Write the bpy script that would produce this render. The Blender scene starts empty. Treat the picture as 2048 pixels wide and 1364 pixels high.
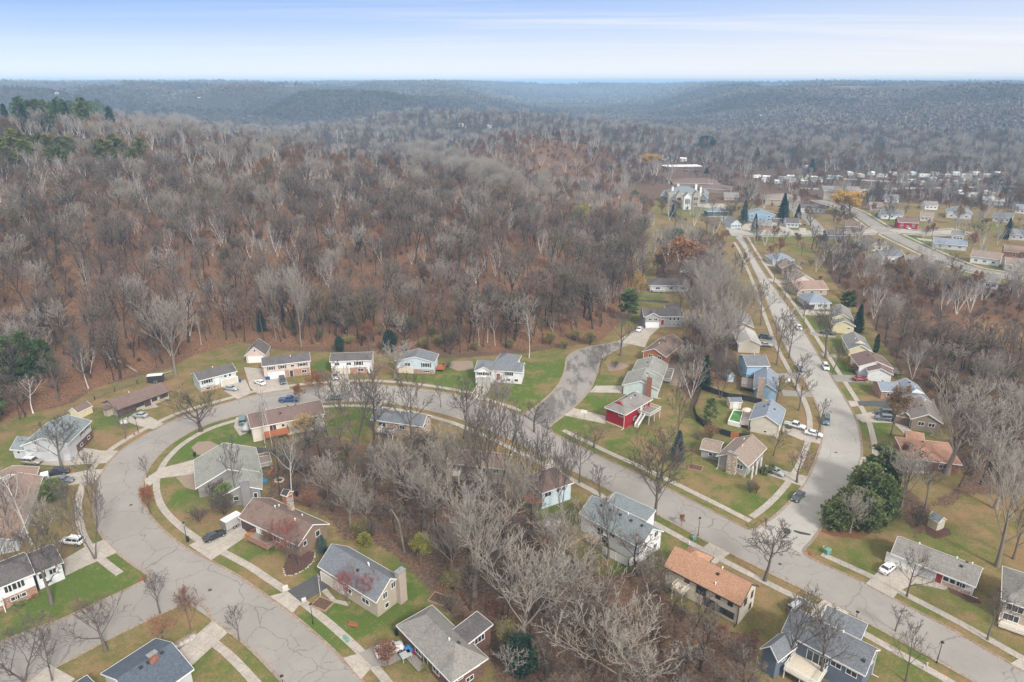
import bpy, math, random
import numpy as np
from mathutils import Matrix, Vector

SC = bpy.context.scene
COL = SC.collection
R = math.radians

# ---------------------------------------------------------------- camera
CAM_H, PITCH, FPX = 90.0, R(20.8), 24.0 / 36.0 * 2048
cam_d = bpy.data.cameras.new("camera")
cam = bpy.data.objects.new("camera", cam_d)
COL.objects.link(cam)
cam.location = (0, 0, CAM_H)
cam.rotation_euler = (R(90) - PITCH, 0, 0)
cam_d.sensor_width = 36
cam_d.lens = 24
cam_d.clip_start = 1
cam_d.clip_end = 60000
SC.camera = cam

# ---------------------------------------------------------------- world
SUN_EL, SUN_AZ = R(38), R(150)            # azimuth: clockwise from +Y
world = bpy.data.worlds.new("World")
SC.world = world
world.use_nodes = True
nt = world.node_tree
N = nt.nodes
for n in list(N):
    N.remove(n)
wo = N.new("ShaderNodeOutputWorld")
bg = N.new("ShaderNodeBackground")
sky = N.new("ShaderNodeTexSky")
sky.sky_type = 'NISHITA'
sky.sun_disc = False
sky.sun_elevation = SUN_EL
sky.sun_rotation = SUN_AZ
sky.air_density = 1.0
sky.dust_density = 1.6
sky.ozone_density = 2.0
tc = N.new("ShaderNodeTexCoord")
sep = N.new("ShaderNodeSeparateXYZ")
nt.links.new(tc.outputs["Generated"], sep.inputs[0])


def wmath(op, a, b=None, clamp=False):
    m = N.new("ShaderNodeMath")
    m.operation = op
    m.use_clamp = clamp
    for i, v in enumerate((a, b)):
        if v is None:
            continue
        if isinstance(v, (int, float)):
            m.inputs[i].default_value = v
        else:
            nt.links.new(v, m.inputs[i])
    return m.outputs[0]


def wramp(fac, stops):
    r = N.new("ShaderNodeValToRGB")
    el = r.color_ramp.elements
    el[0].position, el[0].color = stops[0][0], (*stops[0][1], 1)
    el[1].position, el[1].color = stops[-1][0], (*stops[-1][1], 1)
    for q, c in stops[1:-1]:
        el.new(q).color = (*c, 1)
    nt.links.new(fac, r.inputs[0])
    return r.outputs[0]


def wmix(fac, a, b, mode='MIX'):
    m = N.new("ShaderNodeMix")
    m.data_type = 'RGBA'
    m.blend_type = mode
    for s_, v in ((m.inputs[0], fac), (m.inputs[6], a), (m.inputs[7], b)):
        if isinstance(v, (int, float)):
            s_.default_value = v
        elif isinstance(v, tuple):
            s_.default_value = (*v, 1)
        else:
            nt.links.new(v, s_)
    return m.outputs[2]


# thin high cloud, drawn out in streaks, over a sky that pales towards the horizon
zpos = wmath('MAXIMUM', sep.outputs[2], 0.0)
zc = wmath('ADD', zpos, 0.03)
comb = N.new("ShaderNodeCombineXYZ")
nt.links.new(wmath('DIVIDE', sep.outputs[0], zc), comb.inputs[0])
nt.links.new(wmath('DIVIDE', sep.outputs[1], zc), comb.inputs[1])
mp = N.new("ShaderNodeMapping")
mp.inputs["Scale"].default_value = (0.16, 0.9, 1)
mp.inputs["Rotation"].default_value = (0, 0, R(5))
nt.links.new(comb.outputs[0], mp.inputs[0])
cn = N.new("ShaderNodeTexNoise")
cn.inputs["Scale"].default_value = 0.8
cn.inputs["Detail"].default_value = 8
cn.inputs["Roughness"].default_value = 0.6
cn.inputs["Distortion"].default_value = 0.5
nt.links.new(mp.outputs[0], cn.inputs["Vector"])
streak = wmath('MULTIPLY', wmath('SUBTRACT', cn.outputs["Fac"], 0.47), 5.0, True)
t_ = wmath('MULTIPLY', zpos, 9.0, True)
left = wramp(t_, [(0.0, (6.0, 6.0, 6.0)), (0.25, (4.5, 5.1, 5.8)), (0.65, (2.5, 3.6, 5.6)), (1.0, (1.3, 2.6, 5.5))])
right = wramp(t_, [(0.0, (6.8, 6.3, 5.8)), (0.20, (5.5, 5.4, 5.4)), (0.6, (4.0, 4.5, 5.5)), (1.0, (2.7, 3.6, 5.5))])
lr = wmath('ADD', wmath('MULTIPLY', sep.outputs[0], 0.95), 0.50, True)
lowsky = wmix(lr, left, right)
lowsky = wmix(wmath('MULTIPLY', streak, wmath('ADD', wmath('MULTIPLY', lr, 0.65), 0.12)), lowsky, (5.4, 5.4, 5.6))
dome = wmix(0.72, sky.outputs[0], (8.6, 7.9, 7.0))
hi = wmath('MULTIPLY', wmath('SUBTRACT', sep.outputs[2], 0.13), 5.0, True)
nt.links.new(wmix(hi, lowsky, dome), bg.inputs[0])
bg.inputs[1].default_value = 0.068
nt.links.new(bg.outputs[0], wo.inputs[0])

# ---------------------------------------------------------------- sun
sl = bpy.data.lights.new("sun", 'SUN')
sl.energy = 1.5
sl.angle = R(10)
sl.color = (1.0, 0.95, 0.88)
sun = bpy.data.objects.new("sun", sl)
COL.objects.link(sun)
sd = Vector((math.sin(SUN_AZ) * math.cos(SUN_EL), math.cos(SUN_AZ) * math.cos(SUN_EL), math.sin(SUN_EL)))
sun.rotation_euler = sd.to_track_quat('Z', 'Y').to_euler()
sun.location = (0, 0, 400)

SC.view_settings.view_transform = 'Standard'
SC.view_settings.look = 'None'
SC.view_settings.gamma = 1
SC.view_settings.exposure = 1.40
SC.cycles.use_denoising = True
SC.cycles.max_bounces = 4
SC.cycles.diffuse_bounces = 2
SC.cycles.glossy_bounces = 2
SC.cycles.transmission_bounces = 2
SC.cycles.volume_bounces = 0
SC.cycles.transparent_max_bounces = 8

# ---------------------------------------------------------------- terrain height
CP, SP = math.cos(PITCH), math.sin(PITCH)


def ray(px, py):
    u = (px - 1024) / FPX
    v = -(py - 682) / FPX
    return np.array((u, CP + v * SP, -SP + v * CP))


def W(px, py, z=0.0):
    """ground point (plane at height z) seen at this spot of the 2048 px photograph"""
    d = ray(px, py)
    t = (z - CAM_H) / d[2]
    return np.array((d[0] * t, d[1] * t))


FOOT_PX = [(-1500, 1250), (-500, 1010), (-150, 905), (60, 838), (150, 792), (340, 722), (480, 684), (560, 690), (640, 692),
           (760, 694), (900, 706), (1050, 698), (1200, 672), (1262, 600), (1288, 520), (1292, 450), (1278, 400),
           (1250, 372)]
FOOT = np.array([W(*p) for p in FOOT_PX])
HILLPOLY = np.vstack([FOOT, [[60, 2500], [-3000, 2500], [-3000, 0]]])


def seg_dist(x, y, poly, closed=False):
    d = np.full(x.shape, 1e9)
    n = len(poly)
    for i in range(n if closed else n - 1):
        ax, ay = poly[i]
        bx, by = poly[(i + 1) % n]
        vx, vy = bx - ax, by - ay
        L2 = vx * vx + vy * vy + 1e-9
        t = np.clip(((x - ax) * vx + (y - ay) * vy) / L2, 0, 1)
        d = np.minimum(d, np.hypot(x - ax - t * vx, y - ay - t * vy))
    return d


def inside(x, y, poly):
    c = np.zeros(x.shape, bool)
    n = len(poly)
    for i in range(n):
        ax, ay = poly[i]
        bx, by = poly[(i + 1) % n]
        if ay == by:
            continue
        k = ((ay > y) != (by > y)) & (x < (bx - ax) * (y - ay) / (by - ay) + ax)
        c ^= k
    return c


def sdist(x, y, poly):
    """positive inside"""
    d = seg_dist(x, y, poly, True)
    return np.where(inside(x, y, poly), d, -d)


def sstep(a, b, v):
    t = np.clip((v - a) / (b - a), 0, 1)
    return t * t * (3 - 2 * t)


_rs = np.random.RandomState(7)
_GR = _rs.rand(256, 256)


def vnoise(x, y):
    xi = np.floor(x).astype(int)
    yi = np.floor(y).astype(int)
    fx, fy = x - xi, y - yi
    fx = fx * fx * (3 - 2 * fx)
    fy = fy * fy * (3 - 2 * fy)
    g = lambda i, j: _GR[i & 255, j & 255]
    return (g(xi, yi) * (1 - fx) + g(xi + 1, yi) * fx) * (1 - fy) + (g(xi, yi + 1) * (1 - fx) + g(xi + 1, yi + 1) * fx) * fy


def fbm(x, y, s, o=4):
    v, a, t = 0, 1.0, 0
    for k in range(o):
        v = v + a * (vnoise(x / s + 17.3 * k, y / s - 9.1 * k) - 0.5)
        t += a
        s /= 2.03
        a *= 0.5
    return v / t * 2


def H(x, y):
    x = np.asarray(x, float)
    y = np.asarray(y, float)
    D = np.hypot(x, y)
    ins = inside(x, y, HILLPOLY)
    d = np.where(ins, seg_dist(x, y, FOOT), 0.0)
    prof = np.interp(d, [0, 20, 60, 110, 180, 280, 420], [0, 4, 18, 32, 43, 48, 49])
    prof = prof * (1 + 0.22 * fbm(x, y, 110, 3) * sstep(30, 120, d))
    prof = prof * (0.58 + 0.42 * sstep(-40, -300, x))
    y0 = 470 + 0.45 * np.clip(-x - 60, 0, 320)
    back = 1 - sstep(y0, y0 + 230, y) * 0.93
    h = prof * back
    # hills behind the first ridge
    for (gx, gy, gh, sx, sy) in ((25, 760, 32, 120, 90), (-230, 1020, 20, 150, 110), (190, 1050, 18, 90, 100),
                                 (-560, 1000, 40, 200, 160), (-60, 1230, 36, 230, 120)):
        g = gh * np.exp(-((x - gx) / sx) ** 2 - ((y - gy) / sy) ** 2) * (1 + 0.25 * fbm(x + 50, y, 90, 2))
        h = np.maximum(h, g)
    # far plateau, cut by a valley that runs away from the camera
    near0 = np.where(x < 0.13 * y, 1250, 1080)
    near1 = np.where(x < 0.13 * y, 1900, 2350)
    pl = 77 * sstep(near0, near1, D + 160 * fbm(x, y, 600, 3))
    vx = x - (0.115 * y + 60 * np.sin(y / 700.0))
    vw = 90 + 0.05 * y
    pl = pl * (1 - (1 - sstep(vw * 0.5, vw * 2.6, np.abs(vx) + 60 * fbm(x, y, 260, 2))) * (1 - 0.9 * sstep(3600, 5200, y)))
    pl = pl + (6 * fbm(x, y, 500, 3) - 3 + 10 * fbm(x + 900, y, 260, 3)) * sstep(1200, 2000, D) * (1 - 0.6 * sstep(3000, 6000, D))
    rid = np.abs(fbm(x + 300, y - 700, 620, 3))
    pl = np.where(D > 1150, pl - 34 * sstep(1250, 1700, D) * (1 - sstep(2300, 3800, D)) * (1 - sstep(0.0, 0.16, rid)) * (pl > 8), pl)
    return np.where(D > 1000, np.maximum(h, pl), h)


def G(px, py):
    """first hit of the pixel's ray with the terrain"""
    d = ray(px, py)
    t = np.concatenate([np.arange(60, 1400, 2.0), np.arange(1400, 6000, 10.0)])
    x, y, z = d[0] * t, d[1] * t, CAM_H + d[2] * t
    hit = np.nonzero(z <= H(x, y) + 0.001)[0]
    i = hit[0] if len(hit) else -1
    return float(x[i]), float(y[i]), float(H(x[i:i + 1] if i >= 0 else x[-1:], y[i:i + 1] if i >= 0 else y[-1:])[0])


# ---------------------------------------------------------------- object helpers
def link(o, parent=None):
    COL.objects.link(o)
    if parent is not None:
        o.parent = parent
    return o


def tag(o, label=None, cat=None, group=None, kind=None):
    if label:
        o["label"] = label
    if cat:
        o["category"] = cat
    if group:
        o["group"] = group
    if kind:
        o["kind"] = kind
    return o


def empty(name, x, y, z=0.0, rz=0.0):
    o = bpy.data.objects.new(name, None)
    o.empty_display_size = 0.5
    link(o)
    o.location = (x, y, z)
    o.rotation_euler = (0, 0, rz)
    return o


def copy_tree(o, parent=None):
    c = o.copy()
    COL.objects.link(c)
    c.parent = parent
    for ch in o.children:
        copy_tree(ch, c)
    return c


def add_mesh(name, verts, faces, mat, parent=None, smooth=False, world_xf=None):
    """verts in world coordinates when world_xf = (x, y, z, rz) of the parent"""
    me = bpy.data.meshes.new(name)
    v = np.asarray(verts, float).reshape(-1, 3)
    if world_xf is not None:
        x0, y0, z0, rz = world_xf
        c, s = math.cos(-rz), math.sin(-rz)
        q = v - np.array((x0, y0, z0))
        v = np.stack([q[:, 0] * c - q[:, 1] * s, q[:, 0] * s + q[:, 1] * c, q[:, 2]], 1)
    me.from_pydata([tuple(p) for p in v], [], faces)
    if mat is not None:
        me.materials.append(mat)
    if smooth:
        me.polygons.foreach_set("use_smooth", [True] * len(me.polygons))
    me.update()
    o = bpy.data.objects.new(name, me)
    link(o, parent)
    return o


def np_mesh(name, verts, quads=None, tris=None, mat=None, smooth=False):
    me = bpy.data.meshes.new(name)
    nq = 0 if quads is None else len(quads)
    ntr = 0 if tris is None else len(tris)
    me.vertices.add(len(verts))
    me.vertices.foreach_set("co", np.asarray(verts, np.float32).ravel())
    loops = []
    if nq:
        loops.append(np.asarray(quads, np.int32).ravel())
    if ntr:
        loops.append(np.asarray(tris, np.int32).ravel())
    lp = np.concatenate(loops)
    me.loops.add(len(lp))
    me.loops.foreach_set("vertex_index", lp)
    me.polygons.add(nq + ntr)
    st = np.concatenate([np.arange(nq) * 4, nq * 4 + np.arange(ntr) * 3]).astype(np.int32)
    me.polygons.foreach_set("loop_start", st)
    try:
        me.polygons.foreach_set("loop_total", np.concatenate([np.full(nq, 4), np.full(ntr, 3)]).astype(np.int32))
    except Exception:
        pass
    if smooth:
        me.polygons.foreach_set("use_smooth", np.ones(nq + ntr, bool))
    me.update(calc_edges=True)
    if mat is not None:
        me.materials.append(mat)
    return me


class MB:
    """collects boxes, bars and prisms; build() links them as one mesh"""

    def __init__(s):
        s.v = []
        s.f = []

    def poly(s, pts):
        b = len(s.v)
        s.v += [tuple(p) for p in pts]
        s.f.append(tuple(range(b, b + len(pts))))

    def hexa(s, p):
        """8 points: 4 bottom (ccw), 4 top"""
        b = len(s.v)
        s.v += [tuple(q) for q in p]
        for f in ((3, 2, 1, 0), (4, 5, 6, 7), (0, 1, 5, 4), (1, 2, 6, 5), (2, 3, 7, 6), (3, 0, 4, 7)):
            s.f.append(tuple(b + i for i in f))
        return s

    def box(s, x0, x1, y0, y1, z0, z1):
        return s.hexa([(x0, y0, z0), (x1, y0, z0), (x1, y1, z0), (x0, y1, z0),
                       (x0, y0, z1), (x1, y0, z1), (x1, y1, z1), (x0, y1, z1)])

    def tube(s, p0, p1, r0, r1=None, n=6, caps=True):
        r1 = r0 if r1 is None else r1
        a = Vector(p1) - Vector(p0)
        if a.length < 1e-6:
            return s
        a.normalize()
        u = a.orthogonal().normalized()
        w = a.cross(u)
        b = len(s.v)
        for p, r in ((p0, r0), (p1, r1)):
            for k in range(n):
                t = 2 * math.pi * k / n
                s.v.append(tuple(Vector(p) + u * (r * math.cos(t)) + w * (r * math.sin(t))))
        for k in range(n):
            s.f.append((b + k, b + (k + 1) % n, b + n + (k + 1) % n, b + n + k))
        if caps:
            s.f.append(tuple(b + k for k in reversed(range(n))))
            s.f.append(tuple(b + n + k for k in range(n)))
        return s

    def lathe(s, prof, n=12, c=(0, 0)):
        b = len(s.v)
        for r, z in prof:
            for k in range(n):
                t = 2 * math.pi * k / n
                s.v.append((c[0] + r * math.cos(t), c[1] + r * math.sin(t), z))
        for i in range(len(prof) - 1):
            for k in range(n):
                s.f.append((b + i * n + k, b + i * n + (k + 1) % n, b + (i + 1) * n + (k + 1) % n, b + (i + 1) * n + k))
        s.f.append(tuple(b + k for k in reversed(range(n))))
        s.f.append(tuple(b + (len(prof) - 1) * n + k for k in range(n)))
        return s

    def build(s, name, mat, parent=None, xf=None, smooth=False):
        return add_mesh(name, s.v, s.f, mat, parent, smooth, xf)


# ---------------------------------------------------------------- materials
MATS = {}


def lin(c):
    return tuple(((v / 255) / 12.92 if v <= 10 else ((v / 255 + 0.055) / 1.055) ** 2.4) for v in c)


class NT:
    def __init__(s, name):
        s.m = bpy.data.materials.new(name)
        s.m.use_nodes = True
        s.t = s.m.node_tree
        s.b = s.t.nodes["Principled BSDF"]
        s.b.inputs["Roughness"].default_value = 0.9
        s.b.inputs["Specular IOR Level"].default_value = 0.25

    def n(s, kind, **kw):
        nd = s.t.nodes.new(kind)
        for k, v in kw.items():
            setattr(nd, k, v)
        return nd

    def l(s, a, b):
        s.t.links.new(a, b)

    def setv(s, sock, v):
        if isinstance(v, (int, float)):
            sock.default_value = v
        elif isinstance(v, tuple):
            sock.default_value = v if len(v) == 4 or len(sock.default_value) == 3 else (*v, 1)
        else:
            s.l(v, sock)

    def co(s, kind="Object"):
        return s.n("ShaderNodeTexCoord").outputs[kind]

    def noise(s, scale, detail=3, rough=0.6, vec=None, dist=0.0):
        nd = s.n("ShaderNodeTexNoise")
        nd.inputs["Scale"].default_value = scale
        nd.inputs["Detail"].default_value = detail
        nd.inputs["Roughness"].default_value = rough
        nd.inputs["Distortion"].default_value = dist
        s.l(vec if vec is not None else s.co(), nd.inputs["Vector"])
        return nd.outputs["Fac"]

    def mapv(s, vec, scale=(1, 1, 1), rot=(0, 0, 0), loc=(0, 0, 0)):
        m = s.n("ShaderNodeMapping")
        s.l(vec, m.inputs[0])
        m.inputs["Scale"].default_value = scale
        m.inputs["Rotation"].default_value = rot
        m.inputs["Location"].default_value = loc
        return m.outputs[0]

    def ramp(s, fac, stops, interp='LINEAR'):
        r = s.n("ShaderNodeValToRGB")
        r.color_ramp.interpolation = interp
        el = r.color_ramp.elements
        while len(el) > 1:
            el.remove(el[-1])
        el[0].position = stops[0][0]
        c = stops[0][1]
        el[0].color = (*c, 1) if isinstance(c, tuple) else (c, c, c, 1)
        for p, c in stops[1:]:
            e = el.new(p)
            e.color = (*c, 1) if isinstance(c, tuple) else (c, c, c, 1)
        s.l(fac, r.inputs[0])
        return r.outputs[0]

    def mix(s, fac, a, b, mode='MIX'):
        m = s.n("ShaderNodeMix", data_type='RGBA', blend_type=mode)
        s.setv(m.inputs[0], fac)
        s.setv(m.inputs[6], a)
        s.setv(m.inputs[7], b)
        return m.outputs[2]

    def math(s, op, a, b=None, clamp=False):
        m = s.n("ShaderNodeMath", operation=op, use_clamp=clamp)
        s.setv(m.inputs[0], a)
        if b is not None:
            s.setv(m.inputs[1], b)
        return m.outputs[0]

    def bump(s, h, strength=0.3, dist=0.05):
        b = s.n("ShaderNodeBump")
        b.inputs["Strength"].default_value = strength
        b.inputs["Distance"].default_value = dist
        s.l(h, b.inputs["Height"])
        s.l(b.outputs[0], s.b.inputs["Normal"])

    def done(s, col, rough=None, metal=None):
        s.setv(s.b.inputs["Base Color"], col)
        if rough is not None:
            s.setv(s.b.inputs["Roughness"], rough)
        if metal is not None:
            s.b.inputs["Metallic"].default_value = metal
        return s.m


def vary(k, c, amp=0.12, scale=3.0):
    """base colour with a little dirt"""
    nz = k.noise(scale, 4)
    lo = tuple(v * (1 - amp) for v in c)
    hi = tuple(min(1, v * (1 + amp)) for v in c)
    return k.ramp(nz, [(0.3, lo), (0.7, hi)])


def plain(name, c, rough=0.7, amp=0.10, scale=3.0, metal=0.0):
    key = (name, c)
    if key not in MATS:
        k = NT(name)
        MATS[key] = k.done(vary(k, c, amp, scale), rough, metal)
    return MATS[key]


def shingle(c, stain=0.5, name="roof_shingles"):
    key = (name, c, stain)
    if key in MATS:
        return MATS[key]
    k = NT(name)
    o = k.co()
    br = k.n("ShaderNodeTexVoronoi", feature='F1')
    k.l(k.mapv(o, (5.2, 5.2, 9)), br.inputs["Vector"])
    br.inputs["Scale"].default_value = 1.0
    tab = k.n("ShaderNodeSeparateColor")
    k.l(br.outputs["Color"], tab.inputs[0])
    base = k.ramp(tab.outputs[0], [(0.0, tuple(v * 0.80 for v in c)), (0.5, c), (1.0, tuple(min(1, v * 1.22) for v in c))])
    big = k.noise(0.35, 4, 0.6)
    st = k.ramp(big, [(0.48, 0.0), (0.68, 1.0)])
    fine = k.noise(1.8, 4, 0.7)
    st2 = k.math('MULTIPLY', st, k.ramp(fine, [(0.35, 0.0), (0.6, 1.0)]))
    col = k.mix(k.math('MULTIPLY', st2, stain), base, tuple(v * 0.42 for v in c))
    MATS[key] = k.done(col, 0.95)
    return MATS[key]


def siding(c, name="wall_siding", pitch=0.24, vert=False):
    key = (name, c, pitch, vert)
    if key in MATS:
        return MATS[key]
    k = NT(name)
    o = k.co()
    sp = k.n("ShaderNodeSeparateXYZ")
    k.l(o, sp.inputs[0])
    zz = k.math('ADD', sp.outputs[0], sp.outputs[1]) if vert else sp.outputs[2]
    fr = k.math('FRACT', k.math('DIVIDE', zz, pitch))
    line = k.ramp(fr, [(0.0, 0.80), (0.12, 1.0), (1.0, 0.97)])
    col = k.mix(1.0, vary(k, c, 0.08, 0.8), line, 'MULTIPLY')
    MATS[key] = k.done(col, 0.7)
    return MATS[key]


def brick(c, name="wall_brick", scale=1.0):
    key = (name, c, scale)
    if key in MATS:
        return MATS[key]
    k = NT(name)
    o = k.co()
    v = k.n("ShaderNodeTexVoronoi", feature='F1')
    k.l(k.mapv(o, (4 * scale, 4 * scale, 10 * scale)), v.inputs["Vector"])
    v.inputs["Scale"].default_value = 1
    t = k.n("ShaderNodeSeparateColor")
    k.l(v.outputs["Color"], t.inputs[0])
    col = k.ramp(t.outputs[0], [(0.0, tuple(x * 0.6 for x in c)), (0.6, c), (1.0, tuple(min(1, x * 1.5) for x in c))])
    MATS[key] = k.done(col, 0.9)
    return MATS[key]


def glass_dark():
    if "glass" not in MATS:
        k = NT("window_glass")
        MATS["glass"] = k.done(vary(k, (0.035, 0.042, 0.05), 0.5, 0.7), 0.12)
        k.b.inputs["Specular IOR Level"].default_value = 0.6
    return MATS["glass"]


def paint(name, c, rough=0.35, metal=0.0, coat=0.6):
    key = (name, c)
    if key not in MATS:
        k = NT(name)
        MATS[key] = k.done(vary(k, c, 0.05, 1.5), rough, metal)
        k.b.inputs["Coat Weight"].default_value = coat
        k.b.inputs["Coat Roughness"].default_value = 0.15
        k.b.inputs["Specular IOR Level"].default_value = 0.5
    return MATS[key]


WHITE = plain("white_paint", (0.74, 0.74, 0.72), 0.6, 0.06)
RUBBER = plain("tyre_rubber", (0.025, 0.025, 0.026), 0.9)
METAL = plain("grey_metal", (0.33, 0.34, 0.35), 0.45, 0.1, metal=0.6)
DARK = plain("dark_paint", (0.04, 0.04, 0.042), 0.6)
# ================================================================ ground
def axis(lo_far, lo, hi, hi_far, step, g=1.09):
    a = list(np.arange(lo, hi + 0.01, step))
    s, v = step, a[-1]
    while v < hi_far:
        s = min(s * g, 260)
        v += s
        a.append(v)
    s, v = step, a[0]
    b = []
    while v > lo_far:
        s = min(s * g, 260)
        v -= s
        b.append(v)
    return np.array(b[::-1] + a)


def PX(pts):
    return np.array([W(*p) for p in pts])


W_CENTER = PX([(530, 1000), (545, 950), (600, 900), (640, 868), (690, 880), (760, 895), (830, 905), (900, 935), (1000, 965),
               (1040, 1015), (1100, 1045), (1140, 1115), (1210, 1155), (1290, 1135), (1330, 1190), (1400, 1242), (1480, 1268),
               (1530, 1250), (1500, 1330), (1510, 1420), (1480, 1600), (960, 1600), (1000, 1400), (975, 1290), (880, 1215), (840, 1160), (790, 1112),
               (740, 1080), (690, 1085), (660, 1040), (600, 1008)])
W_STRIP = PX([(1385, 800), (1400, 770), (1478, 770), (1475, 720), (1440, 650), (1470, 600), (1440, 520), (1440, 478),
              (1330, 478), (1310, 560), (1375, 560), (1385, 660), (1340, 720), (1345, 760), (1372, 790)])
W_RIGHT = PX([(1612, 488), (1645, 530), (1672, 570), (1695, 600), (1740, 640), (1785, 720), (1850, 790), (1905, 850), (1900, 905), (1930, 950),
              (1900, 985), (1850, 1010), (1800, 960), (1790, 1000), (1830, 1075), (1850, 1060), (1860, 1015), (1905, 1010),
              (1925, 990), (2048, 985), (2500, 1010), (2700, 640), (2048, 578), (1900, 553), (1800, 540), (1740, 512), (1690, 505), (1650, 515)])
HOOD = PX([(-1200, 1600), (-900, 1150), (-150, 925), (0, 845), (60, 828), (140, 806), (190, 775), (340, 735), (380, 712), (480, 683),
           (560, 700), (760, 706), (900, 716), (1050, 705), (1200, 682), (1262, 615), (1288, 530), (1292, 455), (1300, 400),
           (1440, 405), (1560, 405), (1700, 415), (1800, 405), (2048, 420), (2600, 470), (3000, 1600), (1500, 4000), (500, 4000)])
FIELDS = [PX([(1475, 472), (1700, 472), (1690, 500), (1640, 505), (1590, 510), (1500, 505)]),]
MEADOW = PX([(1950, 640), (2200, 690), (2200, 720), (2020, 690), (1940, 660)])

gx = axis(-16000, -300, 330, 16000, 2.5)
gy = axis(-300, 20, 620, 15000, 2.5)
XX, YY = np.meshgrid(gx, gy)
ZZ = H(XX, YY)
nx, ny = len(gx), len(gy)
fx, fy = XX.ravel(), YY.ravel()
idx = np.arange(nx * ny).reshape(ny, nx)
quads = np.stack([idx[:-1, :-1], idx[:-1, 1:], idx[1:, 1:], idx[1:, :-1]], -1).reshape(-1, 4)
hood = sdist(fx, fy, HOOD)
grass = sstep(-2, 3, hood)
for wp in (W_CENTER, W_STRIP, W_RIGHT):
    grass = np.minimum(grass, 1 - sstep(-3, 3, sdist(fx, fy, wp)))
grass = np.where(np.hypot(fx, fy) > 800, 0, grass)
LUSH = [(1100, 770, 16, 1), (960, 755, 8, 1), (890, 745, 9, 1), (640, 735, 5, 1), (700, 835, 7, .9), (440, 880, 9, .8), (395, 890, 8, .8),
        (150, 1190, 9, 1.0), (195, 1175, 7, .9), (235, 835, 6, .7), (150, 760, 0, 0), (360, 985, 6, .7), (560, 1085, 6, .5), (480, 1115, 6, .5), (700, 1215, 8, .9),
        (660, 1250, 5, .9), (840, 1190, 8, .9), (650, 1180, 6, .6), (440, 1320, 9, .6), (1180, 800, 6, .9), (1150, 850, 7, .8), (1240, 880, 9, .6),
        (1450, 980, 12, .5), (1540, 990, 8, .6), (1380, 900, 12, .35), (1320, 1075, 9, .6), (1260, 1110, 8, .6), (1860, 1080, 8, .4), (1300, 960, 10, .3),
        (1690, 740, 8, .7), (1700, 780, 8, .4), (1650, 650, 9, .7), (1640, 610, 8, .6), (1605, 500, 8, .4), (1700, 690, 8, .7), (1760, 850, 8, .7), (1440, 830, 10, .4),
        (1285, 640, 6, .5), (1545, 462, 20, .8), (1600, 466, 16, .6), (1290, 395, 22, 1.2), (1385, 422, 16, .7), (1715, 430, 12, .5), (1780, 440, 12, .8), (1900, 400, 10, .3),
        (1840, 478, 14, .7), (1870, 495, 10, .6), (1960, 540, 12, .5), (1990, 455, 12, .5), (1750, 1150, 8, .4), (1880, 1240, 9, .35), (1700, 1290, 9, .5), (1790, 1300, 9, .45),
        (90, 850, 10, .35), (60, 900, 8, .5), (550, 1005, 5, .4), (470, 715, 6, .5), (1100, 1015, 6, .5), (400, 1255, 5, .3), (1405, 540, 8, .5), (1300, 600, 8, .5)]
lush = np.zeros(fx.shape)
for (a, b, r, s) in LUSH:
    if r:
        q = W(a, b)
        lush = np.maximum(lush, s * np.exp(-((fx - q[0]) ** 2 + ((fy - q[1]) / 1.2) ** 2) / (r * r * 1.7)))
red = np.exp(-np.maximum(0, 60 - seg_dist(fx, fy, FOOT)) / 40) * 0
ins_h = inside(fx, fy, HILLPOLY)
df = seg_dist(fx, fy, FOOT)
red = np.where(ins_h, 0.30 + 0.7 * (1 - sstep(50, 380, df)), 0.25)
for (a, b, r) in ((1290, 640, 30), (1180, 640, 40), (430, 650, 60), (1360, 740, 14), (1430, 755, 10), (2000, 650, 40), (1500, 490, 30), (1650, 1060, 7), (1450, 760, 8), (1260, 690, 5)):
    q = W(a, b)
    red = np.maximum(red, 0.9 * np.exp(-((fx - q[0]) ** 2 + (fy - q[1]) ** 2) / (r * r)))
sand = np.maximum(sstep(-6, 4, sdist(fx, fy, MEADOW)), 0)
far = sstep(500, 1300, np.hypot(fx, fy))

k = NT("ground_cover")
o = k.co()
at = lambda n_: k.n("ShaderNodeAttribute", attribute_name=n_).outputs["Fac"]
n1 = k.noise(0.06, 5, 0.6)
n2 = k.noise(0.9, 5, 0.7)
n3 = k.noise(6.0, 3, 0.7)
n4 = k.noise(0.22, 5, 0.65)
straw = k.mix(k.ramp(n4, [(0.35, 0.0), (0.62, 1.0)]), (0.300, 0.225, 0.108), (0.185, 0.165, 0.058))
straw = k.mix(k.ramp(n2, [(0.42, 0.0), (0.70, 0.7)]), straw, (0.200, 0.125, 0.068))
green = k.mix(n2, (0.060, 0.125, 0.020), (0.125, 0.190, 0.036))
gmix = k.math('MULTIPLY', k.math('ADD', at("lush"), k.math('MULTIPLY', k.math('SUBTRACT', n4, 0.5), 1.2)), 1.6, True)
lawn = k.mix(gmix, straw, green)
lawn = k.mix(k.ramp(k.noise(3.2, 4, 0.8), [(0.40, 0.55), (0.62, 0.0)]), lawn, (0.075, 0.062, 0.030))
lawn = k.mix(k.ramp(k.noise(0.35, 5, 0.75), [(0.56, 0.0), (0.70, 0.6)]), lawn, (0.27, 0.215, 0.12))
spk = k.n("ShaderNodeTexVoronoi", feature='F1')
spk.inputs["Scale"].default_value = 1.3
k.l(o, spk.inputs["Vector"])
leaf = k.math('MULTIPLY', k.ramp(spk.outputs["Distance"], [(0.10, 1.0), (0.22, 0.0)]), k.ramp(n1, [(0.40, 0.0), (0.62, 0.8)]))
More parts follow.
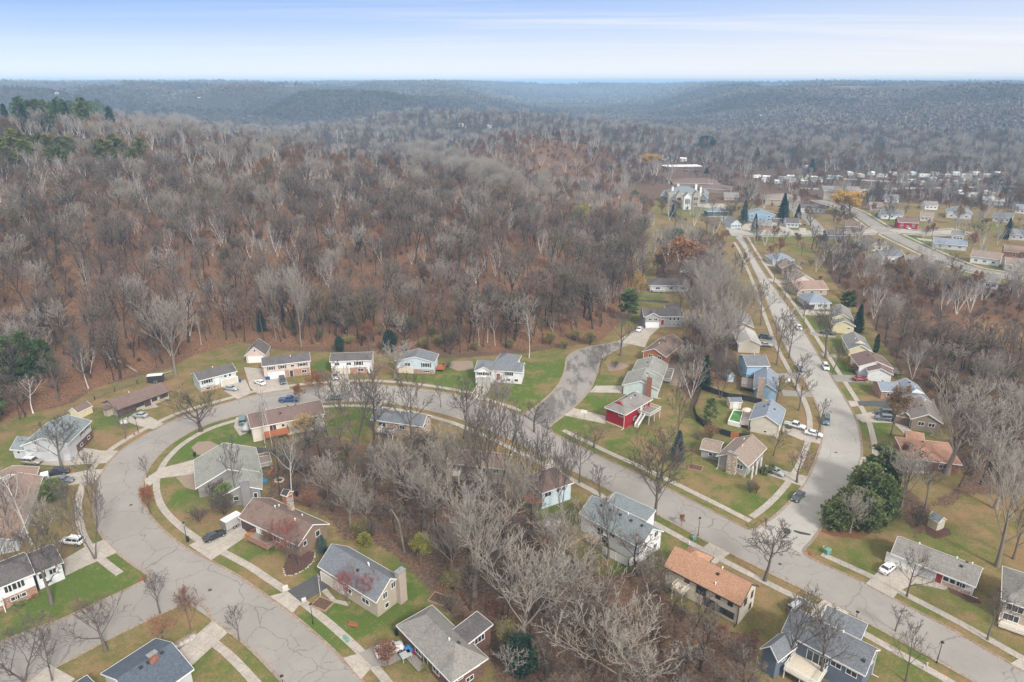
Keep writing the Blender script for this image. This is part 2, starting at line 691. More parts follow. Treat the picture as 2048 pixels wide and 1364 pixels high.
drift = k.math('MULTIPLY', k.ramp(k.noise(0.085, 5, 0.7, vec=k.mapv(o, loc=(31, 7, 0))), [(0.50, 0.0), (0.60, 0.85)]), k.ramp(k.noise(2.1, 4, 0.8), [(0.38, 0.15), (0.58, 1.0)]))
lawn = k.mix(drift, lawn, (0.275, 0.165, 0.098))
lawn = k.mix(leaf, lawn, (0.30, 0.18, 0.10))
n5 = k.ramp(k.noise(1.6, 5, 0.85), [(0.36, 0.0), (0.64, 1.0)])
brown = k.mix(n5, (0.042, 0.031, 0.024), (0.165, 0.118, 0.086))
rust = k.mix(n5, (0.060, 0.036, 0.024), (0.300, 0.160, 0.090))
rm = k.math('MULTIPLY', k.math('ADD', at("rust"), k.math('MULTIPLY', k.math('SUBTRACT', n4, 0.5), 1.6)), 1.2, True)
wood = k.mix(rm, brown, rust)
wood = k.mix(k.ramp(n3, [(0.5, 0.0), (0.8, 0.5)]), wood, (0.19, 0.15, 0.12))
wood = k.mix(k.math('MULTIPLY', k.ramp(n1, [(0.6, 0.0), (0.72, 0.6)]), 0.6), wood, (0.075, 0.085, 0.035))
wood = k.mix(k.math('MULTIPLY', at("sand"), n5), wood, (0.33, 0.22, 0.12))
farc = k.mix(k.ramp(k.noise(0.012, 5, 0.7), [(0.4, 0.0), (0.6, 1.0)]), (0.055, 0.050, 0.046), (0.085, 0.072, 0.060))
fld = k.n("ShaderNodeTexVoronoi", feature='F1')
fld.inputs["Scale"].default_value = 0.0022
k.l(o, fld.inputs["Vector"])
fs = k.n("ShaderNodeSeparateColor")
k.l(fld.outputs["Color"], fs.inputs[0])
farc = k.mix(k.math('MULTIPLY', k.ramp(fs.outputs[0], [(0.72, 0.0), (0.74, 1.0)]), at("plateau")), farc, (0.26, 0.21, 0.13))
wood = k.mix(at("faraway"), wood, farc)
edge = k.math('ADD', at("grass"), k.math('MULTIPLY', k.math('SUBTRACT', k.noise(0.5, 4, 0.7), 0.5), 0.9))
col = k.mix(k.ramp(edge, [(0.42, 0.0), (0.58, 1.0)]), wood, lawn)
k.bump(n2, 0.5, 0.25)
GROUND = k.done(col, 1.0)
k.b.inputs["Specular IOR Level"].default_value = 0.05
me = np_mesh("ground", np.stack([fx, fy, ZZ.ravel()], 1), quads=quads, mat=GROUND, smooth=True)
plate = sstep(2600, 4200, np.hypot(fx, fy)) + sstep(2100, 2500, np.hypot(fx, fy)) * (fx > 900)
for nm, arr in (("grass", grass), ("lush", lush), ("rust", red), ("sand", sand), ("faraway", far), ("plateau", np.clip(plate, 0, 1))):
    a_ = me.attributes.new(nm, 'FLOAT', 'POINT')
    a_.data.foreach_set("value", np.asarray(arr, np.float32).ravel())
ground = bpy.data.objects.new("ground", me)
link(ground)
tag(ground, kind="structure")


# ================================================================ roads
def smooth_poly(p, n=6, closed=False):
    p = np.asarray(p, float)
    out = []
    m = len(p)
    for i in range(m - 1):
        p0 = p[max(i - 1, 0)]
        p1, p2 = p[i], p[i + 1]
        p3 = p[min(i + 2, m - 1)]
        for j in range(n):
            t = j / n
            out.append(0.5 * ((2 * p1) + (-p0 + p2) * t + (2 * p0 - 5 * p1 + 4 * p2 - p3) * t * t + (-p0 + 3 * p1 - 3 * p2 + p3) * t ** 3))
    out.append(p[-1])
    return np.array(out)


def resample(p, step):
    d = np.r_[0, np.cumsum(np.hypot(*(p[1:] - p[:-1]).T))]
    n = max(2, int(d[-1] / step) + 1)
    t = np.linspace(0, d[-1], n)
    return np.stack([np.interp(t, d, p[:, 0]), np.interp(t, d, p[:, 1])], 1)


def normals(p):
    t = np.gradient(p, axis=0)
    t /= np.hypot(*t.T)[:, None] + 1e-9
    return np.stack([-t[:, 1], t[:, 0]], 1)


def offs(p, d):
    return p + normals(p) * d


def ribbon(mb, p, a, b, z0, z1):
    """raised strip between the offsets a and b of the line p"""
    n = normals(p)
    A, B = p + n * a, p + n * b
    for i in range(len(p) - 1):
        q = [A[i], A[i + 1], B[i + 1], B[i]]
        if a > b:
            q = [B[i], B[i + 1], A[i + 1], A[i]]
        bs = len(mb.v)
        mb.v += [(*c, z0) for c in q] + [(*c, z1) for c in q]
        mb.f += [(bs + 4, bs + 5, bs + 6, bs + 7), (bs, bs + 1, bs + 5, bs + 4), (bs + 2, bs + 3, bs + 7, bs + 6)]
        if i == 0:
            mb.f.append((bs + 3, bs, bs + 4, bs + 7))
        if i == len(p) - 2:
            mb.f.append((bs + 1, bs + 2, bs + 6, bs + 5))


def concrete(name, c, joint=1.5, dirt=0.35):
    k = NT(name)
    o = k.co()
    base = k.ramp(k.noise(0.5, 5, 0.7), [(0.3, tuple(v * 0.84 for v in c)), (0.7, tuple(min(1, v * 1.1) for v in c))])
    base = k.mix(k.ramp(k.noise(2.4, 4, 0.75), [(0.52 - dirt * 0.25, 0.0), (0.78 - dirt * 0.3, dirt)]), base, (0.20, 0.14, 0.10))
    b = k.n("ShaderNodeTexBrick", offset=0.0)
    b.inputs["Scale"].default_value = 1.0
    b.inputs["Mortar Size"].default_value = 0.03
    b.inputs["Brick Width"].default_value = joint * 2
    b.inputs["Row Height"].default_value = joint * 2
    b.inputs["Color1"].default_value = (1, 1, 1, 1)
    b.inputs["Color2"].default_value = (0.92, 0.92, 0.92, 1)
    b.inputs["Mortar"].default_value = (0.62, 0.6, 0.58, 1)
    k.l(k.mapv(o, rot=(0, 0, 0.45)), b.inputs["Vector"])
    col = k.mix(1.0, base, b.outputs[0], 'MULTIPLY')
    return k.done(col, 0.95)


def asphalt(name, c, crack=(0.05, 0.05, 0.052), dens=0.085, patch=0.0, lanes=0.10):
    k = NT(name)
    o = k.co()
    c1, c2 = tuple(v * 0.88 for v in c), tuple(v * 1.10 for v in c)
    base = k.ramp(k.noise(0.10, 5, 0.65), [(0.3, c1), (0.7, c2)])
    base = k.mix(k.ramp(k.noise(5.0, 3, 0.8), [(0.4, 0.0), (0.8, 0.6)]), base, tuple(v * 1.3 for v in c))
    base = k.mix(k.ramp(k.noise(0.45, 6, 0.8), [(0.54, 0.0), (0.74, 0.5)]), base, tuple(v * 0.7 for v in c))
    # broad panels poured at different times, then the sealed cracks between and inside them
    warp = k.n("ShaderNodeVectorMath", operation='MULTIPLY_ADD')
    nz = k.n("ShaderNodeTexNoise")
    nz.inputs["Scale"].default_value = 0.35
    nz.inputs["Detail"].default_value = 4
    k.l(o, nz.inputs["Vector"])
    k.l(nz.outputs["Color"], warp.inputs[0])
    warp.inputs[1].default_value = (3.2, 3.2, 0)
    k.l(o, warp.inputs[2])
    masks = None
    for sc, w, lo in ((dens, 0.010, 0.0), (dens * 2.1, 0.012, 0.50)):
        v = k.n("ShaderNodeTexVoronoi", feature='DISTANCE_TO_EDGE')
        v.inputs["Scale"].default_value = sc
        k.l(warp.outputs[0], v.inputs["Vector"])
        ln = k.ramp(v.outputs["Distance"], [(w * 0.35, 1.0), (w * 0.8, 0.0)])
        if lo:
            ln = k.math('MULTIPLY', ln, k.ramp(k.noise(0.07, 3, 0.5), [(lo, 0.0), (lo + 0.06, 0.9)]))
        masks = ln if masks is None else k.math('MAXIMUM', masks, ln)
    col = k.mix(k.math('MULTIPLY', masks, 0.42), base, crack)
    if patch:
        pm = k.ramp(k.noise(0.13, 5, 0.7, vec=k.mapv(o, (1.6, 0.5, 1), (0, 0, -0.45))), [(0.47, 0.0), (0.56, patch)])
        col = k.mix(pm, col, (0.055, 0.052, 0.052))
    return k.done(col, 0.95)


ROAD_MAIN = asphalt("asphalt_worn", (0.268, 0.252, 0.232))
ROAD_PALE = asphalt("asphalt_pale", (0.335, 0.325, 0.300), (0.12, 0.115, 0.11), 0.16)
ROAD_CUL = asphalt("asphalt_patched", (0.25, 0.236, 0.218), patch=0.6, dens=0.1)
ROAD_SIDE = asphalt("asphalt_side", (0.250, 0.236, 0.218))
DRIVE_DARK = asphalt("asphalt_drive", (0.085, 0.085, 0.088), (0.03, 0.03, 0.03), 0.12)
CONC = concrete("concrete_walk", (0.42, 0.385, 0.345), 0.75)
CONC_D = concrete("concrete_drive", (0.43, 0.395, 0.35), 1.6)
KERB = concrete("concrete_kerb", (0.40, 0.34, 0.29), 1.5, 0.7)

K1 = [(640, 1430), (600, 1398), (562, 1362), (512, 1310), (475, 1277), (440, 1252), (424, 1240), (418, 1226), (405, 1212), (385, 1206), (366, 1209), (345, 1218),
      (300, 1238), (225, 1275), (150, 1315), (75, 1353), (0, 1395), (-120, 1460)]
K2 = [(-160, 1355), (-60, 1311), (0, 1285), (75, 1255), (120, 1240), (225, 1192), (280, 1166), (297, 1158), (296, 1150), (270, 1133), (228, 1101), (204, 1073),
      (192, 1045), (186, 1007), (191, 972), (206, 940), (238, 904), (275, 879), (312, 858), (362, 834), (412, 818), (475, 800), (512, 790),
      (580, 779), (637, 773), (712, 769), (762, 770), (837, 777), (912, 789), (962, 802), (1010, 818), (1036, 828), (1052, 826),
      (1074, 811), (1108, 780), (1124, 755), (1130, 735), (1134, 715), (1149, 703), (1180, 693), (1212, 688), (1235, 683)]
K3 = [(1262, 688), (1240, 696), (1222, 706), (1205, 718), (1197, 732), (1193, 750), (1179, 782), (1153, 810), (1129, 831), (1106, 848), (1101, 857), (1108, 866),
      (1125, 875), (1199, 912), (1274, 947), (1349, 984), (1424, 1022), (1488, 1055), (1505, 1059), (1524, 1050), (1561, 1021), (1598, 980), (1626, 932),
      (1641, 885), (1643, 848), (1636, 818), (1620, 783), (1603, 752), (1586, 722), (1568, 688), (1552, 650), (1537, 612), (1519, 565), (1503, 530),
      (1486, 495), (1470, 474)]
K4 = [(1484, 472), (1494, 490), (1507, 512), (1531, 550), (1555, 583), (1580, 617), (1600, 647), (1618, 678), (1637, 709), (1661, 749), (1687, 791),
      (1710, 832), (1721, 870), (1724, 905), (1718, 932), (1700, 967), (1675, 1005), (1650, 1045), (1626, 1080), (1608, 1100), (1612, 1111), (1633, 1122),
      (1728, 1166), (1786, 1197), (1886, 1250), (1961, 1293), (2048, 1343), (2200, 1430)]
K5 = [(2120, 1455), (2040, 1413), (1948, 1364), (1886, 1329), (1811, 1288), (1698, 1226), (1646, 1199), (1536, 1145), (1419, 1086), (1319, 1032), (1249, 996), (1209, 976), (1149, 944),
      (1085, 911), (1024, 882), (962, 855), (912, 836), (837, 817), (762, 806), (712, 803), (662, 804), (587, 811), (512, 823), (450, 838), (405, 853), (373, 869),
      (337, 893), (307, 924), (289, 957), (285, 985), (290, 1010), (298, 1027), (312, 1045), (338, 1070), (375, 1097), (425, 1123), (475, 1151), (512, 1177),
      (540, 1196), (584, 1228), (632, 1268), (682, 1315), (724, 1362), (760, 1410)]
KS = [resample(smooth_poly(PX(K_)), 1.2) for K_ in (K1, K2, K3, K4, K5)]


def near_i(line, px):
    q = W(*px)
    return int(np.argmin(np.hypot(line[:, 0] - q[0], line[:, 1] - q[1])))


def cut(line, a, b):
    i, j = near_i(line, a), near_i(line, b)
    return line[i:j + 1] if i < j else line[j:i + 1][::-1]


k1, k2, k3, k4, k5 = KS
Z_ROAD = 0.012


def sheet(name, pts, mat, z):
    mb = MB()
    mb.poly([(*p, z) for p in pts])
    o = mb.build(name, mat)
    return tag(o, kind="structure")


main_pts = np.vstack([cut(k1, (640, 1430), (424, 1240)), cut(k2, (296, 1150), (1036, 828)), cut(k3, (1108, 866), (1488, 1055)),
                      cut(k4, (1612, 1111), (2200, 1430)), k5])
sheet("road", main_pts[::-1], ROAD_MAIN, Z_ROAD)
sheet("road", np.vstack([cut(k1, (424, 1240), (-120, 1460)), cut(k2, (-160, 1355), (296, 1150)), PX([(330, 1150), (420, 1215)])])[::-1], ROAD_SIDE, Z_ROAD - 0.006)
sheet("road", np.vstack([cut(k2, (1036, 828), (1235, 683)), cut(k3, (1262, 688), (1108, 866))])[::-1], ROAD_CUL, Z_ROAD)
sheet("road", np.vstack([cut(k3, (1488, 1055), (1470, 474)), cut(k4, (1484, 472), (1612, 1111))])[::-1], ROAD_PALE, Z_ROAD)
for line, sgn in ((k1, 1), (k2, 1), (k3, 1), (k4, 1), (k5, 1)):
    pass
for line, side in ((k1, 1), (k2, 1), (k3, 1), (k4, 1), (k5, 1)):
    mb = MB()
    ribbon(mb, line, 0.0, 0.22 * side, 0.0, 0.125)
    ribbon(mb, line, -0.45 * side, -0.001, Z_ROAD - 0.004, Z_ROAD + 0.005)
    tag(mb.build("kerb", KERB), kind="structure")


def walk(line, a, b, w=1.5):
    mb = MB()
    ribbon(mb, resample(offs(line, a), 1.4), 0.0, w if b is None else b, -0.05, 0.115)
    tag(mb.build("sidewalk", CONC), kind="structure")


def sub(line, a, b):
    return cut(line, a, b)


walk(sub(k1, (640, 1430), (440, 1252)), 2.2, None)
walk(sub(k2, (270, 1133), (962, 802)), 2.1, None)
walk(sub(k2, (962, 802), (1030, 826)), 1.2, None)
walk(sub(k3, (1112, 868), (1480, 1052)), 2.3, None)
walk(sub(k3, (1530, 1047), (1478, 485)), 2.3, None)
walk(sub(k4, (1484, 474), (1718, 932)), 2.3, None)
walk(sub(k4, (1633, 1122), (2200, 1430)), 2.1, None)
walk(sub(k5, (2120, 1455), (1024, 882)), 2.3, None)
walk(sub(k5, (1024, 882), (760, 1410)), 2.2, None)


def slab(name, px, mat, z=0.13):
    p = [W(*q) for q in px]
    a = sum(p[i][0] * p[(i + 1) % len(p)][1] - p[(i + 1) % len(p)][0] * p[i][1] for i in range(len(p)))
    if a < 0:
        p = p[::-1]
    mb = MB()
    n = len(p)
    mb.v = [(*q, -0.05) for q in p] + [(*q, z) for q in p]
    mb.f = [tuple(range(n, 2 * n))] + [(i, (i + 1) % n, n + (i + 1) % n, n + i) for i in range(n)]
    return tag(mb.build(name, mat), kind="structure")


DRIVES = [
    ("c", [(378, 1091), (407, 1078), (452, 1058), (478, 1045), (497, 1070), (450, 1102), (422, 1121)]),
    ("c", [(540, 1193), (574, 1184), (602, 1207), (586, 1226)]),
    ("d", [(575, 1183), (640, 1147), (672, 1167), (603, 1206)]),
    ("c", [(686, 1317), (717, 1308), (744, 1334), (722, 1360)]),
    ("e", [(718, 1308), (762, 1286), (805, 1288), (812, 1312), (780, 1330), (745, 1334)]),
    ("c", [(426, 1242), (455, 1266), (383, 1332), (352, 1306)]),
    ("c", [(60, 1364), (100, 1330), (150, 1358), (110, 1400)]),
    ("c", [(208, 1080), (234, 1105), (205, 1118), (172, 1132), (131, 1152), (127, 1120), (168, 1096)]),
    ("c", [(208, 939), (188, 965), (160, 968), (88, 976), (84, 956), (140, 948), (180, 940)]),
    ("c", [(47, 927), (82, 922), (105, 912), (125, 902), (145, 893), (205, 902), (237, 902), (214, 926), (185, 928), (120, 932)]),
    ("c", [(265, 832), (300, 834), (327, 848), (307, 859), (277, 852), (240, 839)]),
    ("c", [(457, 768), (491, 760), (503, 786), (475, 799), (448, 782)]),
    ("c", [(488, 735), (530, 738), (570, 753), (580, 778), (515, 788), (500, 775), (492, 748)]),
    ("c", [(662, 745), (697, 747), (700, 768), (664, 770)]),
    ("c", [(957, 764), (987, 764), (966, 801), (940, 795)]),
    ("c", [(1128, 831), (1148, 817), (1211, 833), (1211, 848)]),
    ("c", [(1179, 785), (1191, 772), (1246, 772), (1243, 786)]),
    ("c", [(1270, 657), (1292, 652), (1320, 655), (1300, 672), (1290, 695), (1262, 689), (1235, 684), (1243, 678)]),
    ("c", [(1530, 930), (1560, 940), (1616, 954), (1604, 973), (1565, 960), (1530, 948)]),
    ("c", [(1566, 848), (1610, 864), (1642, 872), (1640, 888), (1600, 880), (1564, 864)]),
    ("e", [(1563, 780), (1618, 784), (1625, 795), (1565, 792)]),
    ("e", [(1553, 748), (1600, 746), (1605, 757), (1556, 757)]),
    ("e", [(1512, 683), (1545, 681), (1558, 692), (1514, 692)]),
    ("e", [(1520, 672), (1548, 672), (1553, 680), (1520, 680)]),
    ("e", [(1664, 751), (1685, 750), (1738, 753), (1738, 765), (1672, 764)]),
    ("d", [(1714, 803), (1778, 802), (1778, 813), (1718, 812)]),
    ("c", [(1696, 802), (1714, 803), (1718, 812), (1702, 814)]),
    ("c", [(1711, 830), (1732, 827), (1752, 821), (1788, 824), (1790, 846), (1725, 845), (1714, 838)]),
    ("c", [(1723, 914), (1745, 917), (1785, 918), (1830, 925), (1860, 947), (1790, 947), (1713, 938)]),
    ("c", [(1731, 1168), (1760, 1140), (1785, 1118), (1828, 1138), (1838, 1163), (1797, 1183), (1786, 1198)]),
    ("w", [(1828, 1152), (1880, 1166), (1900, 1170), (1890, 1180), (1832, 1168)]),
    ("c", [(1646, 1199), (1698, 1226), (1674, 1244), (1600, 1240), (1632, 1212)]),
    ("c", [(1419, 1086), (1460, 1107), (1429, 1130), (1394, 1104)]),
    ("e", [(1225, 986), (1285, 1014), (1262, 1030), (1205, 1003)]),
    ("c", [(2020, 1328), (2048, 1312), (2075, 1326), (2052, 1345)]),
    ("c", [(1095, 916), (1127, 932), (1108, 947), (1084, 934)]),
    ("c", [(472, 836), (500, 826), (512, 828), (507, 860), (480, 872), (468, 855)]),
    ("c", [(740, 806), (765, 806), (758, 817), (742, 817)]),
    ("c", [(290, 958), (325, 936), (350, 930), (410, 914), (395, 942), (390, 948), (318, 957), (290, 980)]),
    ("e", [(1630, 613), (1590, 614), (1584, 621), (1632, 620)]),
    ("c", [(1665, 624), (1596, 620), (1602, 630), (1667, 632)]),
    ("c", [(1570, 560), (1534, 557), (1540, 564), (1572, 567)]),
    ("c", [(1560, 530), (1522, 522), (1528, 530), (1560, 537)]),
    ("e", [(1670, 668), (1618, 664), (1622, 671), (1672, 676)]),
    ("e", [(1672, 710), (1640, 706), (1646, 714), (1672, 716)]),
    ("w", [(1790, 836), (1808, 850), (1828, 866), (1815, 874), (1790, 850)]),
    ("w", [(640, 1180), (652, 1176), (672, 1200), (700, 1205), (695, 1212), (665, 1205)]),
    ("w", [(272, 813), (310, 808), (316, 814), (285, 820)]),
    ("w", [(1640, 1210), (1644, 1208), (1652, 1212), (1648, 1215)]),
]
for kd, px in DRIVES:
    slab("sidewalk" if kd == "w" else "driveway", px, {"c": CONC_D, "w": CONC, "d": DRIVE_DARK, "e": ROAD_SIDE}[kd],
         0.128 if kd == "w" else 0.136)


FRZ = [0.0]


def far_road(px, w, mat, walks=True):
    FRZ[0] += 0.012
    p = resample(smooth_poly(PX(px)), 4)
    mb = MB()
    ribbon(mb, p, -w / 2, w / 2, -0.02, Z_ROAD + 0.004 + FRZ[0])
    tag(mb.build("road", mat), kind="structure")
    if walks:
        for s in (-1, 1):
            mb = MB()
            ribbon(mb, p, s * (w / 2 + 0.02), s * (w / 2 + 0.3), -0.02, 0.12)
            ribbon(mb, p, s * (w / 2 + 2.2), s * (w / 2 + 4.0), -0.02, 0.11)
            tag(mb.build("sidewalk", CONC), kind="structure")


far_road([(1466, 467.5), (1560, 466.5), (1650, 466), (1715, 464), (1765, 461), (1860, 466), (1930, 462)], 11, ROAD_PALE)
far_road([(1640, 400), (1700, 420), (1735, 440), (1765, 460), (1800, 478), (1843, 498), (1892, 520), (1950, 540), (2048, 556), (2200, 580)], 9, ROAD_SIDE)
far_road([(1380, 326), (1430, 335), (1475, 362), (1514, 383), (1560, 402), (1600, 425), (1625, 445), (1640, 464)], 8, ROAD_SIDE, False)
far_road([(1475, 472), (1462, 455), (1445, 430), (1425, 412)], 7, ROAD_PALE, False)
far_road([(1475, 362), (1560, 372), (1680, 380), (1800, 377), (1960, 374), (2120, 372)], 9, ROAD_PALE, False)
far_road([(1600, 352), (1760, 362), (1900, 366), (2100, 362)], 9, ROAD_PALE, False)
for px in ([(1470, 466), (1490, 448), (1503, 447), (1510, 466)], [(1520, 466), (1545, 445), (1560, 446), (1552, 466)],
           [(1565, 466), (1555, 447), (1562, 446), (1590, 465)], [(1600, 465), (1598, 456), (1612, 456), (1612, 465)],
           [(1330, 408), (1345, 404), (1450, 408), (1470, 418), (1440, 419), (1400, 414), (1350, 413)],
           [(1880, 478), (1860, 479), (1832, 476), (1838, 480), (1865, 483)], [(1790, 463), (1815, 455), (1830, 458), (1812, 464)],
           [(1345, 349), (1420, 347), (1430, 352), (1350, 356)]):
    slab("driveway", px, CONC_D)
# ================================================================ trees
def bark(name, c, amp=0.35, zone=0.0, birch=False, leafmix=None):
    k = NT(name)
    oi = k.n("ShaderNodeObjectInfo")
    r = oi.outputs["Random"]
    lo = tuple(v * (1 - amp) for v in c)
    hi = tuple(v * (1 + amp) for v in c)
    col = k.ramp(r, [(0.0, lo), (0.5, c), (1.0, hi)])
    if zone:
        loc = k.n("ShaderNodeVectorMath", operation='MULTIPLY')
        k.l(oi.outputs["Location"], loc.inputs[0])
        loc.inputs[1].default_value = (1, 1, 0)
        z1 = k.noise(0.011, 3, 0.6, vec=loc.outputs[0])
        col = k.mix(k.ramp(z1, [(0.42, 0.0), (0.62, zone)]), col, tuple(v * s for v, s in zip(c, (1.25, 1.18, 1.12))))
        rr = k.math('FRACT', k.math('MULTIPLY', r, 37.31))
        z2 = k.noise(0.03, 2, 0.5, vec=loc.outputs[0])
        pick = k.math('GREATER_THAN', k.math('ADD', rr, k.math('MULTIPLY', z2, 0.5)), 1.17)
        col = k.mix(pick, col, (0.24, 0.12, 0.07))
        rr3 = k.math('FRACT', k.math('MULTIPLY', r, 91.7))
        col = k.mix(k.math('GREATER_THAN', rr3, 0.955), col, (0.15, 0.15, 0.06))
        rr4 = k.math('FRACT', k.math('MULTIPLY', r, 63.1))
        col = k.mix(k.math('GREATER_THAN', rr4, 0.93), col, (0.44, 0.41, 0.37))
    if birch:
        o = k.co()
        bands = k.noise(3.0, 3, 0.7, vec=k.mapv(o, (0.5, 0.5, 2.2)))
        col = k.mix(k.ramp(bands, [(0.60, 0.0), (0.68, 0.8)]), col, (0.10, 0.09, 0.08))
    else:
        col = k.mix(k.noise(1.4, 3, 0.6), col, tuple(v * 0.72 for v in c))
    m = k.done(col, 1.0)
    k.b.inputs["Specular IOR Level"].default_value = 0.03
    return m


BARK = {
    "bare": bark("bark_grey", (0.165, 0.140, 0.120)),
    "wood": bark("bark_woodland", (0.200, 0.164, 0.138), 0.5, 0.8),
    "woodtrunk": bark("bark_woodtrunk", (0.085, 0.070, 0.058), 0.35),
    "dark": bark("bark_dark", (0.115, 0.096, 0.080)),
    "pale": bark("bark_pale", (0.405, 0.362, 0.312), 0.18),
    "paletrunk": bark("bark_cottonwood", (0.26, 0.220, 0.180), 0.2),
    "birch": bark("bark_birch", (0.60, 0.57, 0.53), 0.1, birch=True),
    "birchtwig": bark("twig_birch", (0.34, 0.31, 0.285), 0.15),
    "red": bark("twig_red", (0.24, 0.115, 0.105), 0.2),
    "plum": bark("twig_plum", (0.20, 0.140, 0.125), 0.2),
}


def leafmat(name, c, amp=0.3, zscale=0.7):
    k = NT(name)
    oi = k.n("ShaderNodeObjectInfo")
    o = k.co()
    nz = k.noise(zscale, 4, 0.7)
    col = k.ramp(nz, [(0.28, tuple(v * (1 - amp) for v in c)), (0.5, c), (0.72, tuple(v * (1 + amp) for v in c))])
    hs = k.n("ShaderNodeHueSaturation")
    k.l(col, hs.inputs["Color"])
    k.l(k.math('ADD', 0.8, k.math('MULTIPLY', oi.outputs["Random"], 0.4)), hs.inputs["Value"])
    k.l(k.math('ADD', 0.485, k.math('MULTIPLY', k.math('FRACT', k.math('MULTIPLY', oi.outputs["Random"], 17.3)), 0.03)), hs.inputs["Hue"])
    m = k.done(hs.outputs[0], 0.9)
    k.b.inputs["Specular IOR Level"].default_value = 0.1
    return m


LEAF = {
    "spruce": leafmat("needles_spruce", (0.035, 0.062, 0.042)),
    "bluespruce": leafmat("needles_blue", (0.055, 0.085, 0.078)),
    "pine": leafmat("needles_pine", (0.085, 0.118, 0.042), 0.45),
    "olive": leafmat("needles_olive", (0.115, 0.120, 0.035)),
    "juniper": leafmat("needles_juniper", (0.150, 0.180, 0.070), 0.7, 0.9),
    "brown": leafmat("leaves_brown", (0.230, 0.125, 0.065)),
    "rust": leafmat("leaves_rust", (0.28, 0.135, 0.065)),
    "gold": leafmat("leaves_gold", (0.480, 0.310, 0.070)),
    "straw": leafmat("leaves_straw", (0.36, 0.27, 0.10)),
    "lime": leafmat("leaves_lime", (0.24, 0.23, 0.055)),
    "green": leafmat("leaves_green", (0.10, 0.14, 0.035)),
    "berry": leafmat("leaves_berry", (0.30, 0.085, 0.075)),
}


class Branches:
    """collects tapered, bent branches as tubes of one mesh"""

    def __init__(s):
        s.g = {}

    def add(s, pts, rad, sides):
        s.g.setdefault((len(pts), sides), []).append((pts, rad))

    def mesh(s, name, mat):
        V, Q, base = [], [], 0
        for (kp, n), L in s.g.items():
            P = np.array([a for a, _ in L])               # m,k,3
            Rr = np.array([b for _, b in L])              # m,k
            m = len(L)
            T = np.empty_like(P)
            T[:, 1:-1] = P[:, 2:] - P[:, :-2]
            T[:, 0] = P[:, 1] - P[:, 0]
            T[:, -1] = P[:, -1] - P[:, -2]
            T /= np.linalg.norm(T, axis=2, keepdims=True) + 1e-9
            ref = np.where(np.abs(T[..., 2:3]) < 0.9, np.array((0, 0, 1.0)), np.array((1.0, 0, 0)))
            U = np.cross(T, ref)
            U /= np.linalg.norm(U, axis=2, keepdims=True) + 1e-9
            Wv = np.cross(T, U)
            ang = np.arange(n) * 2 * math.pi / n
            ring = P[:, :, None, :] + Rr[:, :, None, None] * (U[:, :, None, :] * np.cos(ang)[:, None] + Wv[:, :, None, :] * np.sin(ang)[:, None])
            V.append(ring.reshape(-1, 3))
            i = np.arange(m * kp * n).reshape(m, kp, n)
            a = i[:, :-1, :]
            b = np.roll(i, -1, axis=2)[:, :-1, :]
            c = np.roll(i, -1, axis=2)[:, 1:, :]
            d = i[:, 1:, :]
            Q.append(base + np.stack([a, b, c, d], -1).reshape(-1, 4))
            base += m * kp * n
        return np_mesh(name, np.concatenate(V), quads=np.concatenate(Q), mat=mat, smooth=True)


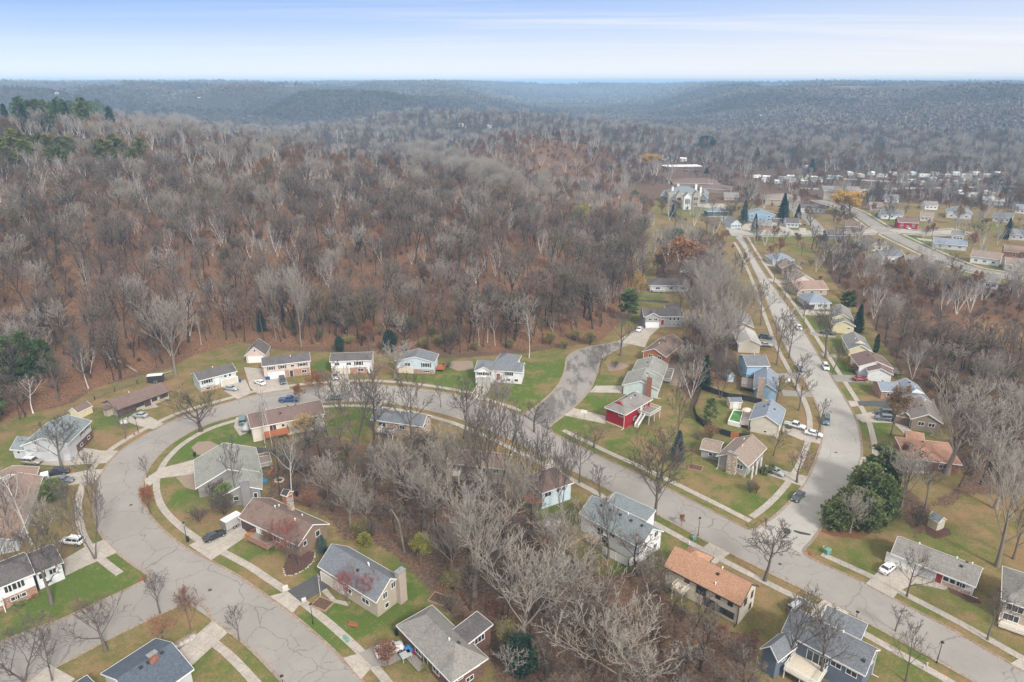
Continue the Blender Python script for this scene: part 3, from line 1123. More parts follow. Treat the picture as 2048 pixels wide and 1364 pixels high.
def grow(seed, H0=12.0, R0=5.0, fork=0.3, counts=(8, 6, 5, 4), ang=(50, 42, 45, 50), lens=(0.62, 0.5, 0.45, 0.42), up=(0.35, 0.3, 0.25, 0.15),
         trunk_r=0.22, twig=0.03, leader=0.85, wob=0.05, stems=1, shape=None, lod=0):
    """returns (Branches of trunk and limbs, Branches of the twigs, tips)"""
    rnd = random.Random(seed)
    tb, cb = Branches(), Branches()
    tips = []

    def branch(p, d, L, r0, r1, K, up_, jit):
        pts = [p]
        q = np.array(p, float)
        d = np.array(d, float)
        for i in range(K):
            d = d + np.array((rnd.gauss(0, jit), rnd.gauss(0, jit), rnd.gauss(0, jit * 0.6) + up_ / K))
            d /= math.sqrt(d @ d) + 1e-9
            q = q + d * (L / K)
            pts.append(q.copy())
        pts = np.array(pts)
        return pts, np.linspace(r0, r1, K + 1)

    def kids(pts, rad, lev, L):
        n = counts[lev]
        t0 = (fork if lev == 0 else 0.22)
        m = len(pts) - 1
        az0 = rnd.random() * 6.28
        for i in range(n):
            t = t0 + (1 - t0) * (i + 0.2 + 0.8 * rnd.random()) / n
            t = min(t, 0.99)
            a = t * m
            j = min(int(a), m - 1)
            f = a - j
            p = pts[j] * (1 - f) + pts[j + 1] * f
            r = rad[j] * (1 - f) + rad[j + 1] * f
            T = pts[j + 1] - pts[j]
            T = T / (math.sqrt(T @ T) + 1e-9)
            az = az0 + i * 2.399 + rnd.uniform(-0.4, 0.4)
            ref = np.array((0, 0, 1.0)) if abs(T[2]) < 0.9 else np.array((1.0, 0, 0))
            U = np.cross(T, ref)
            U /= math.sqrt(U @ U)
            V = np.cross(T, U)
            an = R(ang[lev] * rnd.uniform(0.7, 1.25))
            d = T * math.cos(an) + (U * math.cos(az) + V * math.sin(az)) * math.sin(an)
            d[2] += up[lev] * 0.5
            d /= math.sqrt(d @ d)
            if lev == 0:
                LL = R0 * 1.25 * (1.15 - 0.75 * (t - t0) / (1 - t0)) * rnd.uniform(0.8, 1.15)
            else:
                LL = L * lens[lev] * (1.15 - 0.45 * t) * rnd.uniform(0.7, 1.2)
            last = lev == len(counts) - 1
            rr0 = max(min(r * 0.6, trunk_r * 0.36 if lev == 0 else r * 0.48), twig)
            rr1 = twig * (0.35 if last else 0.9)
            K = (4, 3, 2, 2)[min(lev, 3)] if not last else 2
            c, cr = branch(p, d, LL, rr0, rr1, K, up[lev], 0.10 + 0.04 * lev)
            if lev == 0:
                tb.add(c, cr, 4)
            else:
                cb.add(c, cr, 3)
            if last:
                tips.append(c[-1])
            else:
                kids(c, cr, lev + 1, LL)

    for s_ in range(stems):
        d0 = np.array((0, 0, 1.0)) if stems == 1 else np.array((0.32 * math.cos(s_ * 6.28 / stems + seed), 0.32 * math.sin(s_ * 6.28 / stems + seed), 1.0))
        d0 /= math.sqrt(d0 @ d0)
        tr, rr = branch(np.array((0, 0, -0.3)), d0, H0 * leader, trunk_r * (1 if stems == 1 else 0.75), twig * 1.5, 6, 0.2, wob)
        rr = rr.copy()
        rr[0] *= 1.35
        tb.add(tr, rr, 6 if lod == 0 else 4)
        kids(tr, rr, 0, H0)
    return tb, cb, np.array(tips)


def leaf_cloud(centers, n_each, spread, size, seed, mat, name, flat=0.6):
    rs = np.random.RandomState(seed)
    C = np.repeat(centers, n_each, axis=0)
    P = C + rs.normal(0, spread, C.shape)
    m = len(P)
    a = rs.normal(0, 1, (m, 3))
    a /= np.linalg.norm(a, axis=1, keepdims=True)
    b = rs.normal(0, 1, (m, 3))
    b -= a * (a * b).sum(1, keepdims=True)
    b /= np.linalg.norm(b, axis=1, keepdims=True)
    s = size * rs.uniform(0.5, 1.3, (m, 1))
    V = np.stack([P - a * s, P + b * s * flat, P + a * s, P - b * s * flat], 1).reshape(-1, 3)
    return np_mesh(name, V, quads=np.arange(m * 4).reshape(m, 4), mat=mat)


def merge_np(name, meshes, mats):
    """one mesh out of several np meshes, a material slot for each"""
    V, Q, MI, base = [], [], [], 0
    for i, me in enumerate(meshes):
        n = len(me.vertices)
        v = np.empty(n * 3, np.float32)
        me.vertices.foreach_get("co", v)
        q = np.empty(len(me.loops), np.int32)
        me.loops.foreach_get("vertex_index", q)
        V.append(v.reshape(-1, 3))
        Q.append(q.reshape(-1, 4) + base)
        MI.append(np.full(len(Q[-1]), i, np.int32))
        base += n
    me = np_mesh(name, np.concatenate(V), quads=np.concatenate(Q))
    for m in mats:
        me.materials.append(m)
    me.polygons.foreach_set("material_index", np.concatenate(MI))
    return me


TREES = {}       # kind -> list of (trunk mesh, crown mesh, height, radius)


def reg(kind, tb, cb, tips, bm, cm, leaf=None, leaf_n=3, leaf_sp=0.35, leaf_s=0.14, seed=0):
    tm = tb.mesh("trunk", BARK[bm])
    cmh = cb.mesh("crown", BARK[cm])
    if leaf:
        lm = leaf_cloud(tips, leaf_n, leaf_sp, leaf_s, seed, LEAF[leaf], "leaves")
        cmh = merge_np("crown", [cmh, lm], [BARK[cm], LEAF[leaf]])
    co = np.array([v for v in tips])
    h = float(np.percentile(co[:, 2], 98))
    r = float(np.percentile(np.hypot(co[:, 0], co[:, 1]), 92))
    TREES.setdefault(kind, []).append((tm, cmh, h, r))


for s_ in range(4):
    reg("bare", *grow(11 + s_, 12, 4.6, 0.26, (9, 6, 5, 4), twig=0.028, trunk_r=0.24), "bare", "bare")
for s_ in range(2):
    reg("small", *grow(31 + s_, 8, 2.6, 0.25, (9, 5, 4, 3), ang=(42, 38, 42, 45), twig=0.022, trunk_r=0.12), "bare", "bare")
for s_ in range(2):
    reg("oak", *grow(41 + s_, 12, 7.0, 0.22, (9, 6, 5, 4), ang=(62, 48, 48, 50), up=(0.5, 0.3, 0.25, 0.2), leader=0.62, twig=0.034, trunk_r=0.5, wob=0.09), "dark", "dark")
for s_ in range(2):
    reg("vase", *grow(51 + s_, 20, 6.5, 0.22, (10, 7, 5, 4), ang=(42, 42, 42, 45), up=(0.5, 0.4, 0.3, 0.2), stems=2, leader=0.72, twig=0.030, trunk_r=0.30), "bare", "bare")
for s_ in range(3):
    reg("pale", *grow(61 + s_, 17, 8.0, 0.28, (13, 9, 7, 5), ang=(50, 46, 44, 40), lens=(0.62, 0.46, 0.42, 0.38), up=(0.5, 0.4, 0.4, 0.4), twig=0.025, trunk_r=0.40, leader=0.74), "paletrunk", "pale")
for s_ in range(2):
    reg("birch", *grow(71 + s_, 14, 3.8, 0.35, (9, 5, 4, 3), ang=(45, 42, 42, 45), twig=0.026, trunk_r=0.16, wob=0.07), "birch", "birchtwig")
reg("birchclump", *grow(81, 14, 4.2, 0.3, (7, 5, 4, 3), stems=3, twig=0.028, trunk_r=0.19, up=(0.6, 0.4, 0.3, 0.2)), "birch", "birchtwig")
for s_ in range(4):
    reg("wood", *grow(91 + s_, 13, 4.8, 0.42, (8, 5, 5, 4), ang=(55, 45, 45, 48), twig=0.045, trunk_r=0.22, wob=0.07), "woodtrunk", "wood")
for s_ in range(5):
    reg("mid", *grow(111 + s_, 13, 5.0, 0.42, (8, 6, 5), ang=(52, 45, 48), lens=(0.62, 0.52, 0.50), up=(0.45, 0.3, 0.2), twig=0.052, trunk_r=0.24, wob=0.07, lod=1), "woodtrunk", "wood")
reg("leafbrown", *grow(131, 11, 3.6, 0.25, (9, 6, 5, 3), twig=0.026, trunk_r=0.2), "bare", "bare", "brown", 5, 0.3, 0.13)
reg("leafrust", *grow(132, 10, 3.6, 0.25, (8, 5, 4, 3), twig=0.026, trunk_r=0.2), "bare", "bare", "rust", 7, 0.35, 0.16)
reg("willow", *grow(133, 12, 6.5, 0.25, (9, 6, 5, 3), twig=0.05, trunk_r=0.4), "bare", "bare", "gold", 12, 0.6, 0.28)
reg("straw", *grow(134, 7, 3.2, 0.2, (8, 5, 4, 3), twig=0.03, trunk_r=0.14), "bare", "bare", "straw", 6, 0.4, 0.14)
reg("lime", *grow(135, 8, 2.6, 0.2, (8, 5, 4, 3), twig=0.02, trunk_r=0.12), "bare", "bare", "lime", 9, 0.35, 0.15)
reg("crab", *grow(136, 5, 3.4, 0.15, (9, 6, 5, 4), ang=(60, 45, 45, 50), twig=0.018, trunk_r=0.13), "plum", "plum", "berry", 2, 0.18, 0.07)
reg("redtwig", *grow(137, 6, 2.6, 0.2, (9, 6, 5, 3), twig=0.02, trunk_r=0.12), "plum", "plum", "rust", 1, 0.2, 0.10)
reg("plum", *grow(138, 11, 5.4, 0.22, (10, 6, 5, 5), ang=(48, 42, 42, 42), twig=0.026, trunk_r=0.3), "bare", "plum")
for s_ in range(2):
    reg("shrub", *grow(141 + s_, 3.2, 1.9, 0.1, (6, 5, 4, 3), stems=4, twig=0.02, trunk_r=0.05, leader=0.7), "woodtrunk", "wood")
reg("shrubrust", *grow(145, 2.6, 1.6, 0.1, (6, 5, 4), stems=4, lens=(0.6, 0.5, 0.5), ang=(45, 45, 45), up=(0.5, 0.4, 0.3), twig=0.02, trunk_r=0.05, leader=0.7), "woodtrunk", "plum", "brown", 3, 0.22, 0.08)
reg("shrubgold", *grow(146, 2.6, 1.6, 0.1, (6, 5, 4), stems=4, lens=(0.6, 0.5, 0.5), ang=(45, 45, 45), up=(0.5, 0.4, 0.3), twig=0.02, trunk_r=0.05, leader=0.7), "woodtrunk", "wood", "lime", 3, 0.28, 0.07)


def conifer(kind, seed, h, r, mat, top=0.06, dens=900, droop=0.25, shape='cone', start=0.06, leaf=0.26, trunk_r=0.14):
    rs = np.random.RandomState(seed)
    m = dens
    u = rs.rand(m) ** (0.8 if shape == 'cone' else 1.0)
    z = start * h + u * h * (1 - start)
    f = (z - start * h) / (h * (1 - start))
    if shape == 'cone':
        rad = r * (1 - f) ** 0.85 + top
        lay = 0.80 + 0.24 * np.sin(z * 2 * math.pi / (h / 13.0) + seed)
        rad = rad * lay
    elif shape == 'round':
        rad = r * np.sqrt(np.maximum(0, 1 - (2 * f - 0.85) ** 2 / 1.35))
    elif shape == 'column':
        rad = r * np.clip(np.minimum(f * 6 + 0.45, (1 - f) * 3.2), 0, 1) ** 0.6
    else:                                                  # open pine: clumps on the ends of branches
        rad = r * np.sqrt(np.maximum(0.02, 1 - (2 * f - 0.75) ** 2 / 1.6))
    az = rs.rand(m) * 2 * math.pi
    bumps = 1 + 0.17 * np.sin(az * 3 + z * 1.3 + seed) + 0.10 * np.sin(az * 7 - z * 2.1)
    if shape == 'round' and r > 2.5:
        bumps = 1 + 0.20 * np.sin(az * 4 + z * 1.7 + seed) + 0.17 * np.sin(az * 9 - z * 2.9) + 0.10 * np.sin(z * 5 + az * 2)
    rr = rad * bumps * rs.uniform(0.45, 1.08, m)
    if shape == 'open':
        g = 46
        ci = rs.randint(0, g, m)
        cz = start * h + np.linspace(0, 1, g) ** 0.9 * h * (1 - start)
        ca = rs.rand(g) * 6.28
        cf = (cz - start * h) / (h * (1 - start))
        cr = r * np.sqrt(np.maximum(0.02, 1 - (2 * cf - 0.75) ** 2 / 1.6)) * rs.uniform(0.45, 1, g)
        P = np.stack([cr[ci] * np.cos(ca[ci]), cr[ci] * np.sin(ca[ci]), cz[ci]], 1) + rs.normal(0, 1, (m, 3)) * np.array((r * 0.17, r * 0.17, r * 0.09))
    else:
        P = np.stack([rr * np.cos(az), rr * np.sin(az), z - droop * rr * 0.4], 1)
    out = P * np.array((1, 1, 0.0))
    out /= np.linalg.norm(out, axis=1, keepdims=True) + 1e-6
    a = out + rs.normal(0, 0.45, (m, 3)) + np.array((0, 0, -droop if shape == 'cone' else 0.35))
    a /= np.linalg.norm(a, axis=1, keepdims=True)
    b = np.cross(a, rs.normal(0, 1, (m, 3)))
    b /= np.linalg.norm(b, axis=1, keepdims=True) + 1e-6
    s = leaf * rs.uniform(0.7, 1.4, (m, 1))
    V = np.stack([P - a * s, P + b * s * 0.42, P + a * s * 1.2, P - b * s * 0.42], 1).reshape(-1, 3)
    cm = np_mesh("crown", V, quads=np.arange(m * 4).reshape(m, 4), mat=LEAF[mat])
    tb = Branches()
    tb.add(np.array([(0, 0, -0.3), (0, 0, h * 0.4), (0, 0, h * 0.94)]), np.array((trunk_r, trunk_r * 0.7, 0.02)), 6)
    if shape == 'open':
        for i in range(g):
            zc_ = cz[i]
            tb.add(np.array([(0, 0, max(0.5, zc_ - 0.15 * cr[i])), (cr[i] * 0.5 * math.cos(ca[i]), cr[i] * 0.5 * math.sin(ca[i]), zc_ - 0.05 * cr[i]),
                             (cr[i] * math.cos(ca[i]), cr[i] * math.sin(ca[i]), zc_)]), np.array((0.05, 0.035, 0.015)), 3)
    TREES.setdefault(kind, []).append((tb.mesh("trunk", BARK["dark"]), cm, h, r))


conifer("spruce", 1, 9, 2.3, "spruce", dens=5200)
conifer("spruce", 2, 9, 2.1, "spruce", dens=5200)
conifer("bluespruce", 3, 8, 2.3, "bluespruce", dens=4200)
conifer("arbor", 4, 6, 1.1, "spruce", dens=2600, shape='column', leaf=0.16)
conifer("cedar", 5, 6, 2.1, "spruce", dens=4200, shape='round', leaf=0.22)
conifer("juniper", 6, 8, 3.4, "juniper", dens=7000, shape='round', leaf=0.26)
conifer("juniper", 7, 7, 3.2, "juniper", dens=8000, shape='round', leaf=0.26)
conifer("pine", 8, 12, 3.0, "pine", dens=5200, shape='open', start=0.25, leaf=0.30, trunk_r=0.2)
conifer("pine", 9, 12, 2.8, "pine", dens=5200, shape='open', start=0.25, leaf=0.30, trunk_r=0.2)
conifer("openpine", 10, 7, 2.1, "pine", dens=1500, shape='open', start=0.08, leaf=0.22)
conifer("farpine", 11, 12, 3.0, "pine", dens=800, shape='open', start=0.3, leaf=0.75)
conifer("farpine", 12, 13, 2.6, "spruce", dens=800, start=0.1, leaf=0.7)
conifer("farolive", 13, 12, 3.2, "olive", dens=700, shape='open', start=0.35, leaf=0.75)
conifer("roundbush", 14, 1.6, 0.95, "lime", dens=1100, shape='round', leaf=0.12, start=0.0)
conifer("greenbush", 15, 1.3, 0.8, "juniper", dens=900, shape='round', leaf=0.12, start=0.0)
conifer("goldbush", 16, 1.0, 0.7, "gold", dens=600, shape='round', leaf=0.11, start=0.0)
conifer("rustbush", 17, 1.1, 0.8, "rust", dens=600, shape='round', leaf=0.11, start=0.0)

TNAME = {"bare": "bare_tree", "small": "bare_tree", "oak": "oak_tree", "vase": "bare_tree", "pale": "cottonwood_tree", "birch": "birch_tree", "birchclump": "birch_tree",
         "wood": "woodland_tree", "mid": "woodland_tree", "leafbrown": "leafy_tree", "leafrust": "leafy_tree", "willow": "willow_tree", "straw": "leafy_tree",
         "lime": "leafy_tree", "crab": "crabapple_tree", "redtwig": "leafy_tree", "plum": "bare_tree", "shrub": "shrub", "shrubrust": "shrub", "shrubgold": "shrub",
         "spruce": "spruce_tree", "bluespruce": "spruce_tree", "arbor": "arborvitae", "cedar": "cedar_tree", "juniper": "juniper", "pine": "pine_tree",
         "openpine": "pine_tree", "farpine": "pine_tree", "farolive": "pine_tree", "roundbush": "bush", "greenbush": "bush", "goldbush": "bush", "rustbush": "bush"}
TRND = random.Random(5)


def tree(kind, x, y, z, h, r, label, group=None, rot=None, var=None, cat=None):
    vs = TREES[kind]
    tm, cm, h0, r0 = vs[(var if var is not None else TRND.randrange(len(vs))) % len(vs)]
    nm = TNAME[kind]
    e = empty(nm, x, y, z, TRND.random() * 6.28 if rot is None else rot)
    e.scale = (r / r0, r / r0, h / h0)
    tag(e, label, cat or ("tree" if nm.endswith("tree") or nm in ("arborvitae", "juniper") else "shrub"), group)
    bush = kind.endswith("bush")
    o = bpy.data.objects.new("stem" if bush or kind.startswith("shrub") else "trunk", tm)
    link(o, e)
    c = bpy.data.objects.new("foliage" if bush else ("branches" if kind.startswith("shrub") else "crown"), cm)
    link(c, e)
    return e


def top_h(x, y, py):
    d = ray(1024, py)
    t = y / d[1]
    return CAM_H + d[2] * t


def ptree(px, py, top, hw, kind, label, group=None, var=None):
    """stem foot at this pixel, crown up to the row top, half the crown's width in pixels"""
    x, y, z = G(px, py)
    zt = top_h(x, y, top)
    dz = y * CP + (CAM_H - zt) * SP
    r = hw * dz / FPX
    return tree(kind, x, y, z, max(0.6, zt - z), r, label, group, var=var)
# ================================================================ houses
FOOTPRINTS = []


class Block:
    """rectangle of walls under one roof.  A, B: photo pixels of the ends of one eave (seen at height hw),
    d: depth in metres to the left of A->B (negative: right), or the pixel of the far corner beyond B (C) or A (Ca)"""

    def __init__(s, A, B, d=None, C=None, Ca=None, hw=2.8, rise=1.7, roof='gable', ax='u', ov=0.45, z0=0.0):
        a, b = W(*A, hw), W(*B, hw)
        u = b - a
        L = math.hypot(*u)
        u = u / L
        v = np.array((-u[1], u[0]))
        if C is not None:
            d = float((W(*C, hw) - b) @ v)
        if Ca is not None:
            d = float((W(*Ca, hw) - a) @ v)
        if d < 0:                                   # keep v pointing away from the A-B eave
            v = -v
            d = -d
            s.flip = True
        else:
            s.flip = False
        s.L, s.D = L - 2 * ov, d - 2 * ov
        s.u, s.v, s.ov = u, v, ov
        s.o = a + u * ov + v * ov
        s.hw, s.rise, s.roof, s.ax, s.z0 = hw, rise, roof, ax, z0
        FOOTPRINTS.append(np.array([s.p2(0, 0), s.p2(s.L, 0), s.p2(s.L, s.D), s.p2(0, s.D)]))

    def p2(s, a, b):
        return s.o + s.u * a + s.v * b

    def P(s, a, b, z):
        q = s.p2(a, b)
        return (q[0], q[1], z)

    def face(s, mb, pts):
        mb.poly(pts[::-1] if s.flip else pts)

    def walls(s):
        mb = MB()
        L, D, h, r, z0 = s.L, s.D, s.hw, s.rise, -0.3
        P = s.P
        if s.roof == 'flat':
            s.face(mb, [P(0, 0, h - 0.02), P(L, 0, h - 0.02), P(L, D, h - 0.02), P(0, D, h - 0.02)])
        g = s.roof in ('gable', 'shed')
        t = -0.06
        if s.roof == 'gable' and s.ax == 'u':
            s.face(mb, [P(0, 0, z0), P(L, 0, z0), P(L, 0, h), P(0, 0, h)])
            s.face(mb, [P(L, 0, z0), P(L, D, z0), P(L, D, h), P(L, D / 2, h + r + t), P(L, 0, h)])
            s.face(mb, [P(L, D, z0), P(0, D, z0), P(0, D, h), P(L, D, h)])
            s.face(mb, [P(0, D, z0), P(0, 0, z0), P(0, 0, h), P(0, D / 2, h + r + t), P(0, D, h)])
        elif s.roof == 'gable':
            s.face(mb, [P(0, 0, z0), P(L, 0, z0), P(L, 0, h), P(L / 2, 0, h + r + t), P(0, 0, h)])
            s.face(mb, [P(L, 0, z0), P(L, D, z0), P(L, D, h), P(L, 0, h)])
            s.face(mb, [P(L, D, z0), P(0, D, z0), P(0, D, h), P(L / 2, D, h + r + t), P(L, D, h)])
            s.face(mb, [P(0, D, z0), P(0, 0, z0), P(0, 0, h), P(0, D, h)])
        elif s.roof == 'shed':                        # low at v = 0, high at v = D
            s.face(mb, [P(0, 0, z0), P(L, 0, z0), P(L, 0, h), P(0, 0, h)])
            s.face(mb, [P(L, 0, z0), P(L, D, z0), P(L, D, h + r + t), P(L, 0, h)])
            s.face(mb, [P(L, D, z0), P(0, D, z0), P(0, D, h + r + t), P(L, D, h + r + t)])
            s.face(mb, [P(0, D, z0), P(0, 0, z0), P(0, 0, h), P(0, D, h + r + t)])
        else:
            for a, b, c, d in ((0, 0, L, 0), (L, 0, L, D), (L, D, 0, D), (0, D, 0, 0)):
                s.face(mb, [P(a, b, z0), P(c, d, z0), P(c, d, h), P(a, b, h)])
        return mb

    def zr(s, a, b):
        """roof height above a point of the block"""
        if s.roof == 'shed':
            return s.hw + s.rise * b / s.D
        if s.roof == 'flat':
            return s.hw
        e1 = s.rise * (1 - abs(2 * b / s.D - 1)) if s.ax == 'u' else s.rise * (1 - abs(2 * a / s.L - 1))
        if s.roof == 'hip':
            sl = s.rise / ((s.D if s.ax == 'u' else s.L) / 2)
            m = min(a, s.L - a) if s.ax == 'u' else min(b, s.D - b)
            e1 = min(e1, sl * m)
        return s.hw + e1

    def roofmesh(s):
        mb, tr = MB(), MB()
        L, D, h, r, ov = s.L, s.D, s.hw, s.rise, s.ov
        P = s.P
        th = 0.14
        if s.roof == 'shed':
            sl = r / D
            q = [(-ov, -ov), (L + ov, -ov), (L + ov, D + ov), (-ov, D + ov)]
            zz = [h + sl * b for a, b in q]
            lo = [P(a, b, z) for (a, b), z in zip(q, zz)]
            hi = [P(a, b, z + th) for (a, b), z in zip(q, zz)]
            mb.hexa((lo + hi) if not s.flip else (lo[::-1] + hi[::-1]))
            cs = [[0, 1], [1, 2], [2, 3], [3, 0]]
            for i, j in cs:
                s.bar(tr, lo[i], lo[j])
            return mb, tr
        if s.roof == 'flat':
            q = [(-ov, -ov), (L + ov, -ov), (L + ov, D + ov), (-ov, D + ov)]
            lo = [P(a, b, h) for a, b in q]
            hi = [P(a, b, h + 0.3) for a, b in q]
            mb.hexa((lo + hi) if not s.flip else (lo[::-1] + hi[::-1]))
            return mb, None
        if s.ax == 'u':
            LL, DD, PP = L, D, P
        else:
            LL, DD, PP = D, L, (lambda a, b, z: P(b, a, z))
        sl = r / (DD / 2)
        ze = h - sl * ov
        fl = s.flip ^ (s.ax != 'u')
        if s.roof == 'gable':
            go = min(ov, 0.35)
            for z_off, rev in ((th, False), (0, True)):
                a = [PP(-go, -ov, ze + z_off), PP(LL + go, -ov, ze + z_off), PP(LL + go, DD / 2, h + r + z_off), PP(-go, DD / 2, h + r + z_off)]
                b = [PP(-go, DD / 2, h + r + z_off), PP(LL + go, DD / 2, h + r + z_off), PP(LL + go, DD + ov, ze + z_off), PP(-go, DD + ov, ze + z_off)]
                for f in (a, b):
                    mb.poly(f[::-1] if rev ^ fl else f)
            for e in (-go, LL + go):
                for y0, z0_, y1, z1 in ((-ov, ze, DD / 2, h + r), (DD / 2, h + r, DD + ov, ze)):
                    s.bar(tr, PP(e, y0, z0_), PP(e, y1, z1))
            for y in (-ov, DD + ov):
                s.bar(tr, PP(-go, y, ze), PP(LL + go, y, ze))
        else:
            e = [PP(-ov, -ov, ze), PP(LL + ov, -ov, ze), PP(LL + ov, DD + ov, ze), PP(-ov, DD + ov, ze)]
            k1_, k2_ = DD / 2, LL - DD / 2
            if k2_ < k1_:
                k1_ = k2_ = LL / 2
            for z_off, rev in ((th, False), (0, True)):
                up_ = lambda p: (p[0], p[1], p[2] + z_off)
                E = [up_(p) for p in e]
                R1, R2 = PP(k1_, DD / 2, h + r + z_off), PP(k2_, DD / 2, h + r + z_off)
                fs_ = [[E[0], E[1], R2, R1], [E[1], E[2], R2], [E[2], E[3], R1, R2], [E[3], E[0], R1]]
                for f in fs_:
                    mb.poly(f[::-1] if rev ^ fl else f)
            for i in range(4):
                s.bar(tr, e[i], e[(i + 1) % 4])
        return mb, tr

    def bar(s, mb, p, q):
        """fascia board under the roof's edge"""
        p, q = np.array(p), np.array(q)
        d = q - p
        n = np.array((-d[1], d[0], 0.0))
        n /= np.linalg.norm(n) + 1e-9
        c = np.array((*s.p2(s.L / 2, s.D / 2), p[2]))
        if n @ (p - c) < 0:
            n = -n
        w = n * 0.05
        lo, hi = np.array((0, 0, -0.07)), np.array((0, 0, 0.18))
        f = [p + lo, q + lo, q + lo + w, p + lo + w, p + hi, q + hi, q + hi + w, p + hi + w]
        cr_ = np.cross(f[1] - f[0], f[3] - f[0])
        if cr_[2] < 0:
            f = [f[3], f[2], f[1], f[0], f[7], f[6], f[5], f[4]]
        mb.hexa(f)

    def wall_pt(s, side, t, z, out=0.0):
        """t from 0 to 1 along the wall; side 0 A-B wall, 1 the B end, 2 far, 3 the A end"""
        L, D = s.L, s.D
        a, b, na, nb = {0: (t * L, 0, 0, -1), 1: (L, t * D, 1, 0), 2: (L - t * L, D, 0, 1), 3: (0, D - t * D, -1, 0)}[side]
        return np.array(s.P(a + na * out, b + nb * out, z))

    def wbox(s, mb, side, t, z, w, h, o0, o1, dt=0.0, dz=0.0):
        """box on a wall; t centre, dt metres off the centre"""
        Lw = s.L if side in (0, 2) else s.D
        t0, t1 = t + (dt - w / 2) / Lw, t + (dt + w / 2) / Lw
        z0, z1 = z + dz - h / 2, z + dz + h / 2
        p = [s.wall_pt(side, t0, z0, o0), s.wall_pt(side, t1, z0, o0), s.wall_pt(side, t1, z0, o1), s.wall_pt(side, t0, z0, o1)]
        q = [s.wall_pt(side, t0, z1, o0), s.wall_pt(side, t1, z1, o0), s.wall_pt(side, t1, z1, o1), s.wall_pt(side, t0, z1, o1)]
        if np.cross(p[1] - p[0], p[3] - p[0])[2] < 0:
            p, q = p[::-1], q[::-1]
        mb.hexa(p + q)


DOOR_RED = plain("door_red", (0.26, 0.03, 0.03), 0.5)
CREAM = plain("cream_paint", (0.60, 0.54, 0.44), 0.7)
WOODRAIL = plain("stained_wood", (0.36, 0.13, 0.055), 0.8, 0.25)
DECKGREY = plain("weathered_deck", (0.24, 0.215, 0.19), 0.9, 0.2)


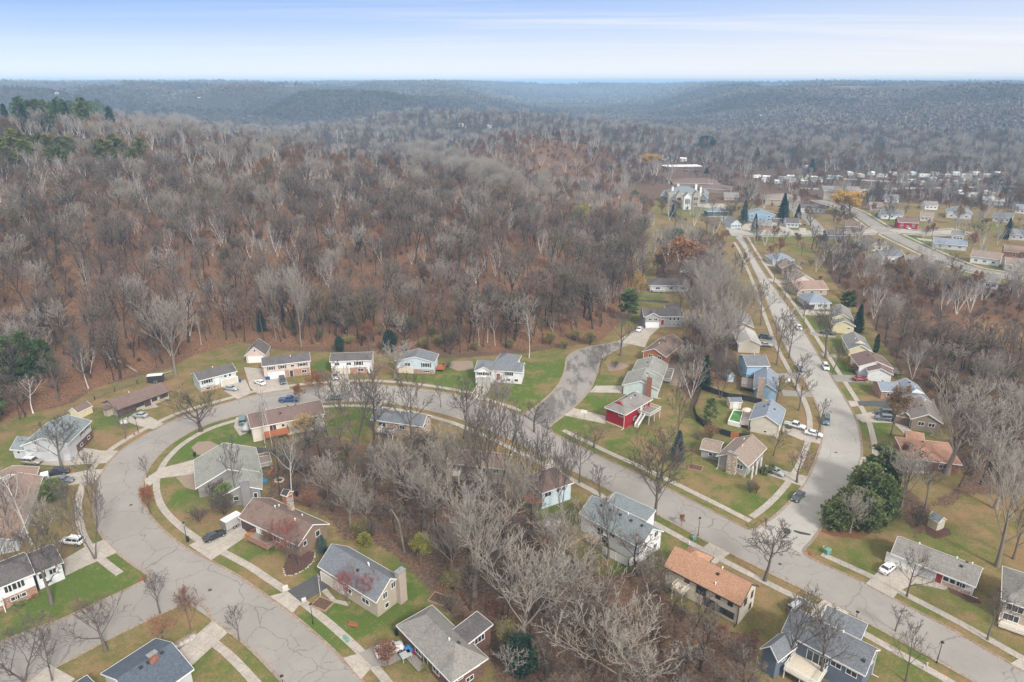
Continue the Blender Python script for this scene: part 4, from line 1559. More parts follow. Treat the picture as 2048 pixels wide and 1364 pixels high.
def house(label, blocks, walls, roofm, feats=(), trim=None, cat="house", name="house", wall2=None, group=None):
    """one house: an Empty with walls, roofs, windows, doors and the rest as its parts"""
    b0 = blocks[0]
    c = b0.p2(b0.L / 2, b0.D / 2)
    rz = math.atan2(b0.u[1], b0.u[0])
    e = empty(name, c[0], c[1], 0, rz)
    tag(e, label, cat, group)
    xf = (c[0], c[1], 0, rz)
    trim = trim or WHITE
    roofs, wl = [], []
    for i, b in enumerate(blocks):
        wm = walls[i] if isinstance(walls, (list, tuple)) else walls
        rm = roofm[i] if isinstance(roofm, (list, tuple)) else roofm
        wl.append(b.walls().build("wall", wm, e, xf))
        r_, t_ = b.roofmesh()
        ro = r_.build("roof", rm, e, xf)
        if t_ is not None:
            t_.build("roof_trim", trim, ro)
            # the trim was laid out in world coordinates: bring it to the parent's
            tro = ro.children[0]
            cs, sn = math.cos(-rz), math.sin(-rz)
            for v in tro.data.vertices:
                x_, y_ = v.co.x - c[0], v.co.y - c[1]
                v.co.x, v.co.y = x_ * cs - y_ * sn, x_ * sn + y_ * cs
        roofs.append(ro)
    for f in feats:
        kind, bi = f[0], f[1]
        b = blocks[bi]
        if kind == 'win':                                   # side, t, z, w, h [, panes]
            _, _, side, t, z, w, h = f[:7]
            pn = f[7] if len(f) > 7 else max(1, round(w / 0.9))
            mb = MB()
            fr = 0.09
            b.wbox(mb, side, t, z + h / 2 - fr / 2, w, fr, -0.02, 0.07)
            b.wbox(mb, side, t, z - h / 2 + fr / 2, w, fr, -0.02, 0.09)
            for sg in (-1, 1):
                b.wbox(mb, side, t, z, fr, h - 2 * fr, -0.02, 0.07, dt=sg * (w / 2 - fr / 2))
            for j in range(1, pn):
                b.wbox(mb, side, t, z, 0.07, h - 2 * fr, -0.02, 0.065, dt=-w / 2 + w * j / pn)
            wf = mb.build("window", trim, e, xf)
            mb = MB()
            b.wbox(mb, side, t, z, w - 2 * fr, h - 2 * fr, -0.01, 0.035)
            g = mb.build("pane", glass_dark(), wf, xf)
        elif kind == 'shut':                                # a pair of dark shutters either side of a window
            _, _, side, t, z, w, h, mt = f
            for sg in (-1, 1):
                mb = MB()
                b.wbox(mb, side, t, z, 0.38, h, 0.0, 0.05, dt=sg * (w / 2 + 0.24))
                mb.build("shutter", mt, e, xf)
        elif kind == 'door':                                # side, t, w, material, sill height
            _, _, side, t, w, mt, zs = f
            mb = MB()
            b.wbox(mb, side, t, zs + 1.05, w, 2.1, -0.02, 0.05)
            dr = mb.build("door", mt, e, xf)
            mb = MB()
            b.wbox(mb, side, t, zs + 1.0, 0.08, 0.12, 0.05, 0.1, dt=w / 2 - 0.14)
            mb.build("handle", METAL, dr, xf)
            mb = MB()
            for sg in (-1, 1):
                b.wbox(mb, side, t, zs + 1.09, 0.1, 2.3, -0.02, 0.07, dt=sg * (w / 2 + 0.06))
            b.wbox(mb, side, t, zs + 2.19, w + 0.02, 0.1, -0.02, 0.07)
            mb.build("door_frame", trim, e, xf)
        elif kind == 'garage':                              # side, t, w, material
            _, _, side, t, w, mt = f
            mb = MB()
            for j in range(4):
                b.wbox(mb, side, t, 0.28 + 0.55 * j, w, 0.53, -0.02, 0.045)
            mb.build("garage_door", mt, e, xf)
            mb = MB()
            for sg in (-1, 1):
                b.wbox(mb, side, t, 1.15, 0.12, 2.3, -0.02, 0.08, dt=sg * (w / 2 + 0.07))
            b.wbox(mb, side, t, 2.33, w + 0.26, 0.14, -0.02, 0.08)
            mb.build("garage_frame", trim, e, xf)
        elif kind == 'band':                                # lower wall facing of brick or stone: side, height, material, t0, t1
            _, _, side, h, mt, t0, t1 = f
            Lw = b.L if side in (0, 2) else b.D
            mb = MB()
            b.wbox(mb, side, (t0 + t1) / 2, h / 2 - 0.1, Lw * (t1 - t0), h + 0.2, -0.02, 0.03)
            mb.build("wall_facing", mt, e, xf)
        elif kind == 'chim':                                # a, b (metres in the block), size, top height, material
            _, _, a, bb, w, l, top, mt = f
            a = b.L + 0.5 if a == 'L' else min(a, b.L + 0.5)
            bb = min(bb, b.D - 1.0)
            mb = MB()
            z0 = 0 if (a < 0.05 or a > b.L - 0.05 or bb < 0.05 or bb > b.D - 0.05) else b.zr(a, bb) - 0.4
            p = [b.P(a - w / 2, bb - l / 2, z0), b.P(a + w / 2, bb - l / 2, z0), b.P(a + w / 2, bb + l / 2, z0), b.P(a - w / 2, bb + l / 2, z0)]
            q = [(x_, y_, top) for x_, y_, _ in p]
            if b.flip:
                p, q = p[::-1], q[::-1]
            mb.hexa(p + q)
            ch = mb.build("chimney", mt, e, xf)
            mb = MB()
            w2, l2 = w / 2 + 0.1, l / 2 + 0.1
            p = [b.P(a - w2, bb - l2, top), b.P(a + w2, bb - l2, top), b.P(a + w2, bb + l2, top), b.P(a - w2, bb + l2, top)]
            q = [(x_, y_, top + 0.12) for x_, y_, _ in p]
            if b.flip:
                p, q = p[::-1], q[::-1]
            mb.hexa(p + q)
            mb.tube(b.P(a, bb, top + 0.1), b.P(a, bb, top + 0.5), 0.14, 0.14, 8)
            mb.build("chimney_cap", METAL, ch, xf)
        elif kind in ('vent', 'pipe'):                      # a, b as fractions
            _, _, a, bb = f[:4]
            a, bb = a * b.L, bb * b.D
            z = b.zr(a, bb) + 0.14
            mb = MB()
            if kind == 'vent':
                p = [b.P(a - 0.25, bb - 0.25, z - 0.12), b.P(a + 0.25, bb - 0.25, z - 0.12), b.P(a + 0.25, bb + 0.25, z - 0.12), b.P(a - 0.25, bb + 0.25, z - 0.12)]
                q = [(x_, y_, z + 0.2) for x_, y_, _ in p]
                if b.flip:
                    p, q = p[::-1], q[::-1]
                mb.hexa(p + q)
                mb.build("roof_vent", DARK, roofs[bi], xf)
            else:
                mb.tube(b.P(a, bb, z - 0.2), b.P(a, bb, z + 0.45), 0.09, 0.09, 8)
                mb.tube(b.P(a, bb, z + 0.4), b.P(a, bb, z + 0.55), 0.17, 0.12, 8)
                mb.build("vent_pipe", WHITE, roofs[bi], xf)
        elif kind == 'spout':                               # side, t : white downspout
            _, _, side, t = f
            mb = MB()
            b.wbox(mb, side, t, b.hw / 2 - 0.1, 0.1, b.hw - 0.2, 0.03, 0.14)
            b.wbox(mb, side, t, 0.1, 0.1, 0.12, 0.14, 1.1)
            mb.build("downspout", trim, e, xf)
        elif kind == 'deck':                                # side, t0, t1, depth, floor height, material, rail material
            _, _, side, t0, t1, dp, zf, mt, rm = f
            Lw = b.L if side in (0, 2) else b.D
            tc_, w = (t0 + t1) / 2, (t1 - t0) * Lw
            mb = MB()
            b.wbox(mb, side, tc_, zf - 0.1, w, 0.2, 0.02, dp)
            dk = mb.build("deck", mt, e, xf)
            mb = MB()
            if rm is not None:
                for sg in (-1, 1):
                    for zz in (0.12, 0.98):
                        b.wbox(mb, side, tc_, zf + zz, 0.08, 0.08, 0.1, dp, dt=sg * (w / 2 - 0.05))
                    nb_ = int(dp / 0.35)
                    for j in range(nb_ + 1):
                        o_ = 0.12 + (dp - 0.2) * j / max(nb_, 1)
                        b.wbox(mb, side, tc_, zf + 0.5, 0.05, 0.9, o_, o_ + 0.05, dt=sg * (w / 2 - 0.05))
                for zz in (0.12, 0.98):
                    b.wbox(mb, side, tc_, zf + zz, w, 0.09, dp - 0.1, dp - 0.0)
                nb_ = int(w / 0.35)
                for j in range(nb_ + 1):
                    b.wbox(mb, side, tc_, zf + 0.5, 0.05, 0.9, dp - 0.08, dp - 0.03, dt=-w / 2 + 0.04 + (w - 0.08) * j / nb_)
                mb.build("railing", rm, dk, xf)
            mb = MB()
            nb_ = max(2, int(w / 2.6) + 1)
            for j in range(nb_ if zf > 0.5 else 0):
                mb = MB()
                b.wbox(mb, side, tc_, (zf - 0.2) / 2, 0.14, zf - 0.2, dp - 0.28, dp - 0.14, dt=-w / 2 + 0.15 + (w - 0.3) * j / (nb_ - 1))
                mb.build("deck_post", rm or mt, dk, xf)
        elif kind == 'porch':                               # posts under a roof's edge: side, n, t0, t1, out
            _, _, side, n_, t0, t1, o_ = f
            for j in range(n_):
                t = t0 + (t1 - t0) * j / max(1, n_ - 1)
                mb = MB()
                b.wbox(mb, side, t, b.hw / 2, 0.28, b.hw, o_ - 0.28, o_)
                mb.build("porch_post", trim, e, xf)
        elif kind == 'dormer':                              # small gablet on the hip: a, b fraction, width
            _, _, a, bb, w, mt = f
            a, bb = a * b.L, bb * b.D
            z = b.zr(a, bb)
            mb = MB()
            p0, p1, p2_, p3 = b.P(a, bb - w / 2, z + 0.1), b.P(a, bb + w / 2, z + 0.1), b.P(a, bb, z + 0.75), b.P(a + w * 0.45, bb, z + 0.72)
            mb.v = [p0, p1, p2_, p3]
            mb.f = [(0, 1, 2), (0, 2, 3), (1, 3, 2), (0, 3, 1)]
            mb.build("gablet", mt, roofs[bi], xf)
    return e


sh = shingle
RF = dict(navy=sh((0.085, 0.105, 0.135), 0.25), grey=sh((0.20, 0.20, 0.20), 0.6), teal=sh((0.185, 0.215, 0.225), 0.4), brown=sh((0.165, 0.115, 0.10), 0.35),
          dark=sh((0.115, 0.105, 0.105), 0.6), tan=sh((0.25, 0.20, 0.17), 0.4), orange=sh((0.37, 0.215, 0.138), 0.25), warm=sh((0.18, 0.130, 0.108), 0.85),
          slate=sh((0.155, 0.168, 0.185), 0.35), lgrey=sh((0.22, 0.212, 0.195), 0.6), sky=sh((0.21, 0.245, 0.30), 0.25), cream=sh((0.42, 0.41, 0.39), 0.3),
          green=sh((0.245, 0.250, 0.225), 0.5), taupe=sh((0.22, 0.19, 0.175), 0.35), rust=sh((0.38, 0.215, 0.15), 0.3), pink=sh((0.27, 0.19, 0.155), 0.4))
S = siding
WL = dict(white=S((0.70, 0.71, 0.72)), blue=S((0.28, 0.42, 0.56)), pblue=S((0.50, 0.60, 0.66)), mint=S((0.50, 0.585, 0.58)), grey=S((0.33, 0.33, 0.33)), tan=S((0.40, 0.345, 0.28)),
          cream=S((0.58, 0.54, 0.46)), red=S((0.30, 0.012, 0.022)), brown=S((0.235, 0.165, 0.12)), orange=S((0.40, 0.165, 0.075), vert=True), navy=S((0.125, 0.155, 0.205)), taupe=S((0.25, 0.20, 0.155)),
          pink=S((0.56, 0.45, 0.40)), yellow=S((0.62, 0.55, 0.36)), stucco=plain("wall_stucco", (0.58, 0.53, 0.44), 0.9), vgrey=S((0.235, 0.225, 0.22), vert=True), lgrey=S((0.50, 0.51, 0.52)), dgrey=S((0.20, 0.205, 0.215)))
BRK = dict(tan=brick((0.40, 0.30, 0.23)), red=brick((0.26, 0.115, 0.08)), dark=brick((0.15, 0.085, 0.065)), stone=brick((0.42, 0.35, 0.27), "stone", 0.5), pink=brick((0.36, 0.22, 0.17)))
GD_BROWN = plain("garage_brown", (0.085, 0.05, 0.048), 0.6)
DKBROWN = plain("dark_brown_trim", (0.07, 0.05, 0.04), 0.7)
B = Block

house("dark navy-blue shingled house with a brick chimney at the bottom left",
      [B((275, 1418), (389, 1337), C=(291, 1289), hw=2.9, rise=2.1), B((135, 1462), (225, 1402), C=(178, 1347), hw=2.9, rise=1.6, roof='hip')],
      WL['lgrey'], RF['navy'], [('vent', 0, .80, .45), ('vent', 0, .66, .44), ('vent', 0, .52, .44), ('vent', 0, .38, .44), ('chim', 0, 5.0, 4.3, 1.3, 0.8, 6.2, BRK['red']), ('win', 0, 1, .5, 1.5, 1.4, 1.1), ('win', 0, 0, .6, 1.5, 1.6, 1.1)])
house("white split-level house cut by the left edge, windows in two rows over brick",
      [B((-75, 1206), (71, 1146), d=8.6, hw=5.0, rise=1.6), B((66, 1150), (128, 1124), d=8.0, hw=3.9, rise=1.3)],
      WL['white'], RF['dark'], [('band', 0, 0, 2.2, BRK['pink'], .0, 1.0), ('win', 0, 0, .60, 3.9, 1.2, 1.7, 2), ('win', 0, 0, .70, 3.9, 2.0, 1.7, 3), ('win', 0, 0, .80, 3.9, 1.2, 1.7, 2),
                                ('win', 0, 0, .66, 1.4, 1.5, .9), ('win', 0, 0, .76, 1.4, 1.5, .9), ('win', 0, 0, .30, 3.9, 2.4, 1.5, 3), ('win', 0, 0, .42, 1.4, 1.5, .9),
                                ('win', 1, 0, .22, 2.7, 1.3, 1.3, 2), ('win', 1, 0, .62, 2.7, 1.2, 1.2, 2), ('win', 1, 0, .40, 0.9, 1.0, .7, 1), ('deck', 0, 0, .30, .48, 1.2, 1.9, CREAM, WHITE)])
house("low house with a large pinkish brown roof at the left edge behind a birch",
      [B((36, 1080), (87, 951), C=(0, 963), hw=2.8, rise=1.8), B((73, 951), (79, 933), C=(-20, 948), hw=2.8, rise=1.5)],
      WL['lgrey'], RF['pink'], [('win', 0, 0, .3, 1.6, 1.5, 1.1), ('win', 0, 0, .7, 1.6, 1.5, 1.1), ('spout', 0, 0, .95), ('garage', 1, 0, .5, 2.5, WHITE)])
house("white split house with teal-grey roofs and a tan SUV parked at its garage end",
      [B((135, 888), (184, 841), d=11.3, hw=5.0, rise=1.9), B((18, 898), (106, 903), C=(126, 877), hw=2.9, rise=1.8)],
      WL['lgrey'], RF['teal'], [('win', 0, 0, .62, 4.0, 1.4, 1.1, 2), ('win', 0, 0, .86, 4.0, 1.4, 1.1, 2), ('shut', 0, 0, .62, 4.0, 1.4, 1.1, DARK), ('shut', 0, 0, .86, 4.0, 1.4, 1.1, DARK), ('band', 0, 0, 2.3, BRK['dark'], .3, 1.0),
                                ('win', 0, 0, .5, 1.3, 1.2, .9), ('win', 0, 0, .82, 1.3, 1.2, .9), ('win', 1, 0, .14, 1.8, .9, .8, 1), ('door', 1, 0, .93, .9, DARK, 0), ('garage', 1, 1, .34, 3.4, WHITE), ('garage', 1, 1, .72, 3.0, WHITE)])
house("long low brown-roofed ranch with a dark brown garage door",
      [B((231, 821), (342, 781), C=(318, 765), hw=2.6, rise=1.7, ov=.6), B((200, 817), (212, 821), d=3, hw=2.3, rise=.5, roof='flat')],
      WL['tan'], RF['brown'], [('garage', 0, 0, .17, 5.0, GD_BROWN), ('win', 0, 0, .42, 1.5, 2.6, 1.3, 3), ('door', 0, 0, .57, 1.6, GD_BROWN, 0), ('win', 0, 0, .71, 1.5, 1.6, 1.2), ('win', 0, 0, .90, 1.5, 1.7, 1.2),
                               ('shut', 0, 0, .42, 1.5, 2.6, 1.3, GD_BROWN), ('shut', 0, 0, .90, 1.5, 1.7, 1.2, GD_BROWN), ('spout', 0, 0, .01), ('pipe', 0, .4, .6)], trim=DKBROWN)
house("pale mint split-level house with a dark gable roof beside the curve",
      [B((396, 762), (475, 742), Ca=(371, 749), hw=4.2, rise=1.4)],
      WL['mint'], RF['dark'], [('band', 0, 0, 1.6, BRK['tan'], .0, .55), ('win', 0, 0, .20, 3.2, 2.3, 1.4, 3), ('shut', 0, 0, .20, 3.2, 2.3, 1.4, DARK), ('win', 0, 0, .70, 3.4, .9, 1.0, 1), ('win', 0, 0, .83, 3.4, .9, 1.0, 1),
                               ('door', 0, 0, .46, 1.0, WHITE, 1.3), ('garage', 0, 0, .80, 5, WL['cream']), ('win', 0, 0, .2, 0.9, 1.5, .8), ('pipe', 0, .5, .6), ('deck', 0, 2, .1, .4, 3, 2.0, DECKGREY, DECKGREY)])
house("small cream garage with a steep dark gable behind the pink split-level",
      [B((488, 711), (531, 709), d=8.5, hw=3.0, rise=2.8, ax='v')],
      WL['pink'], RF['dark'], [('garage', 0, 0, .5, 4.6, WHITE), ('win', 0, 0, .5, 4.4, .8, .8, 1)], cat="garage", name="garage")
house("pinkish two-level house with a dark roof and white double garage door",
      [B((523, 733), (622, 721), d=7.6, hw=5.0, rise=1.4)],
      WL['pink'], RF['dark'], [('band', 0, 0, 2.5, BRK['pink'], .42, 1.0), ('win', 0, 0, .16, 3.8, 1.5, 1.2), ('win', 0, 0, .40, 3.8, 1.5, 1.2), ('win', 0, 0, .62, 3.8, 1.3, .8), ('win', 0, 0, .84, 3.8, 2.2, 1.1), ('shut', 0, 0, .84, 3.8, 2.2, 1.1, DKBROWN), ('shut', 0, 0, .16, 3.8, 1.5, 1.2, DKBROWN), ('shut', 0, 0, .40, 3.8, 1.5, 1.2, DKBROWN),
                               ('garage', 0, 0, .26, 4.9, WHITE), ('door', 0, 0, .58, 1.0, DARK, .1), ('win', 0, 0, .86, 1.4, 1.6, 1.2), ('spout', 0, 0, .985), ('pipe', 0, .6, .35)])
house("white split-level house with dark roof, a pale bare tree in front of it",
      [B((658, 723), (745, 720), d=7.4, hw=4.8, rise=1.2)],
      WL['white'], RF['dark'], [('band', 0, 0, 2.2, BRK['pink'], .0, .9), ('win', 0, 0, .15, 3.6, 1.6, 1.0), ('win', 0, 0, .44, 3.6, 1.6, 1.0), ('win', 0, 0, .68, 3.6, 2.0, 1.3), ('shut', 0, 0, .68, 3.6, 2.0, 1.3, DARK), ('win', 0, 0, .72, 1.3, 2.0, 1.1),
                                ('door', 0, 0, .91, 1.0, WHITE, 1.5), ('garage', 0, 0, .25, 4.9, WL['cream']), ('spout', 0, 0, .985)])
house("pale blue house with a slate-blue front gable and a wood deck at its side",
      [B((789, 722), (869, 725), C=(879, 708), hw=4.4, rise=1.6, ax='v')],
      WL['pblue'], RF['slate'], [('band', 0, 0, 1.6, BRK['pink'], .0, 1.0), ('win', 0, 0, .80, 3.2, 2.4, 1.5, 3), ('shut', 0, 0, .80, 3.2, 2.4, 1.5, DARK), ('win', 0, 0, .80, .9, 2.4, .8), ('win', 0, 0, .3, 3.2, 2.0, 1.2), ('garage', 0, 0, .25, 4.6, CREAM),
                                 ('deck', 0, 1, .3, .9, 3.0, 1.0, WOODRAIL, WOODRAIL)])
house("white house with grey roofs, dark shutters, a red front door and grey garage door",
      [B((950, 738), (1046, 744), C=(1053, 728), hw=4.4, rise=1.7), B((948, 742), (985, 743), d=5.0, hw=4.4, rise=1.3, ax='v', ov=.4), B((990, 722), (1034, 726), d=7, hw=4.4, rise=1.6, roof='hip')],
      WL['white'], RF['slate'], [('win', 1, 0, .30, 3.4, 1.5, 1.1), ('win', 1, 0, .74, 3.4, 1.5, 1.1), ('shut', 1, 0, .30, 3.4, 1.5, 1.1, DARK), ('shut', 1, 0, .74, 3.4, 1.5, 1.1, DARK), ('garage', 1, 0, .5, 4.4, plain("garage_grey", (0.36, 0.36, 0.35), .6)),
                                 ('door', 0, 0, .48, 1.1, DOOR_RED, 1.0), ('win', 0, 0, .72, 3.3, 2.8, 1.4, 4), ('win', 0, 0, .70, 1.2, 1.5, .9), ('win', 0, 0, .88, 1.2, 1.3, .9), ('band', 0, 1, .7, BRK['tan'], 0, 1)])
house("orange-brown wood sided house with a streaked brown gable roof at the end of the cul-de-sac",
      [B((1332, 714), (1370, 684), Ca=(1279, 706), hw=3.6, rise=1.9)],
      WL['orange'], RF['warm'], [('win', 0, 3, .35, 2.6, 1.5, 1.2), ('win', 0, 3, .75, 2.6, 1.5, 1.2), ('win', 0, 0, .25, 2.6, 1.4, 1.2), ('win', 0, 0, .6, 2.6, 1.8, 1.2), ('win', 0, 0, .25, 1.0, 1.4, 1.0), ('pipe', 0, .35, .6), ('vent', 0, .5, .45), ('chim', 0, 9.0, 4.5, 1.0, .7, 6.3, BRK['red']), ('spout', 0, 3, .02),
                                 ('deck', 0, 1, .1, .8, 3, 1.2, DECKGREY, WHITE)])
house("mint green house with a grey roof, the farther of two side by side",
      [B((1326, 758), (1337, 727), Ca=(1264, 742), hw=3.0, rise=1.9)],
      WL['mint'], RF['green'], [('pipe', 0, .6, .45), ('vent', 0, .6, .6), ('win', 0, 0, .5, 1.6, 1.5, 1.1), ('deck', 0, 0, .3, 1.0, 2.5, .6, DECKGREY, WHITE)])
house("mint green house with a tall red brick chimney, the nearer of two side by side",
      [B((1318, 780), (1327, 752), Ca=(1243, 772), hw=3.1, rise=2.0)],
      WL['mint'], RF['green'], [('chim', 0, -0.55, 2.6, 1.0, 1.5, 7.0, BRK['red']), ('spout', 0, 0, .02), ('win', 0, 0, .6, 1.6, 1.4, 1.0), ('pipe', 0, .5, .4), ('vent', 0, .65, .4)])
house("dark red two-level house with a grey roof and white stairs to its raised deck",
      [B((1251, 829), (1306, 797), Ca=(1200, 818), hw=4.8, rise=2.0, roof='hip', ov=.5)],
      WL['red'], RF['lgrey'], [('win', 0, 3, .80, 3.9, 1.6, 1.0, 2), ('win', 0, 0, .55, 3.7, 1.2, 1.1), ('win', 0, 0, .80, 3.7, 1.8, 1.6), ('win', 0, 0, .4, 1.4, 1.4, 1.1), ('dormer', 0, .12, .55, 3.4, WL['red']), ('door', 0, 0, .64, .9, WHITE, 2.6), ('deck', 0, 0, .52, .98, 3.8, 2.6, DECKGREY, WHITE),
                               ('pipe', 0, .9, .6), ('pipe', 0, .45, .35), ('vent', 0, .45, .6), ('vent', 0, .65, .4), ('spout', 0, 3, .985), ('band', 0, 3, .4, CREAM, 0, 1)])
house("grey house with a brown roof, a stone chimney and white porch columns",
      [B((1496, 934), (1535, 894), Ca=(1424, 918), hw=3.4, rise=2.1, ov=.6), B((1399, 897), (1440, 906), d=6.2, hw=2.6, rise=1.0)],
      WL['grey'], RF['tan'], [('band', 0, 3, 1.1, BRK['stone'], 0, 1), ('chim', 0, -0.5, 3.4, .9, 2.3, 5.7, BRK['stone']), ('win', 0, 3, .78, 2.4, 1.5, 1.3), ('win', 0, 0, .3, 1.7, 2.4, 1.3, 3), ('win', 0, 0, .7, 1.7, 1.6, 1.2), ('door', 0, 0, .5, 1.0, DOOR_RED, .2), ('porch', 0, 0, 3, .02, .5, 1.7),
                              ('win', 1, 0, .55, 1.4, 1.0, .9, 1), ('pipe', 0, .75, .62), ('pipe', 0, .4, .45), ('spout', 0, 3, .02)])
house("cream house with a pale blue roof beside the covered pool",
      [B((1562, 852), (1572, 818), Ca=(1496, 844), hw=3.7, rise=2.0)],
      WL['cream'], RF['sky'], [('vent', 0, .65, .68), ('vent', 0, .7, .55), ('vent', 0, .6, .30), ('win', 0, 3, .55, .9, .8, .7, 1), ('win', 0, 0, .5, 2.0, 1.8, 1.3), ('spout', 0, 3, .98), ('garage', 0, 0, .3, 4.8, WHITE)])
house("bright blue house with a tall tan brick chimney in its gable",
      [B((1557, 784), (1556, 747), Ca=(1507, 781), hw=3.2, rise=1.8), ],
      WL['blue'], RF['sky'], [('chim', 0, -0.5, 4.7, 1.0, 1.7, 6.9, BRK['tan']), ('pipe', 0, .85, .5), ('pipe', 0, .35, .8), ('win', 0, 3, .2, 1.6, 1.0, 1.0, 1), ('win', 0, 0, .5, 1.6, 1.6, 1.1), ('deck', 0, 2, .1, .7, 4.2, 1.2, DECKGREY, DKBROWN)])
house("two-level blue house with a dark grey roof behind the bright blue one",
      [B((1493, 732), (1541, 732), d=9.5, hw=5.4, rise=1.7)],
      WL['blue'], RF['slate'], [('pipe', 0, .7, .9), ('win', 0, 0, .3, 1.6, .9, .5, 1), ('win', 0, 1, .4, 3.8, 1.5, 1.1), ('win', 0, 1, .7, 3.8, 1.5, 1.1)])
house("house with a pale cream-grey roof between the brick house and the blue ones",
      [B((1524, 690), (1509, 662), Ca=(1476, 688), hw=3.4, rise=1.6)],
      WL['cream'], RF['cream'], [('pipe', 0, .5, .6), ('win', 0, 1, .5, 1.6, 1.4, 1.1), ('win', 0, 0, .5, 1.8, 1.6, 1.1)])
house("reddish tan brick house half hidden by pale trees left of the road",
      [B((1508, 655), (1500, 630), Ca=(1461, 652), hw=3.4, rise=1.6)],
      BRK['tan'], RF['lgrey'], [('win', 0, 3, .5, 1.8, 1.4, 1.1), ('win', 0, 0, .5, 1.8, 1.4, 1.1), ('pipe', 0, .5, .6)])
house("grey split-level house with a red front door and white garage door by the wood",
      [B((1287, 633), (1369, 633), d=9.0, hw=4.6, rise=1.6), B((1290, 634), (1322, 634), d=5, hw=4.6, rise=1.5, ax='v', ov=.35), B((1335, 621), (1365, 621), d=7, hw=4.4, rise=1.4, roof='hip')],
      WL['grey'], RF['dark'], [('win', 1, 0, .32, 3.5, 1.4, 1.1), ('win', 1, 0, .72, 3.5, 1.4, 1.1), ('garage', 1, 0, .5, 5.2, WHITE), ('door', 0, 0, .48, 1.1, DOOR_RED, 1.0), ('win', 0, 0, .68, 3.5, 1.0, 1.3, 1), ('win', 0, 0, .78, 3.5, 1.0, 1.3, 1), ('win', 0, 0, .88, 3.5, 1.0, 1.3, 1),
                               ('win', 0, 0, .66, 1.3, .9, .8, 1), ('win', 0, 0, .78, 1.3, .9, .8, 1), ('win', 0, 0, .88, 1.3, .9, .8, 1), ('band', 1, 0, 0.6, BRK['red'], 0, 1)])
house("house with a dark hipped roof at the edge of the wood above the grey one",
      [B((1299, 571), (1380, 571), d=10, hw=3.0, rise=1.9, roof='hip')],
      WL['lgrey'], RF['dark'], [('win', 0, 0, .2, 1.6, 2.2, 1.2), ('win', 0, 0, .55, 1.6, 1.6, 1.2), ('win', 0, 0, .85, 1.6, 2.2, 1.2), ('deck', 0, 0, .05, .35, 2.4, .7, DECKGREY, WHITE)])
house("cream two-part house with grey roofs beside the tall dark spruce",
      [B((1712, 653), (1704, 632), Ca=(1667, 655), hw=3.4, rise=1.6), B((1706, 640), (1700, 618), Ca=(1664, 641), hw=4.6, rise=1.7)],
      WL['yellow'], RF['lgrey'], [('win', 0, 3, .75, 2.2, 1.2, .6, 1), ('win', 0, 2, .4, 1.7, 1.6, 1.1), ('garage', 0, 2, .7, 4, WHITE), ('win', 1, 2, .5, 3.2, 1.6, 1.1)])
house("yellow house with a grey patched roof beside the narrow arborvitae",
      [B((1745, 703), (1728, 674), Ca=(1700, 705), hw=3.0, rise=1.7)],
      WL['yellow'], RF['grey'], [('dormer', 0, .1, .5, 3.6, WL['yellow']), ('pipe', 0, .5, .6), ('win', 0, 2, .4, 1.6, 1.6, 1.1), ('win', 0, 2, .7, 1.6, 1.6, 1.1), ('win', 0, 3, .5, 1.5, 1.4, 1.0)])
house("white-ended house with two brown roofs above the red parked car",
      [B((1787, 737), (1766, 713), Ca=(1722, 739), hw=3.4, rise=1.9), B((1787, 750), (1784, 737), Ca=(1735, 746), hw=3.2, rise=1.4)],
      WL['white'], RF['brown'], [('vent', 0, .6, .6), ('vent', 0, .75, .4), ('win', 0, 2, .5, 1.7, 1.8, 1.1), ('win', 1, 2, .5, 1.7, 1.2, 1.0), ('deck', 0, 0, .0, .5, 3.4, 1.8, DECKGREY, DKBROWN)])
house("L-shaped house with a blue-grey roof next to the dark asphalt drive",
      [B((1864, 805), (1834, 768), Ca=(1814, 803), hw=2.9, rise=1.6), B((1762, 782), (1803, 784), d=7.8, hw=2.8, rise=1.4)],
      BRK['pink'], RF['sky'], [('vent', 0, .75, .5), ('pipe', 0, .5, .4), ('vent', 0, .55, .6), ('dormer', 0, .12, .5, 3.8, WHITE), ('win', 1, 0, .5, 1.5, 1.8, 1.1), ('win', 0, 2, .6, 1.5, 1.8, 1.1), ('vent', 1, .3, .6)])
house("brown house with a taupe roof and attached brown garage behind two dark cars",
      [B((1887, 847), (1869, 808), Ca=(1824, 843), hw=3.4, rise=1.9), B((1826, 836), (1822, 812), Ca=(1794, 834), hw=2.8, rise=1.2)],
      WL['taupe'], RF['taupe'], [('win', 0, 3, .33, 2.2, 1.6, 1.2), ('win', 0, 3, .7, 2.2, 1.6, 1.2), ('garage', 1, 3, .5, 4.2, WL['brown']), ('door', 0, 2, .2, 1.0, DARK, .1), ('spout', 0, 2, .9), ('vent', 0, .5, .6), ('pipe', 0, .8, .4)])
house("sprawling house with an orange-brown roof behind the huge pale cottonwood",
      [B((1812, 916), (1925, 930), C=(1908, 887), hw=2.8, rise=1.8, roof='hip'), B((1812, 880), (1850, 886), d=6, hw=2.7, rise=1.2)],
      BRK['red'], RF['rust'], [('win', 0, 0, .3, 1.5, 1.8, 1.1), ('win', 0, 0, .7, 1.5, 1.8, 1.1), ('garage', 0, 0, .12, 5, CREAM), ('vent', 0, .4, .6)])
